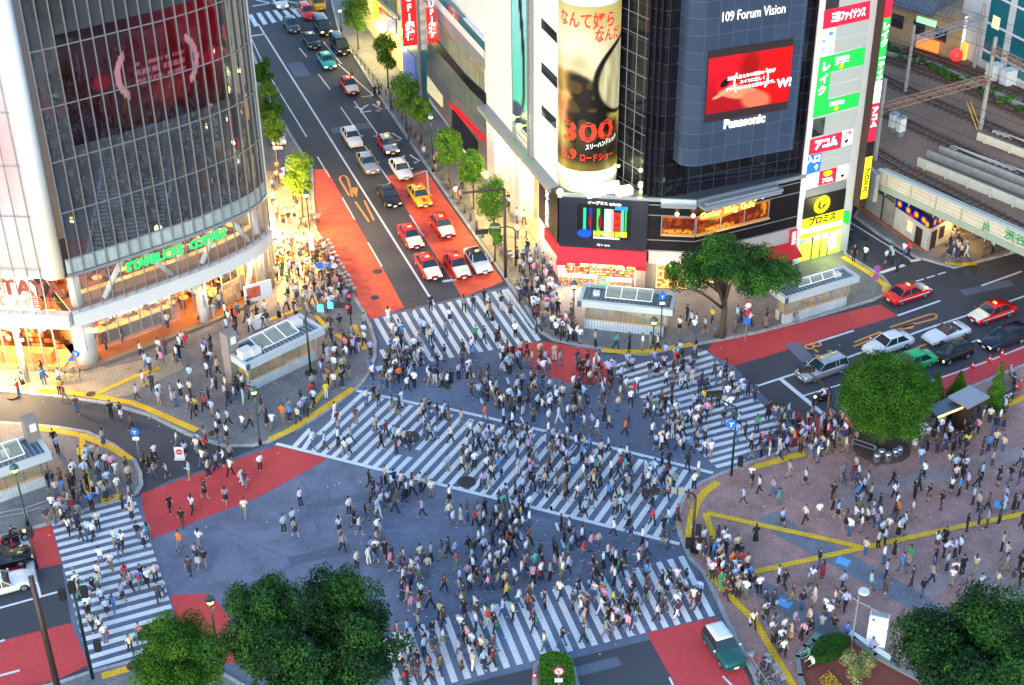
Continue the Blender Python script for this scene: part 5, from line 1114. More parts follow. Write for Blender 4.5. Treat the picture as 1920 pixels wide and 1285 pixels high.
b = MB(); c = HF.pt(10.8, RZ + 1.2, 1.0); b.ball(c, .75, 12, 8); wb(b, 'red_lantern', emat('lantern_red', (1, .03, .03), 1.3), h)
w2 = thing('teal_glass_building', 'white building with tall teal glass strips at the top right corner', 'building', G(1850, 130, RZ) * 1.0)
WF = Fr(G(1792, 100, RZ), G(1995, 210, RZ)); b = MB(); WF.box(b, 0, WF.len, RZ - 1, 34, -12, 0); wb(b, 'white_wall', mat('white_wall_grid', (.5, .53, .55), .5, noise=.05), w2)
b = MB(); b.mat(0); sx_ = [WF.at(u, 60)[0] for u in (1850, 1886, 1900, 1945)]; WF.box(b, sx_[0], sx_[1], RZ + 1, 33, 0, .08); WF.box(b, sx_[2], sx_[3], RZ + 1, 33, 0, .08)
b.mat(1)
for k in range(7): WF.box(b, sx_[0], sx_[3], RZ + 2 + k * 3.2, RZ + 2.25 + k * 3.2, .08, .12)
wb(b, 'teal_windows', [mat('teal_window', (.01, .12, .16), .15), m_offwhite], w2)
b = MB(); a, z = WF.at(1868, 42); WF.box(b, a - .5, a + .7, z - .7, z + .7, .1, .14); wb(b, 'lit_window', emat('lime_window', (.75, .9, .4), .9), w2)
b = MB(); a, z = WF.at(1797, 70); WF.box(b, a - .2, a + 1.4, z - 2.4, z + 3, .2, .6); b.mat(1); WF.box(b, a + 1.4, a + 2.2, z - 3.5, z, .2, .6); wb(b, 'upright_signs', [emat('pale_upright_sign', (.8, .85, .9), .5), emat('yellow_upright_sign', (.9, .6, .1), .6)], w2)
bgb = thing('dark_background_building', 'dark low building behind the tiled roof house beyond the railway', 'building', (70, 195, 0)); b = MB(); b.prism([(55, 190), (95, 175), (100, 200), (58, 212)], 0, 12); wb(b, 'wall', mat('dim_wall', (.12, .11, .1), .8, noise=.4, nscale=.8), bgb)
# old shop under the viaduct
os_ = thing('viaduct_shop', 'small white shop under the railway with a blue and orange sign', 'shop', G(1736, 474, 0))
cA, cB_, cC = G(1736, 474, 0), G(1675, 432, 0), G(1781, 449, 0); d1 = (cB_ - cA); d2 = (cC - cA)
b = MB(); b.prism([((cA + d1 * 1.02).x, (cA + d1 * 1.02).y), (cA.x, cA.y), (cC.x, cC.y), ((cC + d1 * 1.02).x, (cC + d1 * 1.02).y)], 0, 3.4); wb(b, 'white_wall', mat('dirty_white_wall', (.5, .47, .43), .8, noise=.15, nscale=1.5, stain=.15), os_)
FO1 = Fr(cA + d1 * 3.1, cA); FO2 = Fr(cA, cA + d2 * 1.6)
def blob_sign(x, y):
    c = (.03, .04, .5)
    for cx, cy in ((.12, .5), (.38, .45), (.62, .55), (.84, .5), (.95, .3)): c = mixc(c, (.95, .5, .05), el(x, y, cx, cy, .07, .33, .3)); c = mixc(c, (.95, .85, .1), el(x, y, cx, cy, .035, .18, .3))
    return mixc(c, (.9, .05, .2), el(x, y, .5, .15, .1, .12, .3))
b = MB(); FO1.box(b, FO1.len * .68, FO1.len + .1, 2.75, 3.85, 0, .22); FO2.box(b, 0, 3.4, 2.75, 3.85, .0, .22); wb(b, 'sign_box', m_darkm, os_)
picture('painted_sign', lambda x, y: FO1.pt(FO1.len * .68 + (FO1.len * .32 + .1) * x, 2.8 + 1.0 * y, .24), 60, 16, blob_sign, paintmat('shop_sign_print', .8), os_); picture('painted_sign', lambda x, y: FO2.pt(3.3 * x, 2.8 + 1.0 * y, .24), 40, 16, blob_sign, paintmat('shop_sign_print', .8), os_)
b = MB(); FO1.box(b, FO1.len - 1.9, FO1.len - .9, .1, 2.1, 0, .05); FO2.box(b, .5, 1.4, .1, 2.1, 0, .05); FO2.box(b, 1.9, 2.7, .8, 2.1, 0, .05); wb(b, 'dark_door', m_brown, os_)
b = MB(); FO1.box(b, FO1.len - 3.2, FO1.len - 2.5, 1.0, 2.1, 0, .06); wb(b, 'lit_poster', emat('poster_orange', (1, .55, .3), .8), os_)
b = MB(); FO1.box(b, 0, FO1.len, .0, .25, 0, .35); wb(b, 'brick_step', mat('brick_orange', (.35, .13, .06), .8), os_)
ow = thing('viaduct_wall', 'grimy concrete wall with shutters and pipes beneath the railway', 'wall', cA + d1 * 2)
b = MB(); FO1.box(b, -4, FO1.len * .66, 0, 4.95, -1, -.1); b.mat(1); FO1.box(b, 3.2, 5.6, 0, 2.6, -.1, 0); FO1.box(b, 6.2, 8.6, 0, 2.8, -.1, 0); b.mat(2)
for k in range(4): b.tube(FO1.pt(-2, 3.2 + k * .3, .1), FO1.pt(FO1.len * .66, 3.0 + k * .33, .1), .05, n=5)
for a in (2.6, 6.0, 8.9): b.tube(FO1.pt(a, 0, .1), FO1.pt(a, 4.6, .1), .07, n=6)
for k in range(5): FO1.box(b, 1 + k * 1.8, 1.8 + k * 1.8, 3.4 + (k % 2) * .5, 4.1 + (k % 2) * .5, 0, .4)
wb(b, 'wall', [m_conc, mat('grey_shutter', (.3, .3, .3), .6, noise=.1), m_darkm], ow)
for a in (2.2, 2.9):
    c = FO1.pt(a, 0, .9); t = thing('blue_bin', 'blue bin standing against the grimy viaduct wall, ' + ('left' if a < 2.5 else 'right') + ' one', 'bin', (c.x, c.y, 0), group='blue bins by the viaduct'); b = MB(); b.tube((0, 0, 0), (0, 0, .8), .28, .32, 14); b.mat(1).tube((0, 0, .8), (0, 0, .86), .35, n=14); b.build('bin_body', [mat('blue_plastic', (.06, .25, .4), .5), mat('blue_lid', (.1, .35, .5), .5)], t)
b = MB(); p = G(1612, 312, RZ); q = G(1641, 345, RZ); fr = Fr(p, q); b = MB(); fr.box(b, -3, fr.len, 4.2, RZ + .9, -.4, 0); wb(b, 'end_parapet', m_conc, rb)
lamp(FO2.pt(3.8, 2.8, 1.0), 160, (1, .6, .15), .3); b = MB(); FO2.box(b, 3.2, 6.6, .3, 3.2, -1.0, -.6); wb(b, 'orange_lit_front', emat('orange_front', (1, .4, .08), .7), os_)
# railing under the bridge
b = MB(); p, q = G(1840, 486, 0), G(1905, 462, 0)
for k in range(24): c = p.lerp(q, k / 23); b.tube((c.x, c.y, .1), (c.x, c.y, 1.1), .02, n=4)
for z in (.2, 1.1): b.tube((p.x, p.y, z), (q.x, q.y, z), .03, n=5)
o = b.build('black_railing', m_darkm); o['label'] = 'black railing on the pavement beneath the railway bridge'; o['category'] = 'railing'
# ---------------------------------------------------------------- subway entrance shelters
m_fascia = mat('pale_fascia', (.42, .49, .54), .45, noise=.04); m_deck = mat('blue_grey_roof', (.1, .16, .21), .5, noise=.2, nscale=2); m_darkblue = mat('dark_blue_end', (.06, .09, .13), .4)
m_wtile = tilemat('white_small_tiles', (.5, .57, .6), (.54, .6, .63), (.22, .28, .3), .2, .2, vertical=True, rot=.5, offset=0); m_ytile = tilemat('yellow_small_tiles', (.42, .36, .14), (.46, .4, .17), (.25, .22, .1), .2, .2, vertical=True, rot=.5, offset=0)
def shelter(label, A, B, Cc, D, zt=3.25, units=(), pylon=None, steps='right', warm=30):
    A, B, Cc, D = [G(*p, zt) for p in (A, B, Cc, D)]; ex = (Cc - B).normalized(); dep = ((A - B).length + (D - Cc).length) / 2; L_ = (Cc - B).length; ey = Vector((-ex.y, ex.x, 0)); dep = (A - B).dot(ey) if pylon != 'right' else (D - Cc).dot(ey)
    ang = math.atan2(ex.y, ex.x); root = thing('subway_entrance', label, 'shelter', (B.x, B.y, 0), ang)
    def bx(x0, x1, y0, y1, z0, z1, m, name, mb=None):
        b = mb or MB(); b.box(((x0 + x1) / 2, (y0 + y1) / 2, (z0 + z1) / 2), (x1 - x0, y1 - y0, z1 - z0))
        if mb is None: b.build(name, m, root)
        return b
    b = MB(); b.mat(0)
    for x0, x1, y0, y1 in ((0, L_, 0, .35), (0, L_, dep - .35, dep), (0, .35, .35, dep - .35), (L_ - .35, L_, .35, dep - .35)): bx(x0, x1, y0, y1, zt - .62, zt, 0, '', b)
    b.mat(1); bx(L_ - .02, L_ + .04, -.02, .7, zt - .6, zt - .02, 0, '', b); bx(-.03, .35, -.03, .02, zt - .6, zt - .02, 0, '', b); b.build('roof_fascia', [m_fascia, m_darkblue], root)
    b = MB(); b.mat(0); bx(.35, L_ - .35, .35, dep - .35, zt - .3, zt - .2, 0, '', b); b.mat(1)
    k = .7
    while k < L_ - .5:
        if not (L_ * .25 < k < L_ * .78): bx(k, k + .07, .4, dep - .4, zt - .2, zt - .04, 0, '', b)
        else: bx(k, k + .07, .4, .95, zt - .2, zt - .04, 0, '', b); bx(k, k + .07, dep - .8, dep - .4, zt - .2, zt - .04, 0, '', b)
        k += .42
    b.tube((.8, dep - .55, zt), (L_ - 1, dep - .55, zt), .07, n=6); b.build('roof_deck', [m_deck, mat('roof_rib', (.16, .25, .31), .5)], root)
    x0, x1 = L_ * .27, L_ * .76; y0, y1 = 1.0, dep - .9
    b = MB(); b.quad((x0, y0, zt + .02), (x1, y0, zt + .02), (x1, y1, zt + .5), (x0, y1, zt + .5)); b.build('skylight_glass', mat('skylight_glass_m', (.35, .4, .36), .05, alpha=.45), root)
    b = MB()
    for k in range(4): x = x0 + (x1 - x0) * k / 3; b.tube((x, y0, zt + .04), (x, y1, zt + .54), .05, n=4)
    for y, z in ((y0, .04), (y1, .54)): b.tube((x0, y, zt + z), (x1, y, zt + z), .05, n=4)
    b.build('skylight_frame', m_whitepaint, root)
    b = MB(); bx(.5, L_ - .8, .5, .75, .1, 1.05, 0, '', b); bx(.5, L_ - .8, dep - .75, dep - .5, .1, 1.05, 0, '', b); bx(.5, .75, .75, dep - .75, .1, 1.05, 0, '', b); b.build('tiled_base', m_wtile, root)
    bx(.55, L_ - .75, .56, .7, 1.05, 1.15, mat('wood_rail', (.5, .28, .12), .5), 'hand_rail')
    b = MB(); bx(.6, .66, .8, dep - .8, 1.1, zt - .62, 0, '', b); bx(.7, L_ * .5, dep - .7, dep - .64, .2, zt - .62, 0, '', b); b.build('yellow_tiled_wall', m_ytile, root)
    b = MB(); bx(.6, L_ * .94, .62, .64, 1.15, zt - .62, 0, '', b); b.build('glass_wall', glass('shelter_glass', (.55, .5, .35), .22), root)
    b = MB()
    for k in range(5): x = .65 + (L_ - 1.6) * k / 4; bx(x - .05, x + .05, .55, .68, 1.1, zt - .6, 0, '', b); bx(x - .05, x + .05, dep - .68, dep - .55, 1.0, zt - .6, 0, '', b)
    each(b, 'post', m_steel, root, False)
    b = MB(); n = 12
    for k in range(n): t = k / n; bx(L_ * .35 + (L_ * .55) * t, L_ * .35 + (L_ * .55) * (t + 1 / n), .85, dep - .85, .1, .13 + 1.1 * (1 - t) if False else .14 + .09 * (n - k), 0, '', b)
    b.build('staircase', mat('brown_steps', (.3, .13, .06), .6, noise=.15), root)
    b = MB(); bx(L_ * .4, L_ * .7, dep - .95, dep - .9, 1.4, 2.2, 0, '', b); b.build('notice_board', mat('notice_red_white', (.7, .2, .15), .5, noise=.5, nscale=12), root)
    for i, (x, y, w, d_, h_) in enumerate(units): bx(x * L_ - w / 2, x * L_ + w / 2, y * dep - d_ / 2, y * dep + d_ / 2, zt - .2, zt - .2 + h_, m_offwhite, 'air_unit')
    if pylon:
        x = -.1 if pylon == 'left' else L_ - 1.0
        b = MB(); b.mat(0); bx(x, x + 1.0, dep - 1.3, dep - .2, .1, zt + 1.9, 0, '', b); b.mat(1); bx(x + .3, x + .8, dep - 1.34, dep - 1.29, zt + .9, zt + 1.6, 0, '', b); b.build('ventilation_pylon', [mat('pylon_brown', (.22, .2, .19), .5, noise=.1), m_whitepaint], root)
    if warm: lamp(tuple(B + ex * L_ * .5 + ey * dep * .5 + Vector((0, 0, zt - .8))), warm, (1, .72, .35), .3)
    return root, B, ex, ey, L_, dep
shelter('subway entrance shelter with tall pylon beside the coffee shop corner', (413, 656), (461.5, 685), (609, 614.5), (565, 585), units=((.1, .35, 1.1, .8, .9), (.2, .3, .9, .7, .7), (.83, .6, .9, .7, .7)), pylon='left')
shelter('subway entrance shelter in front of the red awning chemist', (1097, 531), (1083, 564), (1262, 582), (1245, 541), units=((.17, .5, .6, .5, .4),))
shelter('subway entrance shelter below the yellow and black sign', (1434, 541), (1473, 560), (1613, 518), (1573, 484), units=((.8, .55, .7, .6, .35),))
shelter('subway entrance shelter with pylon at the left edge of the picture', (-105, 870), (-80, 912), (96.5, 849), (57, 812), units=((.6, .6, .6, .5, .4),), pylon='right')
# ---------------------------------------------------------------- poles, lamps, signals, signs
m_pole = mat('dark_green_pole', (.012, .03, .03), .4, .3); m_brownpole = mat('brown_pole', (.06, .035, .03), .5, .3); m_blacks = mat('signal_black', (.012, .012, .014), .5)
def street_lamp(px, vtop, label, z0=.12, e=120):
    g_ = G(*px, z0); h = topz(px, vtop, z0) - z0; t = thing('street_lamp', label, 'street lamp', g_, group='old style street lamps with yellow green glow')
    b = MB(); b.chain([(0, 0, 0), (0, 0, .5), (0, 0, .55), (0, 0, h - .9)], [.16, .14, .08, .06], 10); b.build('pole', m_pole, t, True)
    b = MB(); b.chain([(0, 0, h - .9), (0, 0, h - .75), (0, 0, h - .6)], [.07, .2, .22], 10); b.build('lamp_holder', m_pole, t)
    b = MB(); b.ball((0, 0, h - .5), (.2, .2, .25), 12, 8); b.build('lamp_glass', emat('lamp_yellow_green', (.85, 1, .12), 9), t, True)
    b = MB(); b.chain([(0, 0, h - .28), (0, 0, h - .12), (0, 0, h + .12)], [.34, .3, .08], 14); b.build('lamp_hood', mat('hood_green', (.05, .12, .12), .4, .3), t, True)
    l = lamp((0, 0, h - .5), e, (.95, 1, .35), .2); l.location = g_ + Vector((0, 0, h - .8)); return t
street_lamp((488, 833), 726, 'street lamp on the pavement between the left shelter and the crossing')
street_lamp((1075, 637), 528, 'street lamp at the pavement corner in front of the chemist shelter')
street_lamp((52, 985), 872, 'street lamp beside the left edge shelter')
street_lamp((410, 1230), 1118, 'street lamp between the two leafy trees at the bottom')
street_lamp((812, 322), 212, 'street lamp among the trees on the right side of the avenue')
street_lamp((586, 492), 358, 'street lamp with white board at the bicycles left of the avenue')
street_lamp((1224, 650), 596, 'short street lamp beside the blue arrow sign post', e=40)
street_lamp((640, 60), 14, 'street lamp by the top stretch of the avenue', e=60)
q = G(586, 470, 2.0); b = MB(); b.box((q.x, q.y - .3, 3.2), (.5, .06, 2.0)); o = b.build('white_notice_board', m_whitepaint); o['label'] = 'white upright notice board fixed to the lamp post by the bicycles'; o['category'] = 'board'
def sig_head(mb_root, c, dirv, red=False, name='signal_head'):
    """horizontal three-light vehicle signal; dirv = direction the row runs"""
    d = Vector(dirv).normalized(); n = Vector((d.y, -d.x, 0)); a = math.atan2(d.y, d.x); b = MB(); b.box(c, (1.25, .3, .42), a); o = b.build(name, m_blacks, mb_root); o.location = -mb_root.location
    for k in range(3):
        p = Vector(c) + d * (k - 1) * .38 + n * .16; b = MB(); b.chain([p, p + n * .06], [.15, .15], 12); m = emat('signal_red', (1, .02, .05), 4) if (red and k == 2) else mat('signal_lens', (.04, .04, .04), .3); o2 = b.build('signal_lens', m, mb_root); o2.location = -mb_root.location
def ped_sig(root, c, a=0, red=False):
    b = MB(); b.box(c, (.4, .35, .8), a); o = b.build('pedestrian_signal', m_blacks, root); o.location = -root.location
    if red:
        b = MB(); b.box((c[0] + .05, c[1] - .19, c[2] + .2), (.25, .04, .25), a); o = b.build('signal_lens', emat('signal_red', (1, .02, .05), 4), root); o.location = -root.location
def pole_with_arm(label, foot, vt, arm_px, z0=.12, m=None, r=.12, signal=True, red=False, curve=True, cat='traffic signal', peds=(), name='traffic_signal', panels=()):
    m = m or m_brownpole; g_ = G(*foot, z0); zt = topz(foot, vt, z0); t = thing(name, label, cat, g_)
    b = MB(); b.tube((g_.x, g_.y, z0), (g_.x, g_.y, zt - .5), r, r * .8, 12); wb(b, 'pole', m, t, True)
    if arm_px:
        # the arm lies in the vertical plane through the pole, square to the line of sight
        rr = ray(*arm_px); k = (g_.y) / rr.y; tip = Vector((rr.x * k, g_.y, CH + rr.z * k)); tip.z = max(tip.z, zt - 1.2)
        p0 = Vector((g_.x, g_.y, zt - .5)); b = MB()
        pts = [p0, p0 + Vector(((tip.x - p0.x) * .06, 0, .35)), p0 + Vector(((tip.x - p0.x) * .22, 0, .5)), tip + Vector((0, 0, .1))] if curve else [p0, tip]
        b.chain(pts, [r * .7] * len(pts), 8); wb(b, 'arm', m, t, True)
        if signal: sig_head(t, tuple(tip + Vector((.3 if tip.x < p0.x else -.3, 0, -.05))), (1, -.15, 0) if tip.x > p0.x else (1, .12, 0), red)
        for (f, w, h_, mm) in panels:
            c = p0.lerp(tip, f) + Vector((0, -.15, .5)); b = MB(); b.box(c, (w, .05, h_)); wb(b, 'sign_panel', mm, t)
    for (dz, dx, rd) in peds: ped_sig(t, (g_.x + dx, g_.y - .1, zt - dz), 0, rd)
    return t
m_gp = mat('sign_back_grey', (.3, .32, .34), .5, .3); m_lbp = mat('light_blue_sign', (.12, .55, .8), .5, emit=.5)
pole_with_arm('brown traffic signal with curved arm at the edge of the square', (1297, 1035), 922, (1212, 922), peds=((3.4, .35, False), (4.6, -.3, False), (5.6, .3, False)), panels=((.45, .4, .55, m_gp), (.3, .45, .7, m_gp)))
pole_with_arm('slim signal pole with curved arm and blue arrow sign by the crossing', (1371, 892), 760, (1333, 738), m=m_pole, r=.1, peds=((5.2, .6, False),), panels=((.5, .4, .4, m_gp),))
pole_with_arm('curved signal arm with blue signs and red light over the left shelter', (583, 700), 585, (650, 572), m=m_pole, r=.1, red=True, panels=((.38, .55, .75, m_lbp), (.62, .5, .65, m_lbp)))
pole_with_arm('tall dark signal pole with curved arm at the right side of the avenue', (967, 498), 425, (897, 434), m=m_brownpole, r=.1, panels=((.55, .9, .25, m_gp),))
pole_with_arm('slim grey signal pole with long arm beside the big round tree', (1546, 816), 722, (1506, 692), z0=.12, m=m_brownpole, r=.13, signal=True)
pole_with_arm('thick brown pole with camera brackets on the bottom left pavement', (118, 1330), 1070, None, m=m_brownpole, r=.22, name='brown_pole', cat='pole')
pole_with_arm('dark green signal pole beside the left zebra crossing', (174, 1272), 1090, None, m=m_pole, r=.13, peds=((1.0, -.7, False), (.8, .7, False), (5.4, .8, False), (.4, 0, False)))
pole_with_arm('slender brown signal pole on the left traffic lane', (70, 1066), 990, None, z0=0, m=m_brownpole, r=.09, peds=((.3, .1, False),))
pole_with_arm('square topped dark lamp column at the avenue edge', (948, 520), 345, (868, 362), m=m_brownpole, r=.16, signal=False, curve=False, name='lamp_column', cat='pole')
pole_with_arm('small pedestrian signal beside the red lane corner of the avenue', (660, 628), 545, None, m=m_blacks, r=.07, peds=((.6, 0, True), (1.9, 0, False)), name='pedestrian_signal_post')
b = MB()
def round_sign(foot, vt, discs, label, m=m_grey, z0=.12):
    g_ = G(*foot, z0); zt = topz(foot, vt, z0); t = thing('road_sign', label, 'road sign', g_); b = MB(); b.tube((0, 0, 0), (0, 0, zt - z0), .045, n=8); b.build('post', m, t)
    for (dz, dx, shape, mm, mark) in discs:
        b = MB(); c = (dx, -.08, zt - z0 - dz)
        if shape == 'disc':
            b.mat(0).chain([c, (c[0], c[1] - .04, c[2])], [.34, .34], 20); b.mat(1).chain([(c[0], c[1] - .041, c[2]), (c[0], c[1] - .05, c[2])], [.25, .25], 20); b.mat(2)
            if mark == 'slash': b.chain([(c[0] - .2, c[1] - .07, c[2] + .2), (c[0] + .2, c[1] - .07, c[2] - .2)], [.035] * 2, 4)
            if mark == 'arrow': b.chain([(c[0], c[1] - .07, c[2] - .18), (c[0], c[1] - .07, c[2]), (c[0] - .14, c[1] - .07, c[2] + .15)], [.04] * 3, 4); b.chain([(c[0], c[1] - .07, c[2]), (c[0] + .12, c[1] - .07, c[2] + .12)], [.035] * 2, 4)
        else: b.box(c, (.5, .05, .3))
        b.build('sign_face', mm, t)
m_sr, m_sb, m_sw = mat('sign_red_ring', (.6, .02, .03), .4), mat('sign_blue_face', (.02, .15, .6), .4), mat('sign_white_face', (.75, .77, .8), .4)
NP = [m_sr, m_sb, m_sr]; BL = [m_sb, m_sb, m_sw]; WH = [m_sr, m_sw, m_sb]
round_sign((1397, 640), 566, [(.3, 0, 'disc', WH, ''), (1.1, 0, 'box', m_sr, ''), (1.9, 0, 'disc', BL, '')], 'white road sign post with three signs left of the street tree')
round_sign((1636, 562), 497, [(.3, 0, 'disc', NP, 'slash'), (1.2, 0, 'disc', NP, 'slash')], 'pair of round no parking signs on a pale post at the street corner')
round_sign((1238, 637), 546, [(.5, 0, 'disc', BL, 'arrow'), (1.2, 0, 'box', m_sw, '')], 'round blue arrow sign on a dark post at the chemist shelter', m=m_pole)
round_sign((263, 866), 802, [(.35, 0, 'disc', BL, 'arrow'), (1.0, 0, 'box', m_sw, '')], 'small blue sign on white post at the lane into the left street')
round_sign((632, 556), 492, [(.3, 0, 'disc', WH, 'slash')], 'round white sign with red rim above the parked bicycles')
round_sign((610, 552), 492, [(.3, -.3, 'disc', BL, ''), (.3, .8, 'disc', BL, '')], 'two blue discs above the parked bicycles left of the avenue')
round_sign((1047, 1330), 1250, [(.3, 0, 'disc', WH, 'arrow'), (1.1, 0, 'box', m_sw, '')], 'round turning sign with plate on the hedge island', z0=.15)
round_sign((151, 715), 655, [(.4, .1, 'disc', BL, 'arrow'), (1.0, -.4, 'box', m_sb, '')], 'blue street sign post before the bright shop on the left')
round_sign((522, 330), 272, [(.3, 0, 'box', m_sw, ''), (.3, .5, 'box', m_sw, '')], 'post with white boards behind the glass building at the avenue')
# blue arrow sign on the slim signal pole
g_ = G(1371, 892, .12); zt = topz((1371, 892), 793, .12); t = thing('road_sign', 'round blue split arrow sign fixed to the slim signal pole', 'road sign', (g_.x - .35, g_.y - .15, zt)); b = MB(); b.mat(0).chain([(0, 0, 0), (0, -.05, 0)], [.42, .42], 24); b.mat(1).chain([(0, -.06, -.25), (0, -.06, 0), (-.16, -.06, .2)], [.05] * 3, 4); b.chain([(0, -.06, 0), (.16, -.06, .16)], [.05] * 2, 4); b.build('sign_face', [m_sb, m_sw], t)
# modern post light and information pylon on the square
g_ = G(1595, 1218, .12); h = topz((1595, 1218), 1113, .12); t = thing('post_light', 'slim grey post light with flat disc head beside the white pylon', 'street lamp', g_)
b = MB(); b.tube((0, 0, 0), (0, 0, h), .07, .05, 10); b.build('pole', m_gp, t); b = MB(); b.chain([(.3, 0, h), (.3, 0, h + .12)], [.38, .34], 20); b.tube((0, 0, h - .05), (.3, 0, h), .03, n=5); b.build('disc_head', m_offwhite, t); b = MB(); b.tube((0, 0, h - .8), (-1.2, .5, h - .3), .025, n=5); b.tube((0, 0, h - .8), (1.3, -.5, h - 1.3), .025, n=5); b.build('cross_rod', m_gp, t)
g_ = G(1640, 1216, .12); t = thing('information_pylon', 'tall white information pylon standing on the square before the big tree', 'pylon', g_, radians(-20)); b = MB(); b.box((0, 0, 1.5), (1.25, .55, 3.0)); b.mat(1).box((0, .29, 1.5), (1.1, .04, 2.8)); b.mat(2).box((0, 0, 3.03), (1.1, .4, .06)); b.build('pylon_body', [m_whitepaint, m_darkblue, m_gp], t)
b = MB(); b.box((-.35, -.29, 2.7), (.2, .03, .14)); b.build('small_emblem', m_sb, t)
# phone boxes / shelter on the square
g_ = G(1800, 805, .12); t = thing('smoking_shelter', 'dark glass shelter with lit yellow strip beside the big round tree', 'shelter', g_, radians(26))
A_, B__, C_, D_ = (G(*Z, 2.6) for Z in ((1744, 765), (1757, 778), (1818, 754), (1806, 742)))
FR = Fr(B__, C_); b = MB(); FR.box(b, -.1, FR.len + .1, 2.5, 2.65, -1.3, .1); o = wb(b, 'roof', mat('blue_grey_shelter_roof', (.06, .08, .12), .3), t); t.rotation_euler = (0, 0, 0)
b = MB(); FR.box(b, 0, FR.len, .12, 2.5, -1.2, -1.15); FR.box(b, 0, .05, .12, 2.5, -1.2, 0); wb(b, 'glass_screen', m_darkglass, t)
b = MB(); FR.box(b, .1, FR.len - .1, 2.3, 2.48, .0, .12); wb(b, 'lit_strip', emat('yellow_strip', (1, .8, .25), 2.2), t)
b = MB()
for k in range(4): c = FR.pt(FR.len * k / 3, 0, 0); b.tube((c.x, c.y, .1), (c.x, c.y, 2.5), .05, n=6)
each(b, 'post', m_darkm, t)
A2 = G(1797, 738, 3.1); B2 = G(1827, 755, 3.1); C2 = G(1852, 742, 3.1); FK = Fr(B2, C2); t = thing('dark_kiosk', 'square dark kiosk with grey flat roof behind the lit strip shelter', 'kiosk', (B2.x, B2.y, 0))
b = MB(); FK.box(b, -1.0, FK.len, 2.95, 3.15, -1.8, .2); wb(b, 'flat_roof', m_gp, t); b = MB(); FK.box(b, -.4, FK.len - .2, .12, 2.95, -1.5, 0); wb(b, 'walls', m_brown, t)
b = MB(); FK.box(b, 0, FK.len - .5, .5, 2.5, 0, .05); wb(b, 'door_panel', m_darkglass, t)
# map board, pot, litter bins
g_ = G(1712, 800, .12); t = thing('map_board', 'pale lit map board standing behind the big round tree', 'board', g_); b = MB(); b.box((0, 0, 1.6), (1.6, .2, 1.4), .3); b.mat(1).box((.03, -.12, 1.6), (1.4, .02, 1.2), .3); b.mat(0).box((0, 0, .45), (1.2, .12, .9), .3); b.build('board_body', [m_gp, emat('map_glow', (.9, .9, .75), .6)], t)
g_ = G(1727, 812, .12); t = thing('planter_pot', 'large pale round plant pot with a small conifer', 'planter', g_); b = MB(); b.chain([(0, 0, 0), (0, 0, .2), (0, 0, 1.1), (0, 0, 1.15), (0, 0, 1.0)], [.5, .55, .72, .75, .6], 20); b.build('pot', m_offwhite, t, True)
for k, (u, v) in enumerate(((1651, 862), (1663, 868), (1677, 862), (1684, 858), (1642, 870))):
    t = thing('litter_bin', ['first', 'second', 'third', 'fourth', 'fifth'][[1, 2, 3, 4, 0][k]] + ' steel litter bin from the left under the big round tree', 'litter bin', G(u, v, .12), group='steel litter bins'); b = MB(); b.chain([(0, 0, 0), (0, 0, .75), (0, 0, .95), (0, 0, 1.05)], [.28, .3, .26, .12], 14); b.build('bin_body', mat('bin_steel', (.4, .43, .46), .3, .8), t, True); b = MB(); b.chain([(0, -.28, .78), (0, -.31, .78)], [.1] * 2, 10); b.build('bin_opening', m_blacks, t)
# arched gateway post over the side street
g_ = G(52, 716, .12); t = thing('street_arch', 'white curved street arch on a grey post at the bright left shop', 'street arch', g_)
b = MB(); b.tube((0, 0, 0), (0, 0, 5.0), .22, .2, 14); b.build('post', m_gp, t, True); b = MB(); b.chain([(0, 0, 5.0), (0, 0, 5.1), (0, 0, 5.3)], [.3, .36, .28], 16); b.build('collar', m_offwhite, t)
b = MB(); b.chain([(-5.2 * sin(k * pi / 16) * 1.0 if k else 0, 0, 5.2 + 2.2 * sin(k * pi / 16)) if k <= 8 else (-5.2 - (k - 8) * .9, 0, 7.4) for k in range(0, 11)], [.22] * 11, 10); b.build('curved_arm', mat('arch_glow', (.75, .72, .65), .5, emit=.5, ecol=(1, .8, .5)), t, True)
b = MB(); b.box((0, -.28, 3.3), (.5, .12, 1.0)); b.build('lit_panel', emat('arch_panel_glow', (.9, .95, 1), 1.2), t); b = MB(); b.box((.35, -.1, 4.4), (.4, .3, .3)); b.build('loudspeaker', m_darkm, t)
l = lamp((0, 0, 0), 520, (1, .68, .32), .4); l.location = g_ + Vector((-1.2, -.4, 5.6))
# traffic cones
def cone(u, v, lab, z=.0):
    t = thing('traffic_cone', lab, 'traffic cone', G(u, v, z), group='red traffic cones'); b = MB(); b.mat(0).box((0, 0, .03), (.42, .42, .06)); b.chain([(0, 0, .05), (0, 0, .3)], [.17, .11], 12); b.mat(1).chain([(0, 0, .3), (0, 0, .45)], [.11, .08], 12, False); b.mat(0).chain([(0, 0, .45), (0, 0, .75)], [.08, .03], 12); b.build('cone_body', [m_redp, m_whitepaint], t)
for u, v, l in ((1554, 778, 'red traffic cone on the red lane left of the big round tree'), (1823, 690, 'leftmost red cone on the white kerb line of the right road'), (1855, 678, 'middle red cone on the white kerb line of the right road'), (1878, 667, 'rightmost red cone on the white kerb line of the right road'), (1003, 1273, 'dark red cone beside the hedge island at the bottom')): cone(u, v, l)
# no entry sign board in the left street
t = thing('a_frame_sign', 'white folding no entry sign board in the left street', 'sign board', G(338, 860, .0)); b = MB(); b.box((0, 0, .55), (.75, .12, 1.1)); b.box((0, 0, .06), (.85, .5, .12)); b.mat(1).chain([(0, -.07, .7), (0, -.09, .7)], [.26] * 2, 20); b.mat(0).box((0, -.1, .7), (.36, .02, .09)); b.build('sign_face', [m_whitepaint, m_redp], t)
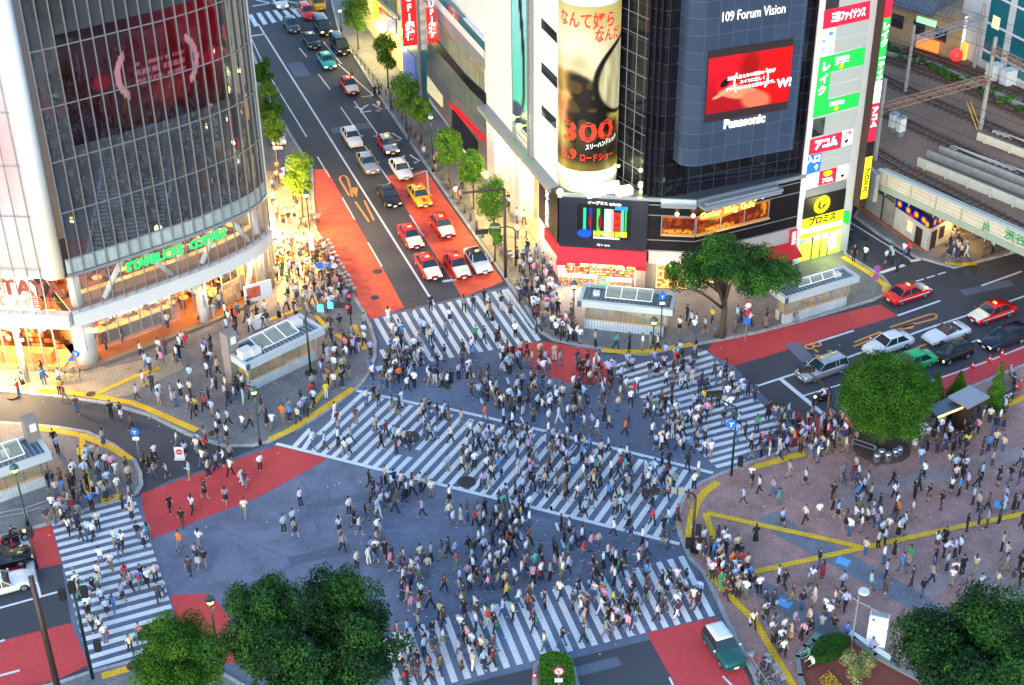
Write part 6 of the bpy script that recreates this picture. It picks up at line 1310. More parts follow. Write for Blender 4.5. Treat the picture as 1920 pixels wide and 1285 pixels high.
# poster stand and promotion board near the coffee shop
t = thing('advertising_board', 'large advertising board with red pictures beside the glass building', 'board', G(488, 582, .12)); b = MB(); b.box((0, 0, 2.0), (2.7, .15, 1.8), .55); b.mat(1).box((-.35, -.3, 2.1), (1.3, .05, 1.1), .55); b.mat(0).box((0, 0, .6), (.1, .1, 1.2)); b.build('board_panel', [m_offwhite, mat('advert_red', (.45, .1, .06), .5, noise=.5, nscale=3)], t)
t = thing('promotion_table', 'white promotion table with leaflets before the coffee shop building', 'table', G(486, 612, .12)); b = MB(); b.box((0, 0, .5), (1.6, .8, 1.0), .6); b.box((.2, 0, 1.05), (1.2, .6, .06), .6); b.build('table_body', m_whitepaint, t)
# bollards and posts
ORD = ['first', 'second', 'third', 'fourth', 'fifth', 'sixth', 'seventh', 'eighth', 'ninth', 'tenth', 'eleventh', 'twelfth', 'thirteenth', 'fourteenth', 'fifteenth', 'sixteenth', 'seventeenth', 'eighteenth', 'nineteenth', 'twentieth', 'twenty-first', 'twenty-second', 'twenty-third', 'twenty-fourth', 'twenty-fifth', 'twenty-sixth']
def bollards(px0, px1, n, lab, grp, z=.12, h=.85):
    a_, b_ = G(*px0, z), G(*px1, z); me = None
    for k in range(n):
        c = a_.lerp(b_, k / max(1, n - 1)); t = thing('bollard', ORD[k] + ' ' + lab, 'bollard', c, group=grp)
        if me is None: bb = MB(); bb.chain([(0, 0, 0), (0, 0, h), (0, 0, h + .12), (0, 0, h + .16)], [.14, .13, .12, .03], 10); me = bb.mesh('bollard_post', mat('bollard_brown', (.16, .12, .1), .6, noise=.1), True)
        link('bollard_post', me, t)
bollards((732, 188), (838, 350), 14, 'brown bollard from the top along the right kerb of the avenue', 'bollards lining the avenue kerb'); bollards((840, 356), (905, 445), 7, 'brown bollard from the top near the crossing end of the avenue kerb', 'bollards near the crossing end of the avenue')
bollards((1432, 612), (1462, 604), 3, 'brown bollard from the left between the street tree and right shelter', 'bollards by the right shelter'); bollards((1340, 632), (1378, 622), 3, 'brown bollard from the left at the street tree base', 'bollards round the street tree')
# guard rail along the bottom left corner and around the square
def rail(px, lab, z=.12, h=.8, n=10, m=m_gp):
    pts = [G(u, v, z) for u, v in px]; b = MB()
    for i in range(len(pts) - 1):
        for zz_ in (h, h * .5): b.tube(pts[i] + Vector((0, 0, zz_)), pts[i + 1] + Vector((0, 0, zz_)), .035, n=5)
        L_ = (pts[i + 1] - pts[i]).length; k = 0
        while k <= L_: c = pts[i].lerp(pts[i + 1], k / L_); b.tube(c, c + Vector((0, 0, h)), .05, n=6); k += 1.8
    o = b.build('guard_rail', m); o['label'] = lab; o['category'] = 'guard rail'
rail([(0, 978), (52, 968), (90, 955)], 'grey guard rail at the pavement edge below the left shelter', m=m_gp); rail([(1598, 838), (1640, 852), (1648, 872)], 'grey rail looping round the foot of the big round tree'); rail([(1760, 760), (1812, 742)], 'low rail behind the dark shelter on the square', m=m_darkm)
rail([(1400, 1240), (1440, 1300)], 'grey rail at the kerb beside the parked small car'); rail([(655, 95), (700, 150), (728, 185)], 'dark guard rail along the top of the avenue pavement', m=m_darkm); rail([(1655, 560), (1668, 548)], 'short rail at the street corner by the no parking signs')
# ---------------------------------------------------------------- trees and planting
m_bark = mat('bark', (.07, .05, .035), .9, noise=.3, nscale=6, bump=.5, bumpscale=14)
m_l2 = [mat('lime_leaf_dark', (.06, .15, .015), .9, spec=.12, noise=.2), mat('lime_leaf', (.12, .26, .025), .9, spec=.12, noise=.2), mat('lime_leaf_light', (.2, .36, .04), .9, spec=.12, noise=.2)]
m_l3 = [mat('deep_leaf_dark', (.006, .022, .01), .9, spec=.12), mat('deep_leaf', (.014, .05, .014), .9, spec=.12), mat('deep_leaf_mid', (.03, .1, .015), .9, spec=.12), mat('deep_leaf_tip', (.06, .17, .02), .9, spec=.12)]
m_l4 = [mat('round_leaf_dark', (.02, .07, .008), .9, spec=.12), mat('round_leaf', (.035, .11, .01), .9, spec=.12), mat('round_leaf_light', (.06, .165, .014), .9, spec=.12)]
def tree(name, label, foot, z_c, spread, nb, br, n, size, mats, trunk=.2, z0=.12, seed=1, group=None, shape='blob', limbs=5, squash=1):
    g_ = G(*foot, z0); t = thing(name, label, 'tree', g_, group=group); r = random.Random(seed); balls = []
    for k in range(nb):
        if shape == 'lobes':
            if k == 0: lobes = [(Vector((r.gauss(0, 1), r.gauss(0, 1), r.gauss(.15, .8))).normalized() * r.uniform(.45, .78)) for _ in range(max(9, nb // 8))]
            lo_ = lobes[k % len(lobes)]; q_ = Vector((r.gauss(0, 1), r.gauss(0, 1), r.gauss(0, .8))).normalized() * r.uniform(.1, .4); v_ = lo_ + q_
            balls.append((v_.x * spread[0], v_.y * spread[1], z_c + v_.z * spread[2], br * r.uniform(.55, 1.2))); continue
        if shape == 'cone': f = (k + .5) / nb; a = k * 2.4; rr = spread[0] * (1 - f) * .55; balls.append((rr * cos(a), rr * sin(a), z_c - spread[2] + 2 * spread[2] * f, br * (1.05 - f) + .12)); continue
        while True:
            x, y, z = r.uniform(-1, 1), r.uniform(-1, 1), r.uniform(-1, 1)
            if .35 < x * x + y * y + z * z < 1 or (k < nb // 5 and x * x + y * y + z * z < .4): break
        balls.append((x * spread[0], y * spread[1], z_c + z * spread[2], br * r.uniform(.7, 1.25)))
    lb, ms = leafmesh('crown', balls, n, size, mats, seed=seed, squash=squash); lb.build('crown', ms, t)
    b = MB(); h = z_c - spread[2] * .5; b.chain([(0, 0, -.1), (0, 0, .3), (trunk * .4, 0, h * .55), (0, trunk * .3, h)], [trunk * 1.35, trunk, trunk * .85, trunk * .6], 9)
    for k in range(limbs):
        bx_ = balls[(k * 7) % len(balls)]; s = (0, 0, h * r.uniform(.55, .95)); m_ = ((bx_[0]) * .45, bx_[1] * .45, (s[2] + bx_[2]) / 2 + .2); b.chain([s, m_, bx_[:3]], [trunk * .5, trunk * .35, trunk * .12], 6)
    b.build('trunk', m_bark, t, True); return t
def zc(foot, v, z0=.12): return topz(foot, v, z0) - z0
f = (1652, 838); tree('round_tree', 'big dense round green tree at the edge of the square', f, zc(f, 745), (3.25, 3.25, 3.1), 130, .95, 70000, .085, m_l4, .35, seed=11)
f = (1352, 632); tree('street_tree', 'wide spreading dark green tree before the black corner building', f, zc(f, 512), (6.3, 3.9, 2.9), 170, .85, 62000, .1, m_l3 + m_l[1:2], .3, seed=5, limbs=18, shape='lobes')
f = (352, 1338); tree('round_tree', 'light green round tree at the bottom left pavement', f, zc(f, 1238), (2.7, 2.6, 2.5), 110, .75, 50000, .08, m_l4[:2] + m_l2[:1] + m_l[2:], .25, seed=8)
f = (600, 1430); tree('broad_tree', 'large dark broadleaf tree in the bottom foreground', f, zc(f, 1212), (5.8, 5.0, 5.2), 230, .95, 84000, .11, m_l3[:3] + [m_l3[1]], .45, seed=6, limbs=22, shape='lobes')
f = (1790, 1400); tree('broad_tree', 'large dark tree in the bottom right corner of the square', f, zc(f, 1238), (4.4, 4.2, 3.6), 150, 1.15, 78000, .11, m_l3[:3] + [m_l3[1]], .4, seed=13, limbs=16, shape='lobes')
f = (1960, 1380); tree('broad_tree', 'dark tree cut off by the right edge at the bottom', f, zc(f, 1245), (3, 3, 3), 60, 1.0, 30000, .1, m_l3, .3, seed=14)
for k, (fx, fy, vc, w, nb, lab, mm) in enumerate((
    (672, 92, 25, 2.0, 16, 'topmost street tree on the right side of the avenue', m_l), (728, 165, 98, 1.75, 16, 'second street tree from the top on the right of the avenue', m_l), (762, 246, 172, 1.95, 18, 'third street tree from the top on the right of the avenue', m_l),
    (790, 268, 205, 1.3, 10, 'small street tree above the blue parasol on the avenue', m_l), (842, 348, 275, 1.7, 18, 'fourth large street tree down the right of the avenue', m_l), (888, 392, 312, 1.5, 16, 'fifth street tree down the right of the avenue', m_l), (926, 460, 372, 1.75, 20, 'street tree beside the square topped lamp column', m_l),
    (928, 490, 438, .8, 7, 'sapling at the crossing end of the avenue trees', m_l), (500, 205, 135, 1.4, 12, 'upper street tree behind the curved glass building', m_l), (512, 265, 190, 1.8, 16, 'middle street tree behind the curved glass building', m_l), (520, 300, 240, 1.4, 12, 'lower street tree behind the curved glass building', m_l), (568, 408, 325, 1.75, 18, 'yellow green street tree beside the red lane', m_l2))):
    f = (fx, fy); z = zc(f, vc); t = tree('street_tree', lab, f, z, (w * .72, w * .72, w * 1.2), nb * 2, w * .38, 6500, .11, mm[1:] + ([m_l2[1]] if mm is m_l2 else m_l2[:2]), .1, seed=30 + k, group='trees lining the avenue', limbs=5)
for k, (fx, fy, vc, lab) in enumerate(((1750, 762, 728, 'slim conifer between the big round tree and the lit shelter'), (1737, 792, 768, 'dark narrow conifer in the pale pot by the round tree'), (1793, 752, 722, 'conifer behind the lit strip shelter'), (1862, 770, 722, 'bright green conifer right of the dark kiosk'))):
    f = (fx, fy); z = zc(f, vc); tree('conifer', lab, f, z, (.75, .75, z - .3), 12, .6, 7000, .07, m_l4 if k < 3 else m_l4[1:] + m_l[2:], .08, seed=60 + k, group='conifers on the square', shape='cone', limbs=0)
def hedge(name, label, cat, px, z0, h, n, size, mats, seed):
    pts = [G(u, v, z0) for u, v in px]; c = sum(pts, Vector()) / len(pts); t = thing(name, label, cat, c); b = MB(); loc = [(p.x - c.x, p.y - c.y) for p in pts]; b.prism([(x * .93, y * .93) for x, y in loc], 0, h * .93); b.build('hedge_core', mats[0], t)
    r = random.Random(seed); lb = MB(); n_ = len(loc)
    def leaf(p, nn):
        nn = (Vector(nn) + Vector((r.uniform(-.8, .8), r.uniform(-.8, .8), r.uniform(-.5, .8)))).normalized(); tt = nn.cross(Vector((r.uniform(-1, 1), r.uniform(-1, 1), r.uniform(-1, 1)))).normalized(); u = nn.cross(tt); s = size * r.uniform(.6, 1.3); p = Vector(p); lb.mi = r.randrange(len(mats)); lb.add([p - tt * s, p - u * s * .5, p + tt * s, p + u * s * .5], [(0, 1, 2, 3)])
    for _ in range(n):
        i = r.randrange(n_); a, b2 = Vector((*loc[i], 0)), Vector((*loc[(i + 1) % n_], 0)); s = r.random()
        if r.random() < .45: e = (b2 - a).normalized(); leaf(a.lerp(b2, s) + Vector((0, 0, r.uniform(.02, h))), (e.y, -e.x, 0))
        else: leaf(a.lerp(b2, s) * r.random() ** .5 + Vector((0, 0, h + r.uniform(-.04, .08))), (0, 0, 1))
    lb.build('hedge_leaves', mats, t); return t
hedge('hedge', 'bright green clipped hedge on the traffic island at the bottom', 'hedge', [(1012, 1246), (1035, 1238), (1060, 1241), (1074, 1256), (1085, 1350), (1012, 1350)], .15, .8, 6000, .08, m_l4[1:] + m_l[2:], 1)
hedge('hedge', 'dark oval hedge in the flower bed below the seated people', 'hedge', [(1520, 1232), (1535, 1208), (1570, 1200), (1592, 1210), (1590, 1225), (1550, 1245), (1525, 1248)], .4, .7, 4000, .07, m_l4[:2] + m_l3[1:3], 2)
g_ = G(1606, 1262, .4); t = thing('flowering_shrub', 'pale yellow shrub in the red soil of the flower bed', 'shrub', g_); lb, ms = leafmesh('shrub_leaves', [(R.uniform(-.8, .8), R.uniform(-1, 1), R.uniform(.3, 1.1), .45) for _ in range(14)], 3500, .06, [mat('pale_shrub', (.2, .22, .06), .9), mat('pale_shrub_light', (.34, .33, .14), .7), m_l2[0]], seed=5); lb.build('shrub_leaves', ms, t)
b = MB(); g0 = [G(u, v, .3) for u, v in ((1552, 1262), (1575, 1285), (1595, 1310), (1560, 1310), (1535, 1280))]; r = random.Random(3); bf = MB()
for _ in range(1500):
    i = r.randrange(5); p = g0[i].lerp(g0[(i + 1) % 5], r.random()).lerp(sum(g0, Vector()) / 5, r.random()) + Vector((0, 0, r.uniform(.1, .3))); s = .05; bf.mi = r.randrange(3); bf.add([p + Vector((-s, 0, 0)), p + Vector((0, -s, .02)), p + Vector((s, 0, 0)), p + Vector((0, s, .02))], [(0, 1, 2, 3)])
o = bf.build('flower_bed', [mat('yellow_petals', (.8, .55, .03), .6), mat('orange_petals', (.7, .2, .03), .6), m_l4[1]]); o['kind'] = 'stuff'
BED = [(1508, 1215), (1525, 1205), (1560, 1195), (1600, 1200), (1640, 1232), (1720, 1275), (1760, 1310), (1520, 1330), (1500, 1270), (1495, 1235)]
pts = [G(u, v, .4) for u, v in BED]; b = MB(); b.prism([(p.x, p.y) for p in pts], .1, .4); struct('planting_soil', b, mat('red_soil', (.2, .055, .035), .95, noise=.2, nscale=6))
b = MB()
for i in range(len(pts)): p, q = pts[i], pts[(i + 1) % len(pts)]; fr = Fr((p.x, p.y), (q.x, q.y)); fr.box(b, -.1, fr.len + .1, .1, .62, -.15, .15)
o = b.build('planter_wall', mat('planter_stone', (.18, .2, .2), .7, noise=.15)); o['label'] = 'low grey stone wall round the flower bed on the square'; o['category'] = 'wall'
p, q = G(1585, 1190, .12), G(1670, 1245, .12); fr = Fr(p, q); b = MB(); fr.box(b, 0, fr.len, .55, .62, -.2, .25); fr.box(b, 0, .1, .1, .55, -.1, .2); fr.box(b, fr.len - .1, fr.len, .1, .55, -.1, .2); fr.box(b, fr.len / 2, fr.len / 2 + .1, .1, .55, -.1, .2); o = b.build('bench', m_whitepaint); o['label'] = 'long white bench rail along the flower bed'; o['category'] = 'bench'
p, q = G(1498, 1240, .12), G(1535, 1196, .12); fr = Fr(p, q); b = MB(); fr.box(b, 0, fr.len, .1, .5, -.3, .5); o = b.build('curved_seat', mat('green_stone_seat', (.16, .3, .28), .5, noise=.3, nscale=2)); o['label'] = 'pale green stone seat at the tip of the flower bed'; o['category'] = 'seat'
# tree base planting under the round tree
g_ = G(1652, 838, .12); b = MB(); b.chain([(0, 0, 0), (0, 0, .35)], [2.3, 2.2], 24); o = b.build('tree_planter', mat('planter_soil', (.06, .04, .03), .9, noise=.3)); o.location = g_; o['label'] = 'round dark planter bed at the foot of the big round tree'; o['category'] = 'planter'
g_ = G(775, 188, .12); t = thing('blue_parasol', 'small blue parasol under the avenue trees', 'parasol', g_); b = MB(); b.chain([(0, 0, 1.9), (0, 0, 2.4)], [1.1, .05], 8); b.build('canopy', mat('blue_canvas', (.03, .12, .35), .8), t); b = MB(); b.tube((0, 0, 0), (0, 0, 2.4), .03, n=5); b.build('pole', m_gp, t)
q = G(908, 480, .12)
for k in range(4):
    pass

# ---------------------------------------------------------------- vehicles
m_tyre = mat('tyre_rubber', (.015, .015, .017), .8); m_rim = mat('wheel_rim', (.45, .46, .48), .3, .8); m_glassd = mat('car_glass', (.015, .03, .04), .05, spec=.8)
m_hl = mat('headlamp_off', (.7, .72, .75), .15); m_hon = emat('headlamp_lit', (1, .75, .3), 7); m_tl = emat('tail_lamp', (.7, .02, .02), .5); m_plate = mat('number_plate', (.7, .72, .68), .5); m_trim = mat('black_trim', (.02, .02, .022), .5)
def paint(name, c, metal=.0): return mat('car_paint_' + name, c, .18, metal, spec=.6, noise=.03, nscale=.6)
def ring(x, hw, z0, z1, rr=.12):
    h = z1 - z0
    return [(x, -hw * .9, z0), (x, -hw, z0 + h * .18), (x, -hw, z0 + h * .62), (x, -hw * .95, z1 - h * .1), (x, -hw * .8, z1), (x, 0, z1 + .02), (x, hw * .8, z1), (x, hw * .95, z1 - h * .1), (x, hw, z0 + h * .62), (x, hw, z0 + h * .18), (x, hw * .9, z0)]
def loft(b, rings, close=True):
    n = len(rings[0]); vs = [p for r_ in rings for p in r_]; fs = []
    for i in range(len(rings) - 1):
        for k in range(n): k2 = (k + 1) % n; fs.append((i * n + k, (i + 1) * n + k, (i + 1) * n + k2, i * n + k2))
    if close: fs += [tuple(range(n)), tuple(range(len(vs) - n, len(vs)))[::-1]]
    b.add(vs, fs)
TYPES = {  # L, W, H, stations (x, hw, z0, z1), cabin bottom x0..x1, roof x0..x1
    'sedan': (4.65, 1.7, 1.48, [(-.5, .8, .42, .78), (-.485, .93, .28, .92), (-.4, .98, .22, .98), (-.1, 1, .2, .98), (.2, 1, .2, .95), (.36, .98, .22, .88), (.46, .93, .25, .78), (.495, .85, .35, .68)], (-.36, .22), (-.22, .07)),
    'wagon': (4.6, 1.72, 1.5, [(-.5, .86, .4, .85), (-.485, .95, .28, .98), (-.3, 1, .22, 1.0), (.2, 1, .2, .96), (.38, .98, .22, .88), (.47, .92, .25, .76), (.498, .82, .35, .66)], (-.49, .22), (-.44, .06)),
    'hatch': (3.5, 1.5, 1.55, [(-.5, .86, .4, .85), (-.48, .95, .26, 1.0), (-.2, 1, .2, 1.02), (.2, 1, .2, 1.0), (.4, .97, .24, .88), (.48, .88, .3, .74), (.5, .8, .38, .64)], (-.49, .32), (-.4, .08)),
    'mini': (3.65, 1.7, 1.42, [(-.5, .84, .38, .8), (-.47, .95, .26, .92), (-.25, 1, .2, .95), (.18, 1, .2, .92), (.4, .97, .24, .86), (.48, .88, .28, .76), (.5, .78, .36, .64)], (-.47, .16), (-.42, .0)),
    'van': (4.8, 1.8, 1.95, [(-.5, .88, .4, 1.0), (-.49, .97, .26, 1.1), (-.2, 1, .22, 1.1), (.25, 1, .22, 1.08), (.44, .97, .25, .98), (.495, .88, .35, .8)], (-.49, .38), (-.46, .2)),
    'sport': (4.35, 1.8, 1.28, [(-.5, .8, .4, .7), (-.47, .94, .28, .86), (-.3, 1, .22, .9), (0, 1, .2, .84), (.3, .98, .2, .8), (.44, .9, .24, .68), (.5, .68, .34, .54)], (-.22, .14), (-.05, .0))}
def make_car(label, px, head, kind='sedan', body=None, bonnet=None, roof=None, taxi=None, lights=False, stripe=None, name='parked_car', cat='car', group=None, open_top=False, boot=None, spot=False, plate=None, s=1):
    L_, W_, H_, ST, cab, rf = TYPES[kind]; t = thing(name, label, cat, G(*px, 0), head, group, s); hw = W_ / 2
    b = MB(); loft(b, [ring(x * L_, w * hw, z0, z1) for x, w, z0, z1 in ST]); b.build('body', body, t, True)
    zb = ST[3][3] - .02; cx0, cx1 = cab[0] * L_, cab[1] * L_; rx0, rx1 = rf[0] * L_, rf[1] * L_
    if not open_top:
        def crs(x0, x1, w, z): return [(x0, -w, z), (x1, -w, z), (x1, w, z), (x0, w, z)]
        b = MB(); vs = crs(cx0, cx1, hw * .93, zb - .06) + crs(rx0, rx1, hw * .74, H_ - .04); b.add(vs, [(0, 1, 5, 4), (1, 2, 6, 5), (2, 3, 7, 6), (3, 0, 4, 7)]); b.build('windows', m_glassd, t)
        b = MB(); n = 8; rings = []
        for k in range(n + 1):
            x = rx0 - .05 + (rx1 - rx0 + .1) * k / n; e = .05 * sin(pi * k / n); rings.append([(x, -hw * .75, H_ - .06), (x, -hw * .72, H_ - .01 + e * .5), (x, -hw * .35, H_ + e), (x, hw * .35, H_ + e), (x, hw * .72, H_ - .01 + e * .5), (x, hw * .75, H_ - .06)])
        loft(b, rings); b.build('roof', roof or body, t, True)
        b = MB()
        for sg in (-1, 1):
            b.tube((cx0, sg * hw * .93, zb - .04), (rx0, sg * hw * .74, H_ - .04), .035, n=5); b.tube((cx1, sg * hw * .93, zb - .04), (rx1, sg * hw * .74, H_ - .04), .035, n=5); xm = (rx0 + rx1) / 2; b.tube((xm, sg * hw * .935, zb), (xm, sg * hw * .75, H_ - .04), .035, n=5)
            if kind in ('wagon', 'van'): b.tube((rx0 + L_ * .17, sg * hw * .935, zb), (rx0 + L_ * .17, sg * hw * .75, H_ - .04), .04, n=5)
        b.build('pillars', body if kind != 'mini' else m_trim, t)
    else:
        b = MB(); b.box((cx0 / 2 + cx1 / 2, 0, zb - .02), (cx1 - cx0, hw * 1.5, .1)); b.build('cockpit', m_trim, t)
        b = MB()
        for sg in (-.38, .38): b.box((cx0 + .5, sg, zb + .12), (.18, .5, .45)); b.box((cx0 + .8, sg, zb + .02), (.5, .5, .12))
        b.build('seats', mat('seat_leather', (.12, .1, .09), .6), t)
        b = MB(); b.add([(cx1, -hw * .85, zb), (cx1, hw * .85, zb), (cx1 - .55, hw * .7, H_), (cx1 - .55, -hw * .7, H_)], [(0, 1, 2, 3)]); b.build('windscreen', m_glassd, t)
        b = MB(); b.box((cx0 - .05, 0, zb + .05), (.4, hw * 1.5, .16)); b.build('folded_roof', m_trim, t)
    zf = ST[-3][3]
    if bonnet:
        b = MB(); i = len(ST) - 1; xs = [ST[k] for k in range(len(ST)) if ST[k][0] * L_ > cx1 - .15]; 
        r_ = []
        for x, w, z0, z1 in [(cx1 / L_ - .01, ST[4][1], 0, ST[4][3])] + xs[:-1] + [(xs[-1][0] - .004, xs[-1][1], 0, xs[-1][3])]: r_.append([(x * L_, -w * hw * .93, z1 - .03), (x * L_, -w * hw * .78, z1 + .012), (x * L_, 0, z1 + .032), (x * L_, w * hw * .78, z1 + .012), (x * L_, w * hw * .93, z1 - .03), (x * L_, 0, z1 - .06)])
        loft(b, r_); b.build('bonnet', bonnet, t, True)
    if boot:
        b = MB(); r_ = []
        for x, w, z0, z1 in ST[:3] + [(cx0 / L_, 1, 0, ST[2][3])]: r_.append([(x * L_ - (.01 if x < -.49 else 0), -w * hw * .93, z1 - .03), (x * L_, -w * hw * .78, z1 + .012), (x * L_, 0, z1 + .032), (x * L_, w * hw * .78, z1 + .012), (x * L_, w * hw * .93, z1 - .03), (x * L_, 0, z1 - .06)])
        loft(b, r_); b.build('boot_lid', boot, t, True)
    if stripe:
        b = MB()
        for sg in (-1, 1): b.box((0, sg * (hw + .004), .62), (L_ * .8, .012, .09))
        b.build('side_stripe', stripe, t)
    wb_ = .3 * L_; 
    for sx in (-1, 1):
        for sy in (-1, 1):
            b = MB(); r0 = .31; b.chain([(sx * wb_, sy * (hw - .2), r0), (sx * wb_, sy * (hw - .02), r0), (sx * wb_, sy * (hw + .012), r0)], [r0, r0, r0 * .82], 18, up=(1, 0, 0)); o = b.build('wheel', m_tyre, t); b = MB(); b.chain([(sx * wb_, sy * (hw + .005), r0), (sx * wb_, sy * (hw + .025), r0)], [r0 * .6, r0 * .5], 12, up=(1, 0, 0)); b.build('rim', m_rim, o)
    xf = L_ / 2; zh = ST[-2][3] - .16
    for sy in (-1, 1):
        b = MB()
        if kind == 'mini': b.chain([(xf - .22, sy * hw * .68, zh + .06), (xf - .07, sy * hw * .68, zh + .02)], [.13, .1], 12, up=(0, 1, 0))
        else: b.box((xf - .06, sy * hw * .66, zh), (.1, .34, .15))
        b.build('headlight', m_hon if lights else m_hl, t); b = MB(); b.box((-xf + .02, sy * hw * .72, ST[0][3] - .08), (.08, .3, .14)); b.build('tail_light', m_tl, t)
        b = MB(); b.ball((cx1 - .1 if not kind == 'sedan' else cx1 + .25, sy * (hw + .1), zb + .08), (.09, .09, .07), 6, 5); b.build('wing_mirror', body if kind != 'mini' else m_whitepaint, t)
    b = MB(); b.box((xf - .02, 0, .38), (.12, W_ * .88, .16)); b.box((-xf + .02, 0, .42), (.12, W_ * .86, .16)); b.box((xf - .02, 0, zh - .01), (.06, .6, .1)); b.build('bumpers', m_trim if kind in ('hatch',) or taxi else body, t)
    b = MB(); b.box((xf + .05, 0, .42), (.02, .36, .17)); b.box((-xf - .05, 0, .55), (.02, .36, .17)); b.build('number_plate', plate or m_plate, t)
    if taxi:
        b = MB(); b.box(((rx0 + rx1) / 2 + .2, 0, H_ + .11), (.16, .42, .13), 0, .7); b.build('roof_sign', taxi, t)
        if spot: l = lamp((0, 0, 0), 6, (1, .7, .3), .1); l.location = G(*px, 0) + Vector((cos(head) * xf, sin(head) * xf, .7))
    return t
HA = math.atan2(-20.5, 7.1); dB = (G(1920, 557) - G(1420, 724)); HB = math.atan2(dB.y, dB.x); HBL = HB + pi
pr, pw, pcr, pbk, psi = paint('red', (.68, .012, .012)), paint('white', (.72, .73, .74)), paint('cream', (.78, .72, .55)), paint('black', (.008, .008, .01)), paint('silver', (.42, .45, .48), .6)
m_sign_or = emat('taxi_sign_glow', (1, .35, .12), 2.5)
TG = 'red taxis with cream bonnets'
kw = dict(body=pr, bonnet=pcr, taxi=m_sign_or, name='taxi', cat='taxi', group=TG)
make_car('red taxi with cream bonnet, rear one of the middle lane', (770, 452), HA, lights=True, **kw); make_car('red taxi with cream bonnet first in the middle lane at the stop line', (803, 509), HA, lights=True, **kw)
make_car('red taxi with cream bonnet squeezed between another taxi and a white cab', (857, 507), HA, **kw); make_car('red taxi with cream bonnet waiting alone on the red lane', (829, 432), HA, **kw)
make_car('red taxi with cream bonnet furthest up the avenue', (655, 168), HA, **kw)
make_car('white taxi with a dark roof and lit lamps beside the kerb', (896, 498), HA, body=pw, roof=pbk, taxi=emat('taxi_sign_orange', (1, .5, .1), 3), name='taxi', cat='taxi', lights=True)
make_car('black sedan waiting left of the yellow taxi', (730, 376), HA, body=pbk)
py = paint('yellow', (.85, .42, .01)); t = make_car('yellow taxi with a red stripe across bonnet and roof', (787, 376), HA, body=py, taxi=m_sign_or, name='taxi', cat='taxi'); b = MB(); b.box((1.55, 0, .9), (1.1, .38, .06)); b.box((-.35, 0, 1.5), (1.3, .38, .06)); b.build('red_stripe', pr, t)
make_car('silver rounded sedan behind the black sedan', (690, 314), HA, body=psi); make_car('white sedan highest in the left lane queue', (660, 265), HA, body=pw)
make_car('silver taxi with red sides and lit lamps', (727, 279), HA, body=paint('darkred', (.4, .02, .03)), roof=psi, bonnet=psi, taxi=emat('taxi_sign_green', (.6, 1, .2), 2), name='taxi', cat='taxi', lights=True)
make_car('plain white taxi behind the yellow taxi', (752, 326), HA, body=pw, taxi=m_sign_or, name='taxi', cat='taxi'); make_car('turquoise taxi with lit headlamps up the avenue', (613, 122), HA, body=paint('teal', (.03, .42, .4)), taxi=m_sign_or, name='taxi', cat='taxi', lights=True)
make_car('black van at the kerb up the avenue', (638, 95), HA, kind='van', body=pbk); make_car('black taxi with green roof sign up the avenue', (584, 84), HA, body=pbk, taxi=emat('taxi_sign_green', (.6, 1, .2), 2), name='taxi', cat='taxi')
make_car('dark box truck with lit lamps behind the black van', (606, 60), HA, kind='van', body=pbk, lights=True, name='small_truck', cat='truck'); make_car('dark grey sedan near the far zebra crossing', (547, 54), HA, body=paint('darkgrey', (.04, .055, .065)))
make_car('bright red wagon near the far zebra crossing', (576, 30), HA, kind='wagon', body=pr); make_car('white car on the far zebra crossing', (525, 10), HA, body=pw, lights=True); make_car('yellow van at the top of the avenue', (594, 12), HA, kind='van', body=py)
make_car('white car half hidden behind the trees left of the avenue', (517, 262), HA, body=pw, lights=True)
make_car('red taxi with white boot driving away beside the subway shelter', (1701, 560), HB, body=pr, boot=None, bonnet=pw, taxi=m_sign_or, name='taxi', cat='taxi', stripe=pw); make_car('red taxi with cream bonnet and white side line coming down the right road', (1858, 596), HBL, body=pr, bonnet=pcr, stripe=pw, taxi=m_sign_or, name='taxi', cat='taxi')
make_car('white open top sports car on the right road', (1773, 634), HBL, kind='sport', body=pw, open_top=True, cat='sports car'); make_car('small black hatchback with yellow plate on the right road', (1786, 673), HBL, kind='hatch', body=pbk, lights=True, plate=mat('yellow_plate', (.8, .55, .02), .5))
make_car('dark blue black wagon by the right edge', (1880, 645), HBL, kind='wagon', body=paint('navy', (.01, .012, .03)), lights=True); make_car('white sedan behind the big round tree', (1664, 655), HBL, body=pw); make_car('bright green car mostly hidden by the big round tree', (1707, 690), HBL, body=paint('green', (.02, .42, .15)))
make_car('silver estate car waiting at the stop line of the right road', (1540, 702), HBL, kind='wagon', body=psi); make_car('dark green small car with a white roof on the red lane', (1356, 1226), math.atan2((G(1385, 1262) - G(1335, 1190)).y, (G(1385, 1262) - G(1335, 1190)).x), kind='mini', body=paint('british_green', (.01, .085, .075)), roof=pw, lights=False)
HL = math.atan2((G(123, 1106) - G(0, 1140)).y, (G(123, 1106) - G(0, 1140)).x)
make_car('white sports car at the left edge behind the stop line', (8, 1105), HL, kind='sport', body=pw); make_car('black car at the left edge beside the white one', (0, 1062), HL, kind='sedan', body=pbk)
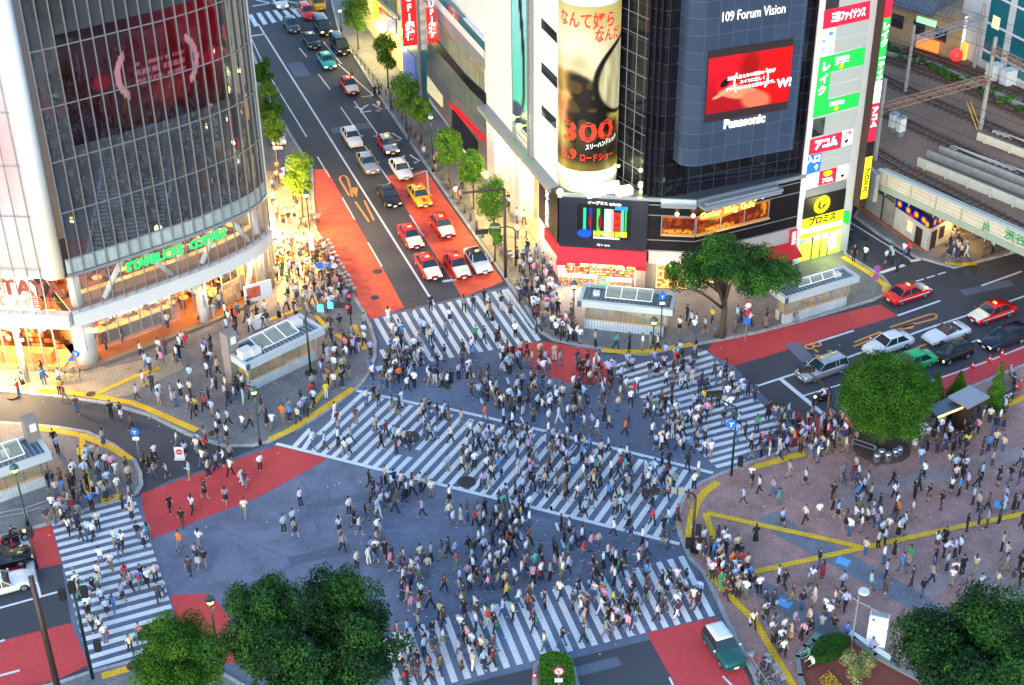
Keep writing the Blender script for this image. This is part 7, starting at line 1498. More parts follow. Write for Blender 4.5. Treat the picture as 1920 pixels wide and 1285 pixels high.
# two-wheelers
def bicycle_mesh():
    f_ = MB()
    def wheel(b, x, r=.33):
        pts = [(x + r * cos(a), 0, r + r * sin(a)) for a in [2 * pi * k / 14 for k in range(15)]]; b.chain(pts, [.022] * 15, 4, False)
        for k in range(6): a = pi * k / 6; b.tube((x - r * cos(a), 0, r - r * sin(a)), (x + r * cos(a), 0, r + r * sin(a)), .006, n=3)
    w1, w2 = MB(), MB(); wheel(w1, -.52); wheel(w2, .52)
    for a, c in (((-.52, 0, .33), (-.05, 0, .3)), ((-.05, 0, .3), (.35, 0, .75)), ((-.05, 0, .3), (-.2, 0, .82)), ((-.52, 0, .33), (-.17, 0, .72)), ((-.17, 0, .72), (.36, 0, .78)), ((.52, 0, .33), (.34, 0, .95))): f_.tube(a, c, .02, n=5)
    f_.tube((.34, -.27, 1.0), (.34, .27, 1.0), .015, n=5); s_ = MB(); s_.box((-.22, 0, .86), (.25, .13, .06)); k_ = MB(); k_.box((.58, 0, .85), (.28, .32, .24), 0, 1.1)
    return f_.mesh('frame', mat('bicycle_paint', (.5, .5, .5), .4, .3, obcol=True)), w1.mesh('wheel', m_tyre), w2.mesh('wheel', m_tyre), s_.mesh('saddle', m_trim), k_.mesh('basket', m_gp)
BM = bicycle_mesh(); bcols = {'silver': (.5, .52, .55), 'black': (.03, .03, .03), 'red': (.45, .03, .03), 'blue': (.05, .12, .4), 'cream': (.6, .55, .4), 'green': (.05, .25, .12)}
def bicycle(px, rz, colname, where, grp, z=.12):
    t = thing('bicycle', colname + ' bicycle ' + where, 'bicycle', G(*px, z), rz, grp)
    for nm, me in zip(('frame', 'wheel', 'wheel', 'saddle', 'basket'), BM): o = link(nm, me, t); o.color = (*bcols[colname], 1)
cl = list(bcols); rb_ = random.Random(5)
for k in range(26):
    tt = k / 25; u = 594 + 52 * tt + (k % 2) * 9; v = 462 + 92 * tt
    bicycle((u, v), HA + pi / 2 + rb_.uniform(-.35, .35) - .5, cl[k % 6], ORD[k] + ' from the top in the row beside the red lane', 'bicycles parked beside the red lane')
for k in range(7): bicycle((562 + k * 6, 426 - k * 2), HA + rb_.uniform(-.4, .4), cl[(k * 5) % 6], ORD[k] + ' from the left leaning under the yellow green street tree', 'bicycles under the yellow green tree')
for k in range(7): bicycle((934 + k * 3.5, 452 + k * 7), HA + rb_.uniform(-.4, .4), cl[(k * 5 + 1) % 6], ORD[k] + ' from the top parked by the lamp column on the avenue', 'bicycles by the lamp column')
for k in range(6): bicycle((1424 + k * 5, 1250 + k * 8), rb_.uniform(0, 3), cl[(k * 5 + 2) % 6], ORD[k] + ' from the top beside the rail next to the small green car', 'bicycles by the small green car')
for k, (u, v) in enumerate(((1392, 600), (1405, 604), (1480, 604), (1123, 712), (128, 712))): bicycle((u, v), rb_.uniform(0, 3), cl[(k * 5 + 3) % 6], ['leaning left of the street tree', 'next to the street tree rail', 'by the right shelter wall', '', 'propped at the bright shop window'][k] or 'ridden over the crossing', 'single bicycles', .12)
def motorbike(px, rz, label, pm, lit=False, z=.0):
    t = thing('motorcycle', label, 'motorcycle', G(*px, z), rz)
    for x in (-.68, .68): b = MB(); b.chain([(x, -.07, .32), (x, .07, .32)], [.32, .32], 16, up=(1, 0, 0)); o = b.build('wheel', m_tyre, t); b = MB(); b.chain([(x, -.08, .32), (x, .08, .32)], [.18, .18], 10, up=(1, 0, 0)); b.build('rim', m_rim, o)
    b = MB(); b.chain([(-.85, 0, .8), (-.5, 0, .72), (-.1, 0, .62), (.2, 0, .72), (.5, 0, .85), (.72, 0, .75)], [(.06, .1), (.14, .16), (.18, .22), (.17, .22), (.14, .2), (.06, .14)], 10, up=(0, 0, 1)); b.tube((.68, 0, .32), (.5, 0, 1.0), .05, n=6); b.box((0, 0, .4), (.5, .3, .35)); b.build('body', pm, t, True)
    b = MB(); b.chain([(-.75, 0, .86), (-.4, 0, .84), (-.05, 0, .8)], [(.05, .1), (.06, .15), (.04, .12)], 8, up=(0, 0, 1)); b.build('saddle', m_trim, t); b = MB(); b.tube((.45, -.35, 1.05), (.45, .35, 1.05), .025, n=6); b.build('handlebar', m_trim, t); b = MB(); b.ball((.75, 0, .88), .11, 8, 6); b.build('headlight', m_hon if lit else m_hl, t); return t
motorbike((1540, 756), HBL, 'black motorcycle with lit headlamp at the right stop line', pbk, True); motorbike((30, 1018), HL, 'black motorcycle at the left stop line', pbk, True)
for k, (u, v, c, n_) in enumerate(((1868, 772, pbk, 'black scooter nearest the dark kiosk'), (1880, 760, psi, 'silver scooter in the row right of the dark kiosk'), (1893, 748, pbk, 'black scooter at the upper end of the row right of the kiosk'), (1905, 738, pr, 'red scooter at the right edge beyond the conifer'), (1590, 452, pbk, 'black scooter parked at the foot of the sign tower'), (1875, 720, pbk, 'black scooter behind the bright conifer'), (1897, 712, psi, 'silver scooter behind the bright conifer'))): motorbike((u, v), .3 + k * .2, n_, c, z=.12)
# ---------------------------------------------------------------- people
m_skin = mat('skin', (.48, .28, .18), .6); m_eye = mat('eye_dark', (.02, .015, .015), .4); m_lip = mat('lip', (.35, .1, .08), .5)
m_cloth = mat('cloth', (.5, .5, .5), .85, obcol=True, noise=.12, nscale=5); m_hair = mat('hair', (.02, .014, .012), .5, obcol=True); m_shoe = mat('shoe', (.03, .03, .03), .5, obcol=True)
def eval_mesh(mb, mats, voxel=None, ratio=None, smooth=True):
    me = mb.mesh('t', mats, smooth); ob = bpy.data.objects.new('t', me); C.objects.link(ob)
    if voxel: m = ob.modifiers.new('r', 'REMESH'); m.mode = 'VOXEL'; m.voxel_size = voxel; m.use_smooth_shade = True; s = ob.modifiers.new('s', 'SMOOTH'); s.iterations = 3; s.factor = .5
    if ratio: m = ob.modifiers.new('d', 'DECIMATE'); m.ratio = ratio
    dg = bpy.context.evaluated_depsgraph_get(); dg.update(); out = bpy.data.meshes.new_from_object(ob.evaluated_get(dg)); bpy.data.objects.remove(ob)
    if not out.materials: 
        for x in mats: out.materials.append(x)
    return out
def joints(p):
    """p: leg=(front thigh, back thigh, front knee bend, back knee bend), arm=(l,r swing), elbow=(l,r), sit, lean"""
    J = {}; hz_ = .92 if not p.get('sit') else .52; J['hip'] = Vector((0, 0, hz_)); ln = p.get('lean', 0)
    J['neck'] = J['hip'] + Vector((sin(ln) * .56, 0, cos(ln) * .56)); J['head'] = J['neck'] + Vector((sin(ln) * .1 + .02, 0, .2))
    for i, s in enumerate((1, -1)):
        a, k = p['leg'][i], p['knee'][i]; h = J['hip'] + Vector((0, s * .09, 0)); kn = h + Vector((sin(a) * .44, 0, -cos(a) * .44)); an = kn + Vector((sin(a - k) * .42, 0, -cos(a - k) * .42))
        J['L%d' % i] = (h, kn, an); sh = J['neck'] + Vector((0, s * .185, -.05)); b_, e = p['arm'][i], p['elbow'][i]; el_ = sh + Vector((sin(b_) * .27, s * .045, -cos(b_) * .27)); wr = el_ + Vector((sin(b_ + e) * .24, -s * p.get('cross', .0), -cos(b_ + e) * .24)); J['A%d' % i] = (sh, el_, wr)
    lo = min(J['L0'][2].z, J['L1'][2].z) - .08
    if not p.get('sit'):
        d = Vector((0, 0, -lo))
        for k, v in list(J.items()): J[k] = tuple(x + d for x in v) if isinstance(v, tuple) else v + d
    return J
def person_meshes(p, low=False):
    J = joints(p); n = 5 if low else 10; hip, neck, head = J['hip'], J['neck'], J['head']; fem = p.get('fem'); w = .92 if fem else 1
    body, hair, top, bot, shoe = MB(), MB(), MB(), MB(), MB(); hd = MB()
    if not low: body.chain([hip + Vector((0, 0, -.06)), hip.lerp(neck, .3), hip.lerp(neck, .75), neck], [(.15, .1), (.125, .09), (.16, .1), (.06, .05)], 12, up=(0, 1, 0))
    (body if not low else hd).ball(head, (.085, .075, .11), 10 if not low else 6, 8 if not low else 4)
    if not low: body.chain([neck - Vector((0, 0, .03)), head], [.05, .05], 8); body.ball(head + Vector((.085, 0, -.01)), (.022, .014, .022), 6, 4); body.ball(head + Vector((.05, 0, -.07)), (.035, .045, .035), 8, 5)
    if not low:
        for s in (-1, 1): body.ball(head + Vector((0, s * .078, -.01)), (.02, .012, .03), 6, 4)
    k = .018 if not low else .0
    for i in (0, 1):
        h, kn, an = J['L%d' % i]; sh, el_, wr = J['A%d' % i]
        if not low: body.chain([h, kn, an], [.075, .052, .038], 9); body.chain([sh, el_, wr], [.046, .038, .026], 8)
        if p.get('skirt'):
            if low: body.chain([kn + (h - kn) * .2, an], [.05, .04], 4, False)
        else: bot.chain([h + Vector((0, 0, .04)), kn, an + Vector((0, 0, .0))], [.098, .072, .062], n)
        slv = p.get('sleeve', .6); e_ = el_ if slv > .5 else sh.lerp(el_, .75)
        if slv > .8: top.chain([sh, el_, wr.lerp(el_, .1)], [.066, .055, .043], n)
        else: top.chain([sh, e_], [.066, .06], n)
        if low and slv <= .8: body.chain([e_, wr], [.04, .03], 4, False)
        d = (wr - el_).normalized(); sgn = 1 if i == 0 else -1; f = Vector((cos(.0), 0, 0))
        if not low:
            pc = wr + d * .045; body2 = p.setdefault('_h', MB()) if False else None
        shoe.chain([an + Vector((-.07, 0, -.05)), an + Vector((.04, 0, -.05)), an + Vector((.16, 0, -.062))], [(.04, .035), (.045, .035), (.035, .02)], 6 if low else 8, up=(0, 1, 0))
    tz = hip.lerp(neck, -.12 if p.get('long') else .02)
    top.chain([tz, hip.lerp(neck, .25), hip.lerp(neck, .62), hip.lerp(neck, .88), neck + Vector((0, 0, .0))], [(.165 * w, .115), (.145 * w, .105), (.175 * w, .12), (.17 * w, .1), (.065, .055)], 6 if low else 14, up=(0, 1, 0))
    if p.get('skirt'):
        L_ = p['skirt']; bot.chain([hip + Vector((0, 0, .08)), hip, hip + Vector((0, 0, -L_))], [(.14, .11), (.17, .13), (.22, .19)], 7 if low else 14, up=(0, 1, 0))
    else: bot.chain([hip + Vector((0, 0, .08)), hip + Vector((0, 0, -.08))], [(.145, .105), (.16, .115)], 6 if low else 12, up=(0, 1, 0))
    hair.ball(head + Vector((-.018, 0, .03)), (.098, .09, .1), 9 if not low else 6, 7 if not low else 4)
    if p.get('lhair'): hair.chain([head + Vector((-.05, 0, .04)), head + Vector((-.08, 0, -.1)), neck + Vector((-.1, 0, -.08))], [(.085, .06), (.085, .045), (.06, .03)], 8 if not low else 5, up=(0, 1, 0))
    if low: return body, hd, hair, top, bot, shoe
    me_b = eval_mesh(body, [m_skin], .017, .35); bm = bmesh.new(); bm.from_mesh(me_b)
    ex = MB(); ex.mi = 1
    for s in (-1, 1): ex.ball(head + Vector((.072, s * .032, .0)), (.012, .015, .009), 6, 4)
    ex.mi = 2; ex.ball(head + Vector((.078, 0, -.052)), (.01, .024, .007), 6, 4); ex.mi = 0
    for i in (0, 1):
        sh, el_, wr = J['A%d' % i]; d = (wr - el_).normalized(); s = 1 if i == 0 else -1; side = Vector((0, 1, 0)); fw = d.cross(side).normalized()
        fw = fw if fw.x > 0 else -fw; pc = wr + d * .04; ex.chain([wr, pc, pc + d * .035], [(.024, .015), (.038, .016), (.036, .013)], 8, up=tuple(fw))
        for q in range(4):
            o_ = fw * (.027 - .018 * q); l_ = (.062, .072, .068, .052)[q]; a = pc + d * .03 + o_; b_ = a + d * l_ * .5; c_ = b_ + (d * .8 - side * s * .5).normalized() * l_ * .5; ex.chain([a, b_, c_], [.009, .008, .006], 5)
        a = wr + d * .02 + fw * .028; b_ = a + (fw * .7 + d * .7) * .035; ex.chain([a, b_, b_ + d * .028], [.011, .01, .007], 5)
    base = len(bm.verts); vs = [bm.verts.new(v) for v in ex.v]
    for f, mi in zip(ex.f, ex.m):
        try: fc = bm.faces.new([vs[j] for j in f]); fc.material_index = mi; fc.smooth = True
        except ValueError: pass
    me = bpy.data.meshes.new('person_body'); bm.to_mesh(me); bm.free()
    for m in (m_skin, m_eye, m_lip): me.materials.append(m)
    return me, hair.mesh('hair', m_hair, True), eval_mesh(top, [m_cloth], .02, .4), eval_mesh(bot, [m_cloth], .02, .4), shoe.mesh('shoes', m_shoe, True)
POSES = {
    'walk': dict(leg=(.3, -.26), knee=(.06, .32), arm=(-.28, .3), elbow=(.15, .35)), 'walk2': dict(leg=(-.2, .26), knee=(.4, .05), arm=(.22, -.28), elbow=(.4, .1), sleeve=.9),
    'walk3': dict(leg=(.16, -.12), knee=(.3, .05), arm=(.1, -.1), elbow=(.3, 1.2)), 'walk4': dict(leg=(-.32, .3), knee=(.2, .02), arm=(.3, .5), elbow=(.2, 1.3), sleeve=.4, long=1),
    'stand': dict(leg=(.04, -.04), knee=(0, 0), arm=(.05, -.03), elbow=(.12, .1)), 'phone': dict(leg=(.06, -.05), knee=(.05, .02), arm=(.35, .05), elbow=(1.6, .15), sleeve=.9),
    'wwalk': dict(leg=(.26, -.22), knee=(.05, .3), arm=(-.3, .25), elbow=(.2, .9), fem=1, skirt=.42, lhair=1, sleeve=.4), 'wstand': dict(leg=(.03, -.03), knee=(0, .05), arm=(.1, .1), elbow=(.5, 1.1), fem=1, skirt=.38, lhair=1, sleeve=.4),
    'wtrouser': dict(leg=(.26, -.24), knee=(.05, .35), arm=(.25, -.3), elbow=(.5, .1), fem=1, lhair=1, sleeve=.4, long=1), 'wcoat': dict(leg=(.02, -.02), knee=(0, 0), arm=(.1, .2), elbow=(.4, 1.3), fem=1, skirt=.6, lhair=1, sleeve=.9, long=1),
    'sit': dict(leg=(1.45, 1.35), knee=(1.4, 1.3), arm=(.5, .4), elbow=(.7, .9), sit=1, lean=.15), 'ride': dict(leg=(1.2, 1.2), knee=(1.3, 1.3), arm=(.8, .8), elbow=(.4, .4), sit=1, lean=.3, sleeve=.9), 'bend': dict(leg=(.1, -.05), knee=(.1, .0), arm=(.9, .8), elbow=(.3, .4), lean=.7)}
PM = {k: person_meshes(v) for k, v in POSES.items()}; LOW = {k: person_meshes(v, True) for k, v in POSES.items()}
bagm = MB(); bagm.box((.02, .26, .72), (.26, .09, .24)); bagm.tube((.02, .24, .84), (.0, .16, 1.36), .012, n=4); BAGS = bagm.mesh('shoulder_bag', m_cloth); bp_ = MB(); bp_.chain([(-.17, 0, .98), (-.19, 0, 1.15), (-.16, 0, 1.38)], [(.13, .06), (.15, .08), (.11, .05)], 8, up=(0, 1, 0)); BACK = bp_.mesh('backpack', m_cloth, True)
TOPC = {'white': (.72, .74, .78), 'pale blue': (.38, .5, .68), 'black': (.012, .012, .015), 'charcoal': (.05, .05, .06), 'navy': (.02, .03, .09), 'pink': (.68, .28, .38), 'red': (.6, .03, .03), 'beige': (.52, .42, .3), 'grey': (.27, .28, .3), 'brown': (.13, .07, .04), 'orange': (.75, .18, .02), 'yellow': (.72, .55, .05), 'green': (.04, .25, .12), 'lilac': (.42, .35, .6), 'cream': (.66, .6, .48), 'blue': (.05, .2, .55), 'teal': (.04, .35, .36), 'maroon': (.2, .02, .04)}
TW = [30, 16, 18, 12, 10, 3.5, 2, 8, 12, 6, .8, .8, .8, 4, 8, 3, 1, 1.5]
BOTC = {'black': (.012, .012, .015), 'navy': (.02, .025, .06), 'blue': (.06, .11, .22), 'grey': (.16, .16, .18), 'khaki': (.28, .22, .13), 'white': (.65, .65, .66), 'brown': (.09, .05, .03)}; BW = [34, 22, 18, 10, 7, 5, 4]
HAIRC = [(.008, .006, .006), (.012, .008, .007), (.03, .015, .008), (.07, .035, .015)]
BAGC = ['black', 'red', 'brown', 'white', 'beige', 'green', 'orange']
BAGRGB = {'black': (.015, .015, .015), 'red': (.5, .02, .03), 'brown': (.16, .07, .03), 'white': (.7, .7, .7), 'beige': (.5, .4, .27), 'green': (.05, .3, .12), 'orange': (.7, .2, .03)}
PW_ = {'walk': 'walking', 'walk2': 'striding', 'stand': 'standing', 'phone': 'standing on the phone', 'walk3': 'stepping', 'walk4': 'hurrying', 'wwalk': 'walking', 'wstand': 'standing', 'wtrouser': 'walking', 'wcoat': 'standing', 'sit': 'sitting', 'ride': 'riding', 'bend': 'bending forward'}
used = set(); rp = random.Random(21)
def person(pos, rz, pose, tc, bc, where, bag=None, grp=None, label=None, sc_=None):
    skirt = bool(POSES[pose].get('skirt')); garment = 'skirt' if skirt else 'trousers'; tname = 'jacket' if POSES[pose].get('sleeve', .6) > .8 else 'top'
    if pose == 'wcoat': lab = 'person in long %s dress %s' % (tc, 'standing'); bc = tc; 
    else: lab = 'person in %s %s and %s %s %s' % (tc, tname, bc, garment, PW_[pose])
    if bag: lab += ' with %s %s' % (bag[1], 'backpack' if bag[0] == 'back' else 'bag')
    lab += ' ' + where
    if label: lab = label
    if lab in used or len(lab.split()) > 16: return None
    used.add(lab); me = PM[pose]; o = link('person', me[0]); o.location = pos; o.rotation_euler = (0, 0, rz); o['label'] = lab; o['category'] = 'person'; o['group'] = grp or 'pedestrians ' + where
    s = sc_ or (rp.uniform(.92, .98) if POSES[pose].get('fem') else rp.uniform(.97, 1.06)); o.scale = (s, s, s)
    for nm, m, col in (('hair', me[1], rp.choice(HAIRC)), ('jacket' if tname == 'jacket' else 'shirt', me[2], TOPC[tc]), (garment, me[3], TOPC[bc] if bc in TOPC and bc not in BOTC else BOTC[bc] if bc in BOTC else TOPC[bc]), ('shoes', me[4], rp.choice([(.02, .02, .02), (.5, .5, .5), (.12, .07, .04)]))):
        c = link(nm, m, o); c.color = (*[x * rp.uniform(.85, 1.15) for x in col], 1)
    if bag: c = link('backpack' if bag[0] == 'back' else 'shoulder_bag', BACK if bag[0] == 'back' else BAGS, o); c.color = (*BAGRGB[bag[1]], 1)
    return o
# where people stand: feet outlines in the photo, number, heading, spread of heading, share walking
def hd(a, b): p, q = G(*a), G(*b); return math.atan2(q.y - p.y, q.x - p.x)
ZN = [
    ([(110, 975), (255, 940), (330, 1165), (270, 1225), (175, 1255)], 62, hd((200, 960), (260, 1220)), 'on the left zebra crossing', .9, 0, 1),
    ([(85, 905), (190, 890), (255, 935), (250, 950), (120, 1010), (90, 985)], 34, hd((200, 900), (220, 1000)), 'waiting above the left zebra crossing', .3, .12, 2),
    ([(100, 830), (240, 880), (250, 925), (160, 945), (100, 900)], 22, hd((120, 830), (240, 920)), 'on the lower left pavement', .8, .12, 2),
    ([(100, 790), (240, 800), (480, 850), (430, 900), (290, 905), (262, 870)], 26, 0.3, 'in the left side street', .8, 0, 2),
    ([(190, 720), (440, 700), (480, 730), (520, 810), (430, 830), (300, 775)], 62, 0.6, 'on the pavement left of the lamp', .75, .12, 2),
    ([(20, 700), (180, 722), (180, 780), (10, 780)], 10, 0.2, 'on the bright left pavement', .8, .12, 2),
    ([(320, 660), (400, 625), (410, 700), (330, 712)], 14, 1.2, 'before the coffee shop', .4, .12, 3),
    ([(380, 600), (480, 585), (560, 578), (600, 585), (440, 640)], 24, 1.0, 'behind the left shelter', .6, .12, 3),
    ([(612, 620), (690, 600), (700, 680), (650, 735), (560, 795), (520, 800), (600, 720)], 62, 1.2, 'on the corner right of the shelter', .85, .12, 2),
    ([(512, 440), (600, 455), (655, 560), (645, 590), (560, 575), (520, 540)], 120, 1.25, 'in the lit crowd beside the glass building', .8, .12, 3),
    ([(505, 320), (555, 330), (560, 430), (512, 430)], 24, 1.7, 'on the pavement behind the glass building', .9, .12, 3),
    ([(705, 600), (945, 555), (1000, 640), (740, 690)], 42, hd((850, 560), (950, 640)), 'on the avenue zebra crossing', 1, 0, 2),
    ([(965, 550), (1040, 535), (1060, 640), (1010, 625)], 70, 1.4, 'at the corner by the red awning', .8, .12, 2),
    ([(1060, 600), (1078, 590), (1090, 650), (1240, 655), (1240, 662), (1130, 652), (1060, 640)], 24, .1, 'in front of the chemist shelter', .8, .12, 2),
    ([(960, 460), (1010, 450), (1040, 530), (980, 545)], 26, 1.9, 'under the white arcade', .8, .12, 3), ([(930, 360), (990, 360), (1010, 450), (950, 455)], 12, 1.9, 'inside the lit arcade', .8, .12, 3),
    ([(1265, 600), (1340, 590), (1330, 635), (1270, 640)], 8, .5, 'left of the street tree', .9, .12, 2), ([(1380, 600), (1440, 590), (1440, 615), (1385, 625)], 7, .5, 'beside the street tree', .8, .12, 2),
    ([(640, 150), (700, 150), (860, 330), (900, 420), (880, 425), (790, 290)], 16, 1.9, 'on the avenue pavement', .9, .12, 3), ([(1585, 480), (1700, 470), (1720, 520), (1670, 540)], 8, .8, 'at the side street corner', .8, 0, 2),
    ([(1760, 440), (1850, 450), (1870, 480), (1780, 490)], 24, .3, 'beneath the railway bridge', .9, .12, 2), ([(690, 685), (900, 660), (940, 760), (700, 735)], 95, 2.6, 'above the diagonal crossing', .95, 0, 2),
    ([(940, 660), (1130, 690), (1240, 760), (1340, 870), (1000, 800), (930, 770)], 200, 2.7, 'between the diagonal and right crossings', .95, 0, 2), ([(1140, 690), (1320, 660), (1480, 800), (1400, 860), (1330, 865)], 120, hd((1240, 670), (1400, 830)), 'on the right zebra crossing', 1, 0, 2),
    ([(1470, 780), (1600, 800), (1640, 850), (1600, 870), (1350, 880), (1400, 850)], 95, 2.9, 'at the kerb before the round tree', .7, .12, 2), ([(560, 840), (660, 745), (900, 790), (800, 900)], 62, hd((600, 800), (1200, 960)), 'on the left half of the diagonal crossing', 1, 0, 2),
    ([(800, 900), (900, 785), (1330, 890), (1270, 1010), (1000, 950)], 210, hd((1200, 950), (700, 820)), 'on the diagonal crossing', 1, 0, 2), ([(690, 900), (900, 930), (900, 1000), (700, 960)], 34, 2.8, 'below the diagonal crossing', 1, 0, 2),
    ([(900, 935), (1270, 1020), (1270, 1045), (980, 1110), (890, 1060)], 125, 2.9, 'in the centre right roadway', 1, 0, 2), ([(720, 1180), (1270, 1045), (1335, 1155), (1000, 1235), (760, 1290)], 175, hd((800, 1220), (1280, 1100)), 'on the bottom crossing', 1, 0, 1),
    ([(730, 1060), (960, 1010), (980, 1100), (760, 1165)], 52, 2.8, 'above the bottom crossing', 1, 0, 1), ([(480, 940), (720, 960), (720, 1090), (560, 1040)], 22, 2.6, 'in the open roadway', .9, 0, 1), ([(290, 900), (500, 850), (560, 890), (420, 960), (300, 990)], 9, 2.0, 'on the red lane at left', .9, 0, 1),
    ([(320, 1010), (420, 1000), (430, 1060), (340, 1080)], 4, 1.5, 'in the empty roadway at left', .9, 0, 1), ([(1290, 1010), (1370, 1020), (1470, 1180), (1490, 1250), (1440, 1210), (1340, 1100)], 80, hd((1300, 1030), (1440, 1220)), 'at the lower right kerb', .85, .12, 1),
    ([(1340, 900), (1640, 880), (1920, 860), (1920, 960), (1500, 1010), (1350, 960)], 95, 2.9, 'on the upper square', .75, .12, 1), ([(1400, 1010), (1920, 980), (1920, 1120), (1680, 1120), (1480, 1130), (1380, 1060)], 70, 3.0, 'in the middle of the square', .7, .12, 1),
    ([(1700, 825), (1900, 770), (1920, 850), (1720, 870)], 42, 1.3, 'by the dark shelter on the square', .25, .12, 2), ([(1800, 700), (1920, 700), (1920, 740), (1880, 760)], 0, 1, 'x', .5, .12, 3), ([(1440, 1120), (1590, 1130), (1600, 1175), (1540, 1185), (1470, 1210)], 12, 2.0, 'beside the flower bed', .4, .12, 1),
    ([(255, 660), (330, 650), (340, 690), (270, 700)], 8, 1.2, 'outside the coffee shop window', .4, .12, 3)]
def inside(u, v, poly):
    c = False; n = len(poly)
    for i in range(n):
        (x0, y0), (x1, y1) = poly[i], poly[(i + 1) % n]
        if (y0 > v) != (y1 > v) and u < (x1 - x0) * (v - y0) / (y1 - y0) + x0: c = not c
    return c
AVOID = [[(415, 680), (470, 745), (620, 690), (570, 640)], [(1075, 600), (1080, 632), (1260, 645), (1260, 610)], [(1590, 850), (1600, 872), (1700, 880), (1710, 820), (1640, 815)], [(400, 1050), (560, 1040), (700, 1090), (745, 1285), (280, 1285), (275, 1165)], [(1325, 1175), (1340, 1170), (1400, 1285), (1330, 1285)], [(1625, 1130), (1920, 1110), (1920, 1285), (1500, 1285), (1505, 1205)], [(1740, 770), (1830, 740), (1850, 790), (1760, 800)], [(995, 1235), (1090, 1235), (1090, 1285), (995, 1285)]]
pts_all = []; cells = {}
def free(p, dmin):
    cx, cy = int(p.x // 1), int(p.y // 1)
    for i in (-1, 0, 1):
        for j in (-1, 0, 1):
            for q in cells.get((cx + i, cy + j), ()):
                if (q - p).length < dmin: return False
    return True
def occupy(p): cells.setdefault((int(p.x // 1), int(p.y // 1)), []).append(p)
# people one can single out in the photograph
SP = [(1561, 938, 'stand', 'black', 'black', 'alone on the square in a dark suit', None, 1.2), (1527, 948, 'phone', 'beige', 'khaki', 'taking a picture on the square', None, 2.5), (1787, 1087, 'stand', 'white', 'khaki', 'right of the square group', ('back', 'maroon'), 1.6), (1803, 1078, 'stand', 'black', 'black', 'beside the red backpack', None, 1.8),
      (1762, 1080, 'stand', 'pale blue', 'blue', 'left of the red backpack', ('back', 'navy'), 1.4), (1768, 1045, 'bend', 'white', 'black', 'in the middle group of the square', None, 0), (1755, 1030, 'wstand', 'white', 'brown', 'in the middle group of the square', None, .4), (1770, 1022, 'wcoat', 'black', 'black', 'behind the bending person', None, 4),
      (1828, 1126, 'wcoat', 'black', 'black', 'alone at the right of the square', None, 2), (1889, 1112, 'phone', 'navy', 'black', 'near the right edge of the square', None, 2.2), (1534, 1048, 'phone', 'black', 'black', 'on the yellow line of the square', None, -.5), (1522, 1094, 'wstand', 'white', 'grey', 'below the yellow line', ('bag', 'white'), 1), (1541, 1084, 'wcoat', 'maroon', 'maroon', 'below the yellow line', None, 2),
      (1553, 1165, 'stand', 'white', 'blue', 'left of the tall post light', None, 1.2), (1547, 1152, 'wstand', 'white', 'navy', 'left of the tall post light', None, 4), (1697, 1090, 'stand', 'white', 'navy', 'in the trio on the square', ('bag', 'black'), 1), (1708, 1099, 'stand', 'navy', 'navy', 'in the trio on the square', None, 2.6), (1702, 1080, 'phone', 'cream', 'black', 'in the trio on the square', None, 0),
      (1714, 935, 'stand', 'black', 'black', 'in the dark group on the upper square', None, .5), (1726, 930, 'phone', 'charcoal', 'black', 'in the dark group on the upper square', None, 2.5), (1740, 940, 'wstand', 'black', 'brown', 'in the dark group on the upper square', None, 3.5), (1782, 925, 'wstand', 'white', 'black', 'in the school group', None, .4), (1797, 930, 'stand', 'blue', 'black', 'in the school group', None, 2.8), (1812, 920, 'stand', 'pale blue', 'black', 'in the school group', None, 3.2), (1790, 905, 'wstand', 'cream', 'navy', 'in the school group', None, 5),
      (1803, 900, 'stand', 'black', 'black', 'in the school group', None, 4.2), (642, 727, 'stand', 'black', 'navy', 'alone right of the left shelter', None, 5.5), (248, 862, 'phone', 'black', 'black', 'beside the small blue sign post', None, 5), (966, 634, 'stand', 'white', 'black', '', None, 4.7), (706, 1045, 'walk', 'white', 'grey', 'paired in the open roadway', None, 4.6), (723, 1048, 'walk', 'black', 'black', 'paired in the open roadway', None, 4.7),
      (343, 988, 'walk', 'black', 'brown', 'alone on the red lane', None, 1.5), (338, 1030, 'walk2', 'orange', 'grey', 'alone in the roadway', None, 1.2), (357, 1080, 'walk', 'charcoal', 'navy', 'left of a pair in the roadway', None, 1.6), (385, 1065, 'walk', 'black', 'grey', 'right of a pair in the roadway', None, 1.8), (460, 968, 'walk', 'cream', 'khaki', 'on the edge of the red lane', None, 1.5),
      (1408, 905, 'wstand', 'white', 'blue', 'beside the blue arrow signal pole', None, 4.5), (1417, 908, 'phone', 'black', 'black', 'beside the blue arrow signal pole', None, 4), (210, 785, 'stand', 'black', 'black', 'standing together in the left street', None, 5), (228, 786, 'wstand', 'black', 'white', 'standing together in the left street', None, 4.2), (1600, 490, 'stand', 'black', 'black', 'in a suit at the side street', None, 4.8),
      (1012, 1040, 'walk', 'pale blue', 'navy', 'facing the camera in the centre', ('bag', 'blue'), 4.7)]
nperson = 0
BAGRGB.update({'maroon': (.2, .02, .04), 'navy': (.02, .03, .12), 'blue': (.03, .12, .5)})
for (u, v, pose, tc, bc, wh, bag, a) in SP:
    z = 0 if (300 < u < 1270 and v > 900 and u < 1040) or wh.endswith('left street') or 'roadway' in wh or 'red lane' in wh or 'centre' in wh else .12; p = G(u, v, z); occupy(p)
    if person(p, a, pose, tc, bc, wh or 'leaning at the chemist shelter', bag, 'people picked out on the square and pavements'): nperson += 1
b0 = [((1540, 756), 'ride', 'white', 'black', 'on the motorcycle at the stop line', HBL, .3), ((30, 1018), 'ride', 'black', 'black', 'on the motorcycle at the left edge', HL, .3)]
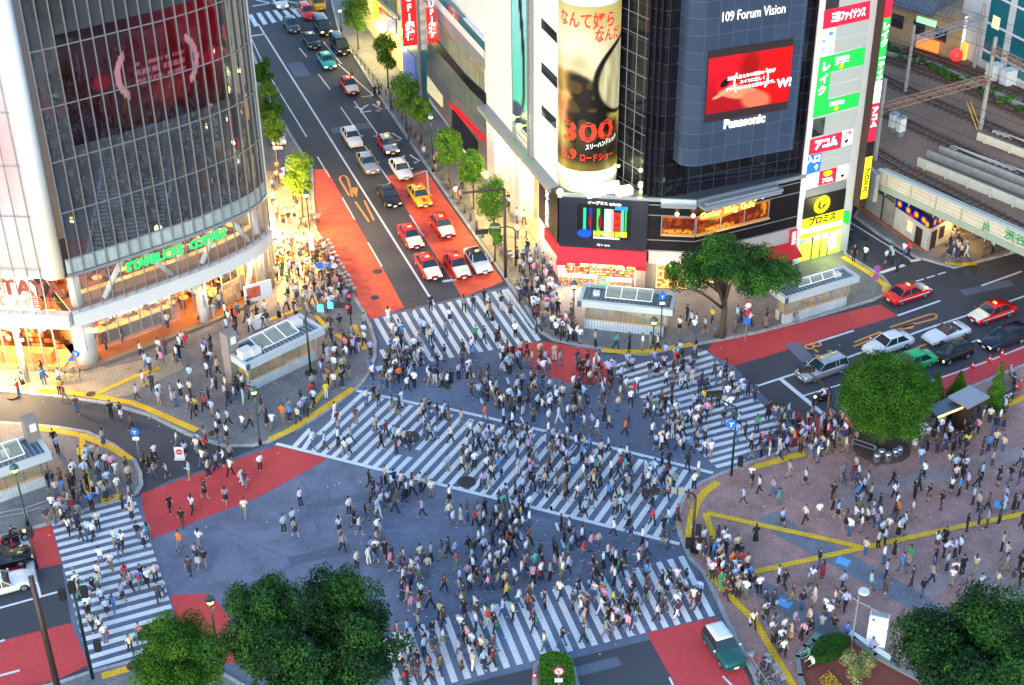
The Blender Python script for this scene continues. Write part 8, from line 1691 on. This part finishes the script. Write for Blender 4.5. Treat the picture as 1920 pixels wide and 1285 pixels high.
for (px, pose, tc, bc, wh, a, dz) in b0: person(G(*px, 0) + Vector((0, 0, dz)) - Vector((cos(a), sin(a), 0)) * .3, a, pose, tc, bc, wh, None, 'motorcycle riders'); nperson += 1
for k, (u, v, tc, bc, a) in enumerate(((1508, 1192, 'pink', 'black', 4.0), (1522, 1186, 'black', 'black', 3.6), (1540, 1180, 'grey', 'grey', 1.2), (1562, 1184, 'black', 'grey', 1.2), (1586, 1196, 'blue', 'navy', 1.0), (1632, 1225, 'pale blue', 'black', .6), (1523, 1255, 'white', 'black', 3.6), (1516, 1240, 'green', 'black', 3.4))):
    if person(G(u, v, .12), a, 'sit', tc, bc, 'on the flower bed wall', None, 'people sitting round the flower bed'): nperson += 1
wm = ['walk', 'walk2', 'wwalk', 'wtrouser', 'walk3', 'walk4', 'walk3']; smm = ['stand', 'phone', 'wstand', 'stand', 'wcoat']
cand = []
for poly, n, head, where, wsh, z, _ in ZN:
    n = int(n * (.66 if n > 60 else .85) + .5)
    us = [p[0] for p in poly]; vs_ = [p[1] for p in poly]; tries = 0; got = 0
    while got < n and tries < n * 120:
        tries += 1; u, v = rp.uniform(min(us), max(us)), rp.uniform(min(vs_), max(vs_))
        if not inside(u, v, poly) or any(inside(u, v, a) for a in AVOID): continue
        p = G(u, v, z)
        if not free(p, .44): continue
        if n > 15 and rp.random() > max(.12, min(1, (vnoise(p.x * .42, p.y * .42, 5) - .28) * 3.2)): continue
        occupy(p); got += 1; w_ = rp.random() < wsh; cand.append((v, u, p, head + (pi if rp.random() < .5 else 0) + rp.gauss(0, .45) if w_ else rp.uniform(0, 6.28), rp.choice(wm) if w_ else rp.choice(smm), where))
cand.sort(key=lambda c: -c[0])
# nearest people are individuals, the rest far up the picture form the crowd
BUD = 298; crowd = []; tk, bk_ = list(TOPC), list(BOTC)
for c in cand:
    v, u, p, a, pose, where = c; done = False
    if nperson < BUD and 'left side street' not in where:
        for _ in range(40):
            bag = None; r_ = rp.random()
            if r_ < .42: bag = ('bag', rp.choice(BAGC))
            elif r_ < .55: bag = ('back', rp.choice(['black', 'red', 'brown', 'green']))
            if person(p, a, pose, rp.choices(tk, TW)[0], rp.choices(bk_, BW)[0], where, bag): done = True; nperson += 1; break
    if not done: crowd.append(c)
# the crowd: one mesh
import numpy as np
LP = {}
for k, parts in LOW.items():
    V = []; Fc = []; cls = []
    for ci, mb in enumerate(parts):
        o = len(V); V += mb.v; Fc += [tuple(i + o for i in f) for f in mb.f]; cls += [(0, 0, 1, 2, 3, 4)[ci]] * len(mb.f)
    LP[k] = (np.array(V, dtype=np.float32), Fc, cls)
AV = []; AF = []; AC = []; off_ = 0
def add_low(p, a, pose, cols, s=1):
    global off_
    V, Fc, cls = LP[pose]; ca, sa = cos(a) * s, sin(a) * s; X = np.empty_like(V); X[:, 0] = V[:, 0] * ca - V[:, 1] * sa + p[0]; X[:, 1] = V[:, 0] * sa + V[:, 1] * ca + p[1]; X[:, 2] = V[:, 2] * s + p[2]; AV.append(X)
    for f, c in zip(Fc, cls): AF.append(tuple(i + off_ for i in f)); AC.append(cols[c])
    off_ += len(V)
def rcols(): 
    t = TOPC[rp.choices(tk, TW)[0]]; b_ = BOTC[rp.choices(bk_, BW)[0]]; sh = rp.uniform(.8, 1.15); return [(.45, .26, .17), rp.choice(HAIRC), tuple(x * sh for x in t), tuple(x * sh for x in b_), rp.choice([(.02, .02, .02), (.4, .4, .4)])]
for v, u, p, a, pose, where in crowd: add_low(p, a, pose, rcols(), rp.uniform(.93, 1.05))
for k in range(26): # customers of the coffee shop
    p_, e, nn = qc(rp.uniform(1, QL - 2)); fl = k % 3; q_ = p_ - nn * (rp.uniform(1.8, 5) if fl else rp.uniform(1.4, 2.6)); add_low((q_.x, q_.y, 6.1 if fl else .3), rp.uniform(0, 6), 'sit' if fl == 1 else 'stand', rcols())
me = bpy.data.meshes.new('crowd'); me.from_pydata(np.concatenate(AV).tolist(), [], AF); ca_ = me.color_attributes.new('print', 'FLOAT_COLOR', 'CORNER')
lt = np.empty(len(me.polygons), dtype=np.int32); me.polygons.foreach_get('loop_total', lt); colarr = np.ones((len(AF), 4), dtype=np.float32); colarr[:, :3] = np.array(AC, dtype=np.float32); ca_.data.foreach_set('color', np.repeat(colarr, lt, axis=0).ravel())
mc = paintmat('crowd_clothes', 0, .85); me.materials.append(mc); crowd_o = link('crowd', me); crowd_o['kind'] = 'stuff'
print('PEOPLE', nperson, 'crowd', len(crowd), 'faces', len(AF))
